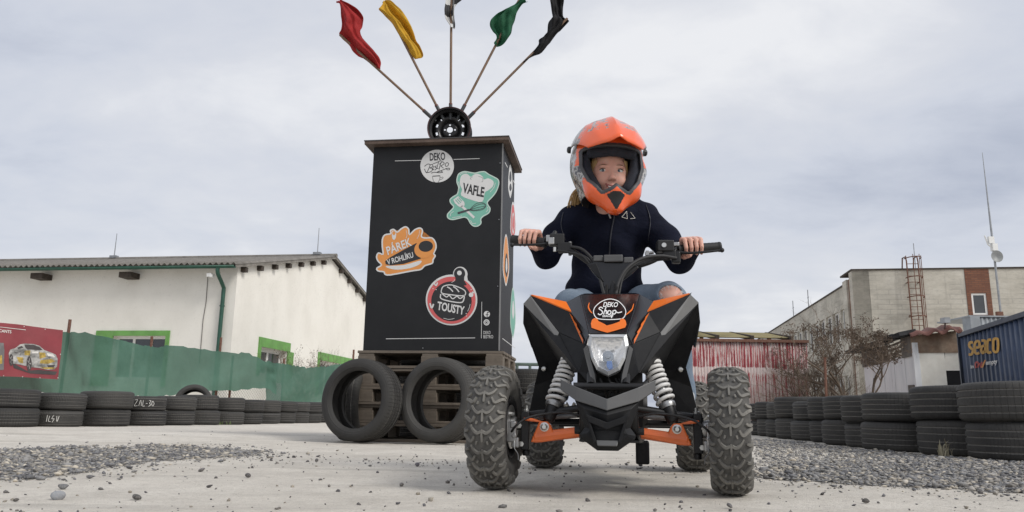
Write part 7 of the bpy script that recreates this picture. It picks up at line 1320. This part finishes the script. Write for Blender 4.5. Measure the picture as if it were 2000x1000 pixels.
kn_ = LEG[1][1]; Jn.ell(kn_ + A(0.006, -0.052, 0.014), (0.046, 0.040, 0.034), 0.003, 'sub')
Jn.fn((-0.32, 0.30, 0.24), (0.36, 0.86, 0.30), lambda X, Y, Z: (Z - 0.275) + 0.0 * X + 0.0 * Y, 0.003, 'sub')
V, Fq = Jn.net(); nb = NB('faded_denim'); n1 = nb.noise(5, 6, 0.7); wv = nb.noise(1, 3, 0.6, nb.map(nb.obj, (500, 500, 60))); c = nb.ramp(n1, (0.3, (0.085, 0.125, 0.18)), (0.52, (0.15, 0.20, 0.265)), (0.72, (0.26, 0.31, 0.37))); nb.bump(wv, 0.3, 0.001); M_jean = nb.done(nb.mix(nb.ramp(wv, (0.45, 0.0), (0.7, 0.35)), c, (0.34, 0.38, 0.43)), 0.85)
jeans = net_obj('jeans', pl_(V), Fq, M_jean, rider, 2)
fr_ = MB(); rr_ = random.Random(3)
for i in range(46):
    a = rr_.uniform(0, 6.28); e0_ = kn_ + A(0.006 + 0.042 * math.cos(a), -0.052, 0.014 + 0.031 * math.sin(a)); e1_ = e0_ + A(-0.010 * math.cos(a) + rr_.gauss(0, .003), -0.006, -0.008 * math.sin(a) - 0.004 + rr_.gauss(0, .003)); fr_.tube([pl_(e0_ + A(0, 0.004, 0)), pl_(e1_)], 0.0007, 3)
fr_.build('frayed_threads', mat('white_thread', (0.6, 0.6, 0.6), 0.9), jeans)['kind'] = 'stuff'
M_shoe = mat('light_grey_shoe', (0.45, 0.47, 0.49), 0.7, 0, 0.1); M_sole = mat('white_sole', (0.70, 0.69, 0.66), 0.6, 0, 0.08)
for s in (-1, 1):
    f_ = LEG[s][3]; Sf = Field(f_ - A(0.08, 0.12, 0.06), f_ + A(0.08, 0.16, 0.12), 0.004); Sf.cap(f_ + A(0, -0.05, 0.0), f_ + A(0, 0.055, 0.004), 0.033, 0.036, 0.02); Sf.cap(f_ + A(0, 0.05, 0.01), f_ + A(0, 0.075, 0.055), 0.036, 0.04, 0.02)
    V, Fq = Sf.net(); so_ = net_obj('shoe', pl_(V), Fq, M_shoe, rider, 1); q = MB(); q.prism([pl_(f_ + A(0.034 * math.cos(a), 0.005 + 0.088 * math.sin(a), -0.030)) for a in np.linspace(0, 2 * math.pi, 25)[:-1]], (0, 0, 0.018)); q.build('sole', M_sole, so_, smooth=40)
# prints on the jacket front, laid onto its surface
from mathutils.bvhtree import BVHTree
bv = BVHTree.FromPolygons([tuple(v) for v in JV], [tuple(int(i) for i in f) for f in JF])
def drape(u, v, off=0.0035):
    d = Rq.T @ ray(u, v); o = Rq.T @ (cC - QO); r = bv.ray_cast(Vector(o), Vector(nrm(d)))
    if r[0] is None: return None
    return np.array(r[0]) - nrm(d) * off
Zj = lambda L: [(980 + x / 2.5, 200 + y / 2.5) for x, y in L]
def drape_line(name, pts, r, m, n=14):
    P = catmull(pts, max(2, n // max(1, len(pts) - 1))) if len(pts) > 2 else np.linspace(pts[0], pts[1], n); Q = [drape(*p) for p in P]; Q = [pl_(q) for q in Q if q is not None]
    if len(Q) > 1: mb = MB(); mb.tube(Q, r, 6, flat=1); mb.build(name, m, jac, smooth=60)
M_zip = mat('zip_tape', (0.022, 0.024, 0.035), 0.5, 0, 0.1); drape_line('zip', [(1200, 420), (1193, 460), (1190, 500)], 0.0028, M_zip, 24)
M_cord = mat('grey_cord', (0.45, 0.45, 0.46), 0.6); drape_line('drawcord', Zj([(518, 532), (531, 566)]), 0.0036, M_cord, 8)
for tri in ([(586, 560), (610, 532), (613, 568), (586, 560)], [(629, 536), (651, 566), (628, 568)]):
    for a, b in zip(tri[:-1], tri[1:]): drape_line('emblem', Zj([a, b]), 0.0012, M_pwhite, 8)
for pts in ([(1100, 415), (1096, 440), (1104, 470)], [(1262, 400), (1270, 430), (1266, 470)]): drape_line('seam', pts, 0.0018, M_zip, 18)
# ---- hair below the helmet
M_hair = mat('blond_hair', (0.36, 0.22, 0.085), 0.55, 0, 0.3, 30, col2=(0.48, 0.32, 0.14)); hr = MB(); rr_ = random.Random(8)
for i in range(70):
    o_ = A(rr_.gauss(0, .010), rr_.gauss(0, .012), rr_.gauss(0, .006)); P = [A(-0.095, 0.52, 1.115) + o_ * 0.6, A(-0.128, 0.535, 1.085) + o_, A(-0.142, 0.55, 1.045) + o_ * 1.2, A(-0.135, 0.585, 1.00) + o_ * 1.4]; hr.tube([pl_(p) for p in catmull(P, 4)], [0.0022] * 9 + [0.0018, 0.0015, 0.0012, 0.0008], 4)
fh = MB()
for s in (-1, 1):
    for i in range(26):
        t_ = rr_.uniform(0, 1); P = [hp(s * (0.050 + 0.016 * t_), -0.070 + 0.020 * t_, -0.018 + rr_.gauss(0, .004)), hp(s * (0.064 + 0.008 * t_), -0.055 + 0.014 * t_, -0.055), hp(s * (0.062 + 0.010 * t_), -0.050 + 0.012 * t_, -0.10 + rr_.gauss(0, .01))]; fh.tube([pl_(p) for p in catmull(P, 4)], 0.0012, 4)
fh.build('side_hair', M_hair, rider, smooth=60)['kind'] = 'stuff'
o = hr.build('ponytail', M_hair, rider, smooth=60); o['kind'] = 'stuff'
# ---- helmet
def poly_sdf(px, pz, poly):
    d = np.full(np.broadcast(px, pz).shape, 1e9); sgn = np.ones_like(d); n = len(poly)
    for i in range(n):
        a = poly[i]; b = poly[(i + 1) % n]; ex, ez = b[0] - a[0], b[1] - a[1]; wx, wz = px - a[0], pz - a[1]; t = np.clip((wx * ex + wz * ez) / (ex * ex + ez * ez), 0, 1); d = np.minimum(d, (wx - ex * t) ** 2 + (wz - ez * t) ** 2)
        c1 = pz >= a[1]; c2 = pz < b[1]; c3 = ex * wz > ez * wx; fl = (c1 & c2 & c3) | (~c1 & ~c2 & ~c3); sgn = np.where(fl, -sgn, sgn)
    return sgn * np.sqrt(d)
PORT = [(-0.108, 0.010), (-0.06, 0.018), (0.06, 0.018), (0.108, 0.010), (0.110, -0.05), (0.087, -0.110), (0.048, -0.157), (0.024, -0.148), (0.0, -0.128), (-0.024, -0.148), (-0.048, -0.157), (-0.087, -0.110), (-0.110, -0.05)]
Hf = Field((-0.16, -0.20, -0.27), (0.16, 0.19, 0.18), 0.0033)
Hf.ell((0, 0.015, 0.0), (0.139, 0.156, 0.156), 0.0); Hf.cap((0, 0.025, -0.04), (0, 0.01, -0.11), 0.130, 0.112, 0.03)
for s in (-1, 1): Hf.cap((s * 0.096, -0.045, -0.055), (s * 0.058, -0.110, -0.150), 0.046, 0.040, 0.03); Hf.cap((s * 0.058, -0.110, -0.150), (s * 0.012, -0.135, -0.210), 0.040, 0.026, 0.03); Hf.cap((s * 0.05, -0.120, -0.148), (0, -0.152, -0.155), 0.024, 0.020, 0.02)
Hf.cap((0, -0.146, -0.158), (0, -0.150, -0.218), 0.034, 0.018, 0.02); Hf.cap((0, -0.160, -0.128), (0, -0.165, -0.160), 0.009, 0.013, 0.012)
Hf.ell((0, 0.012, -0.02), (0.117, 0.128, 0.130), 0.004, 'sub'); Hf.cap((0, 0.005, -0.06), (0, -0.005, -0.32), 0.100, 0.088, 0.006, 'sub')
Hf.fn((-0.16, -0.20, -0.27), (0.16, 0.02, 0.18), lambda X, Y, Z: np.maximum(poly_sdf(X[:, 0, :][:, None, :] + 0 * X[:, :, :1] if False else X + 0 * Z, Z + 0 * X, PORT), Y - 0.0), 0.004, 'sub')
V, Fq = Hf.net(); fc = V[Fq].mean(1); pd = poly_sdf(fc[:, 0], fc[:, 2], PORT)
q_in = np.sqrt((fc[:, 0] / 0.117) ** 2 + ((fc[:, 1] - 0.012) / 0.128) ** 2 + ((fc[:, 2] + 0.02) / 0.13) ** 2)
inner = (q_in < 1.035) | (np.hypot(fc[:, 0], fc[:, 1]) < 0.0 + 0.088 + 0.012 * np.clip((fc[:, 2] + 0.32) / 0.26, 0, 1) + 0.004) & (fc[:, 2] < -0.06)
trim = (pd < 0.0135) & (fc[:, 1] < -0.005) & (pd > -0.02) & ~inner
VENT = [(-0.034, -0.172), (-0.012, -0.163), (0.012, -0.163), (0.034, -0.172), (0.024, -0.190), (0.004, -0.226), (-0.004, -0.226), (-0.024, -0.190)]
vent = (poly_sdf(fc[:, 0], fc[:, 2], VENT) < 0) & (fc[:, 1] < -0.12) & ~inner & ~trim
nb = NB('helmet_paint'); X_ = nb.xyz(); ax2 = nb.math('ABSOLUTE', X_[0]); wob_ = nb.math('MULTIPLY', nb.math('SUBTRACT', nb.noise(26, 5, 0.7), 0.5), 0.10)
side_ = nb.math('ADD', nb.math('ADD', ax2, nb.math('MULTIPLY', X_[1], 0.55)), wob_); up_m = nb.ramp(nb.math('MULTIPLY', side_, 5.0), (0.505, 0.0), (0.515, 1.0))
low_ = nb.math('ADD', nb.math('ADD', nb.math('MULTIPLY', X_[1], 1.0), nb.math('MULTIPLY', ax2, 0.4)), wob_); low_m = nb.math('MULTIPLY', nb.ramp(nb.math('ADD', nb.math('MULTIPLY', low_, 5.0), 0.5), (0.19, 0.0), (0.20, 1.0)), nb.math('LESS_THAN', X_[2], -0.045))
camo = nb.ramp(nb.noise(55, 6, 0.75), (0.38, (0.05, 0.05, 0.052)), (0.46, (0.24, 0.23, 0.22)), (0.58, (0.42, 0.40, 0.37)), (0.68, (0.16, 0.15, 0.15))); camo2 = nb.ramp(nb.noise(38, 3, 0.5), (0.42, (0.07, 0.07, 0.08)), (0.5, (0.45, 0.44, 0.42)), (0.62, (0.12, 0.11, 0.11)))
msk = nb.math('MAXIMUM', up_m, low_m); M_helm = nb.done(nb.mix(msk, (0.80, 0.115, 0.022), nb.mix(nb.math('LESS_THAN', X_[2], -0.05), camo, camo2)), 0.22, **{'Coat Weight': 0.5, 'Coat Roughness': 0.08})
M_trim = mat('grey_rubber_trim', (0.055, 0.056, 0.060), 0.55, 0, 0.12, 20); M_liner = mat('dark_liner', (0.016, 0.017, 0.022), 0.9, 0, 0.2, 30, 0.5, 200); M_vent = mat('black_vent', (0.010, 0.010, 0.011), 0.3, 0, 0.1)
def sub(mask):
    f = Fq[mask]; u, inv = np.unique(f, return_inverse=True); return V[u], inv.reshape(f.shape)
he = D.objects.new('helmet', None); COL.objects.link(he); he.parent = rider; he.location = tuple(pl_(HCN)); he.rotation_euler = Matrix(RH.tolist()).to_euler(); XF[he.name] = XF[rider.name]
shell = ~inner & ~trim & ~vent
pf = Field((-0.13, -0.16, -0.17), (0.13, 0.06, 0.06), 0.004); pf.cap((-0.075, -0.085, 0.004), (0, -0.108, 0.010), 0.020, 0.020, 0.01); pf.cap((0.075, -0.085, 0.004), (0, -0.108, 0.010), 0.020, 0.020, 0.01)
for s in (-1, 1): pf.cap((s * 0.096, -0.055, -0.005), (s * 0.094, -0.058, -0.07), 0.017, 0.026, 0.01); pf.cap((s * 0.094, -0.058, -0.07), (s * 0.064, -0.088, -0.135), 0.026, 0.026, 0.01)
v_, f_ = pf.net(); net_obj('padding', v_, f_, mat('blue_grey_padding', (0.022, 0.025, 0.036), 0.9, 0, 0.2, 40, 0.4, 220), he, 2)
for nm, mk_, m_ in (('shell', shell, M_helm), ('eyeport_trim', trim, M_trim), ('liner', inner, M_liner), ('chin_vent', vent, M_vent)):
    v_, f_ = sub(mk_); net_obj(nm, v_, f_, m_, he, 0)
# smooth the seams of the cut-out regions by welding their normals: the shell keeps its own shading
vz = np.zeros((25, 15, 3))
for i, u in enumerate(np.linspace(-1, 1, 25)):
    th = u * rad(76); r0_ = A(0.148 * math.sin(th), 0.02 - 0.03 * u * u, 0.166 * math.cos(th)); r2_ = A(0.102 * u, -0.232 + 0.075 * abs(u) ** 1.6, 0.014 - 0.012 * abs(u) + 0.012 * math.exp(-(u / 0.2) ** 2)); r1_ = A(0.150 * math.sin(th * 0.92), -0.125 + 0.03 * u * u, 0.165 * math.cos(th * 0.95) * 0.92)
    for j, t in enumerate(np.linspace(0, 1, 15)):
        q = r0_ * (1 - t) ** 2 + 2 * r1_ * t * (1 - t) + r2_ * t * t; rd_ = math.exp(-(u / 0.09) ** 2) * 0.010 * math.sin(math.pi * min(1, t * 1.05)) + 0.005 * math.exp(-((abs(u) - 0.52) / 0.07) ** 2) * math.sin(math.pi * t); vz[i, j] = q + nrm(A(q[0], q[1] * 0.4, q[2] + 0.02)) * rd_
mb = MB(); mb.grid(vz); nb = NB('visor_paint'); X_ = nb.xyz(); gl = nb.math('MULTIPLY', nb.ramp(nb.noise(40, 4, 0.6, nb.map(nb.obj, (1, 1, 1), (0.7, 0.2, 0.4))), (0.54, 0.0), (0.55, 1.0)), nb.math('MULTIPLY', nb.math('GREATER_THAN', nb.math('ABSOLUTE', X_[0]), 0.022), nb.math('GREATER_THAN', X_[2], 0.075)))
sd3 = nb.math('GREATER_THAN', nb.math('ADD', nb.math('ADD', nb.math('ABSOLUTE', X_[0]), nb.math('MULTIPLY', X_[1], 0.35)), nb.math('MULTIPLY', nb.math('SUBTRACT', nb.noise(45, 5, 0.7), 0.5), 0.09)), 0.092)
gcol = nb.ramp(nb.noise(80, 5, 0.7), (0.4, (0.10, 0.10, 0.10)), (0.55, (0.36, 0.35, 0.33)), (0.65, (0.45, 0.43, 0.41))); M_vis = nb.done(nb.mix(nb.math('MAXIMUM', gl, sd3), (0.84, 0.125, 0.028), gcol), 0.2, **{'Coat Weight': 0.5})
mb.build('visor', M_vis, he, smooth=50, solid=-0.004, recalc=True)
for s in (-1, 1): q = MB(); q.lathe([(0, 0.010), (0.008, 0.010), (0.013, 0.006), (0.014, -0.004), (0, -0.004)], (s * 0.147, 0.0, 0.038), np.array([[0, 0, s], [1, 0, 0], [0, 1, 0]], float), 16, False); q.build('visor_screw', M_vent, he, smooth=40)
gm = MB()
for s in (-1, 1):
    for k in range(3): gm.bar((s * 0.006, -0.176, -0.140 - 0.006 * k), (s * (0.040 + 0.004 * k), -0.158 + 0.004 * k, -0.156 - 0.004 * k), 0.004, 0.003)
gm.build('mouth_grille', M_trim, he)
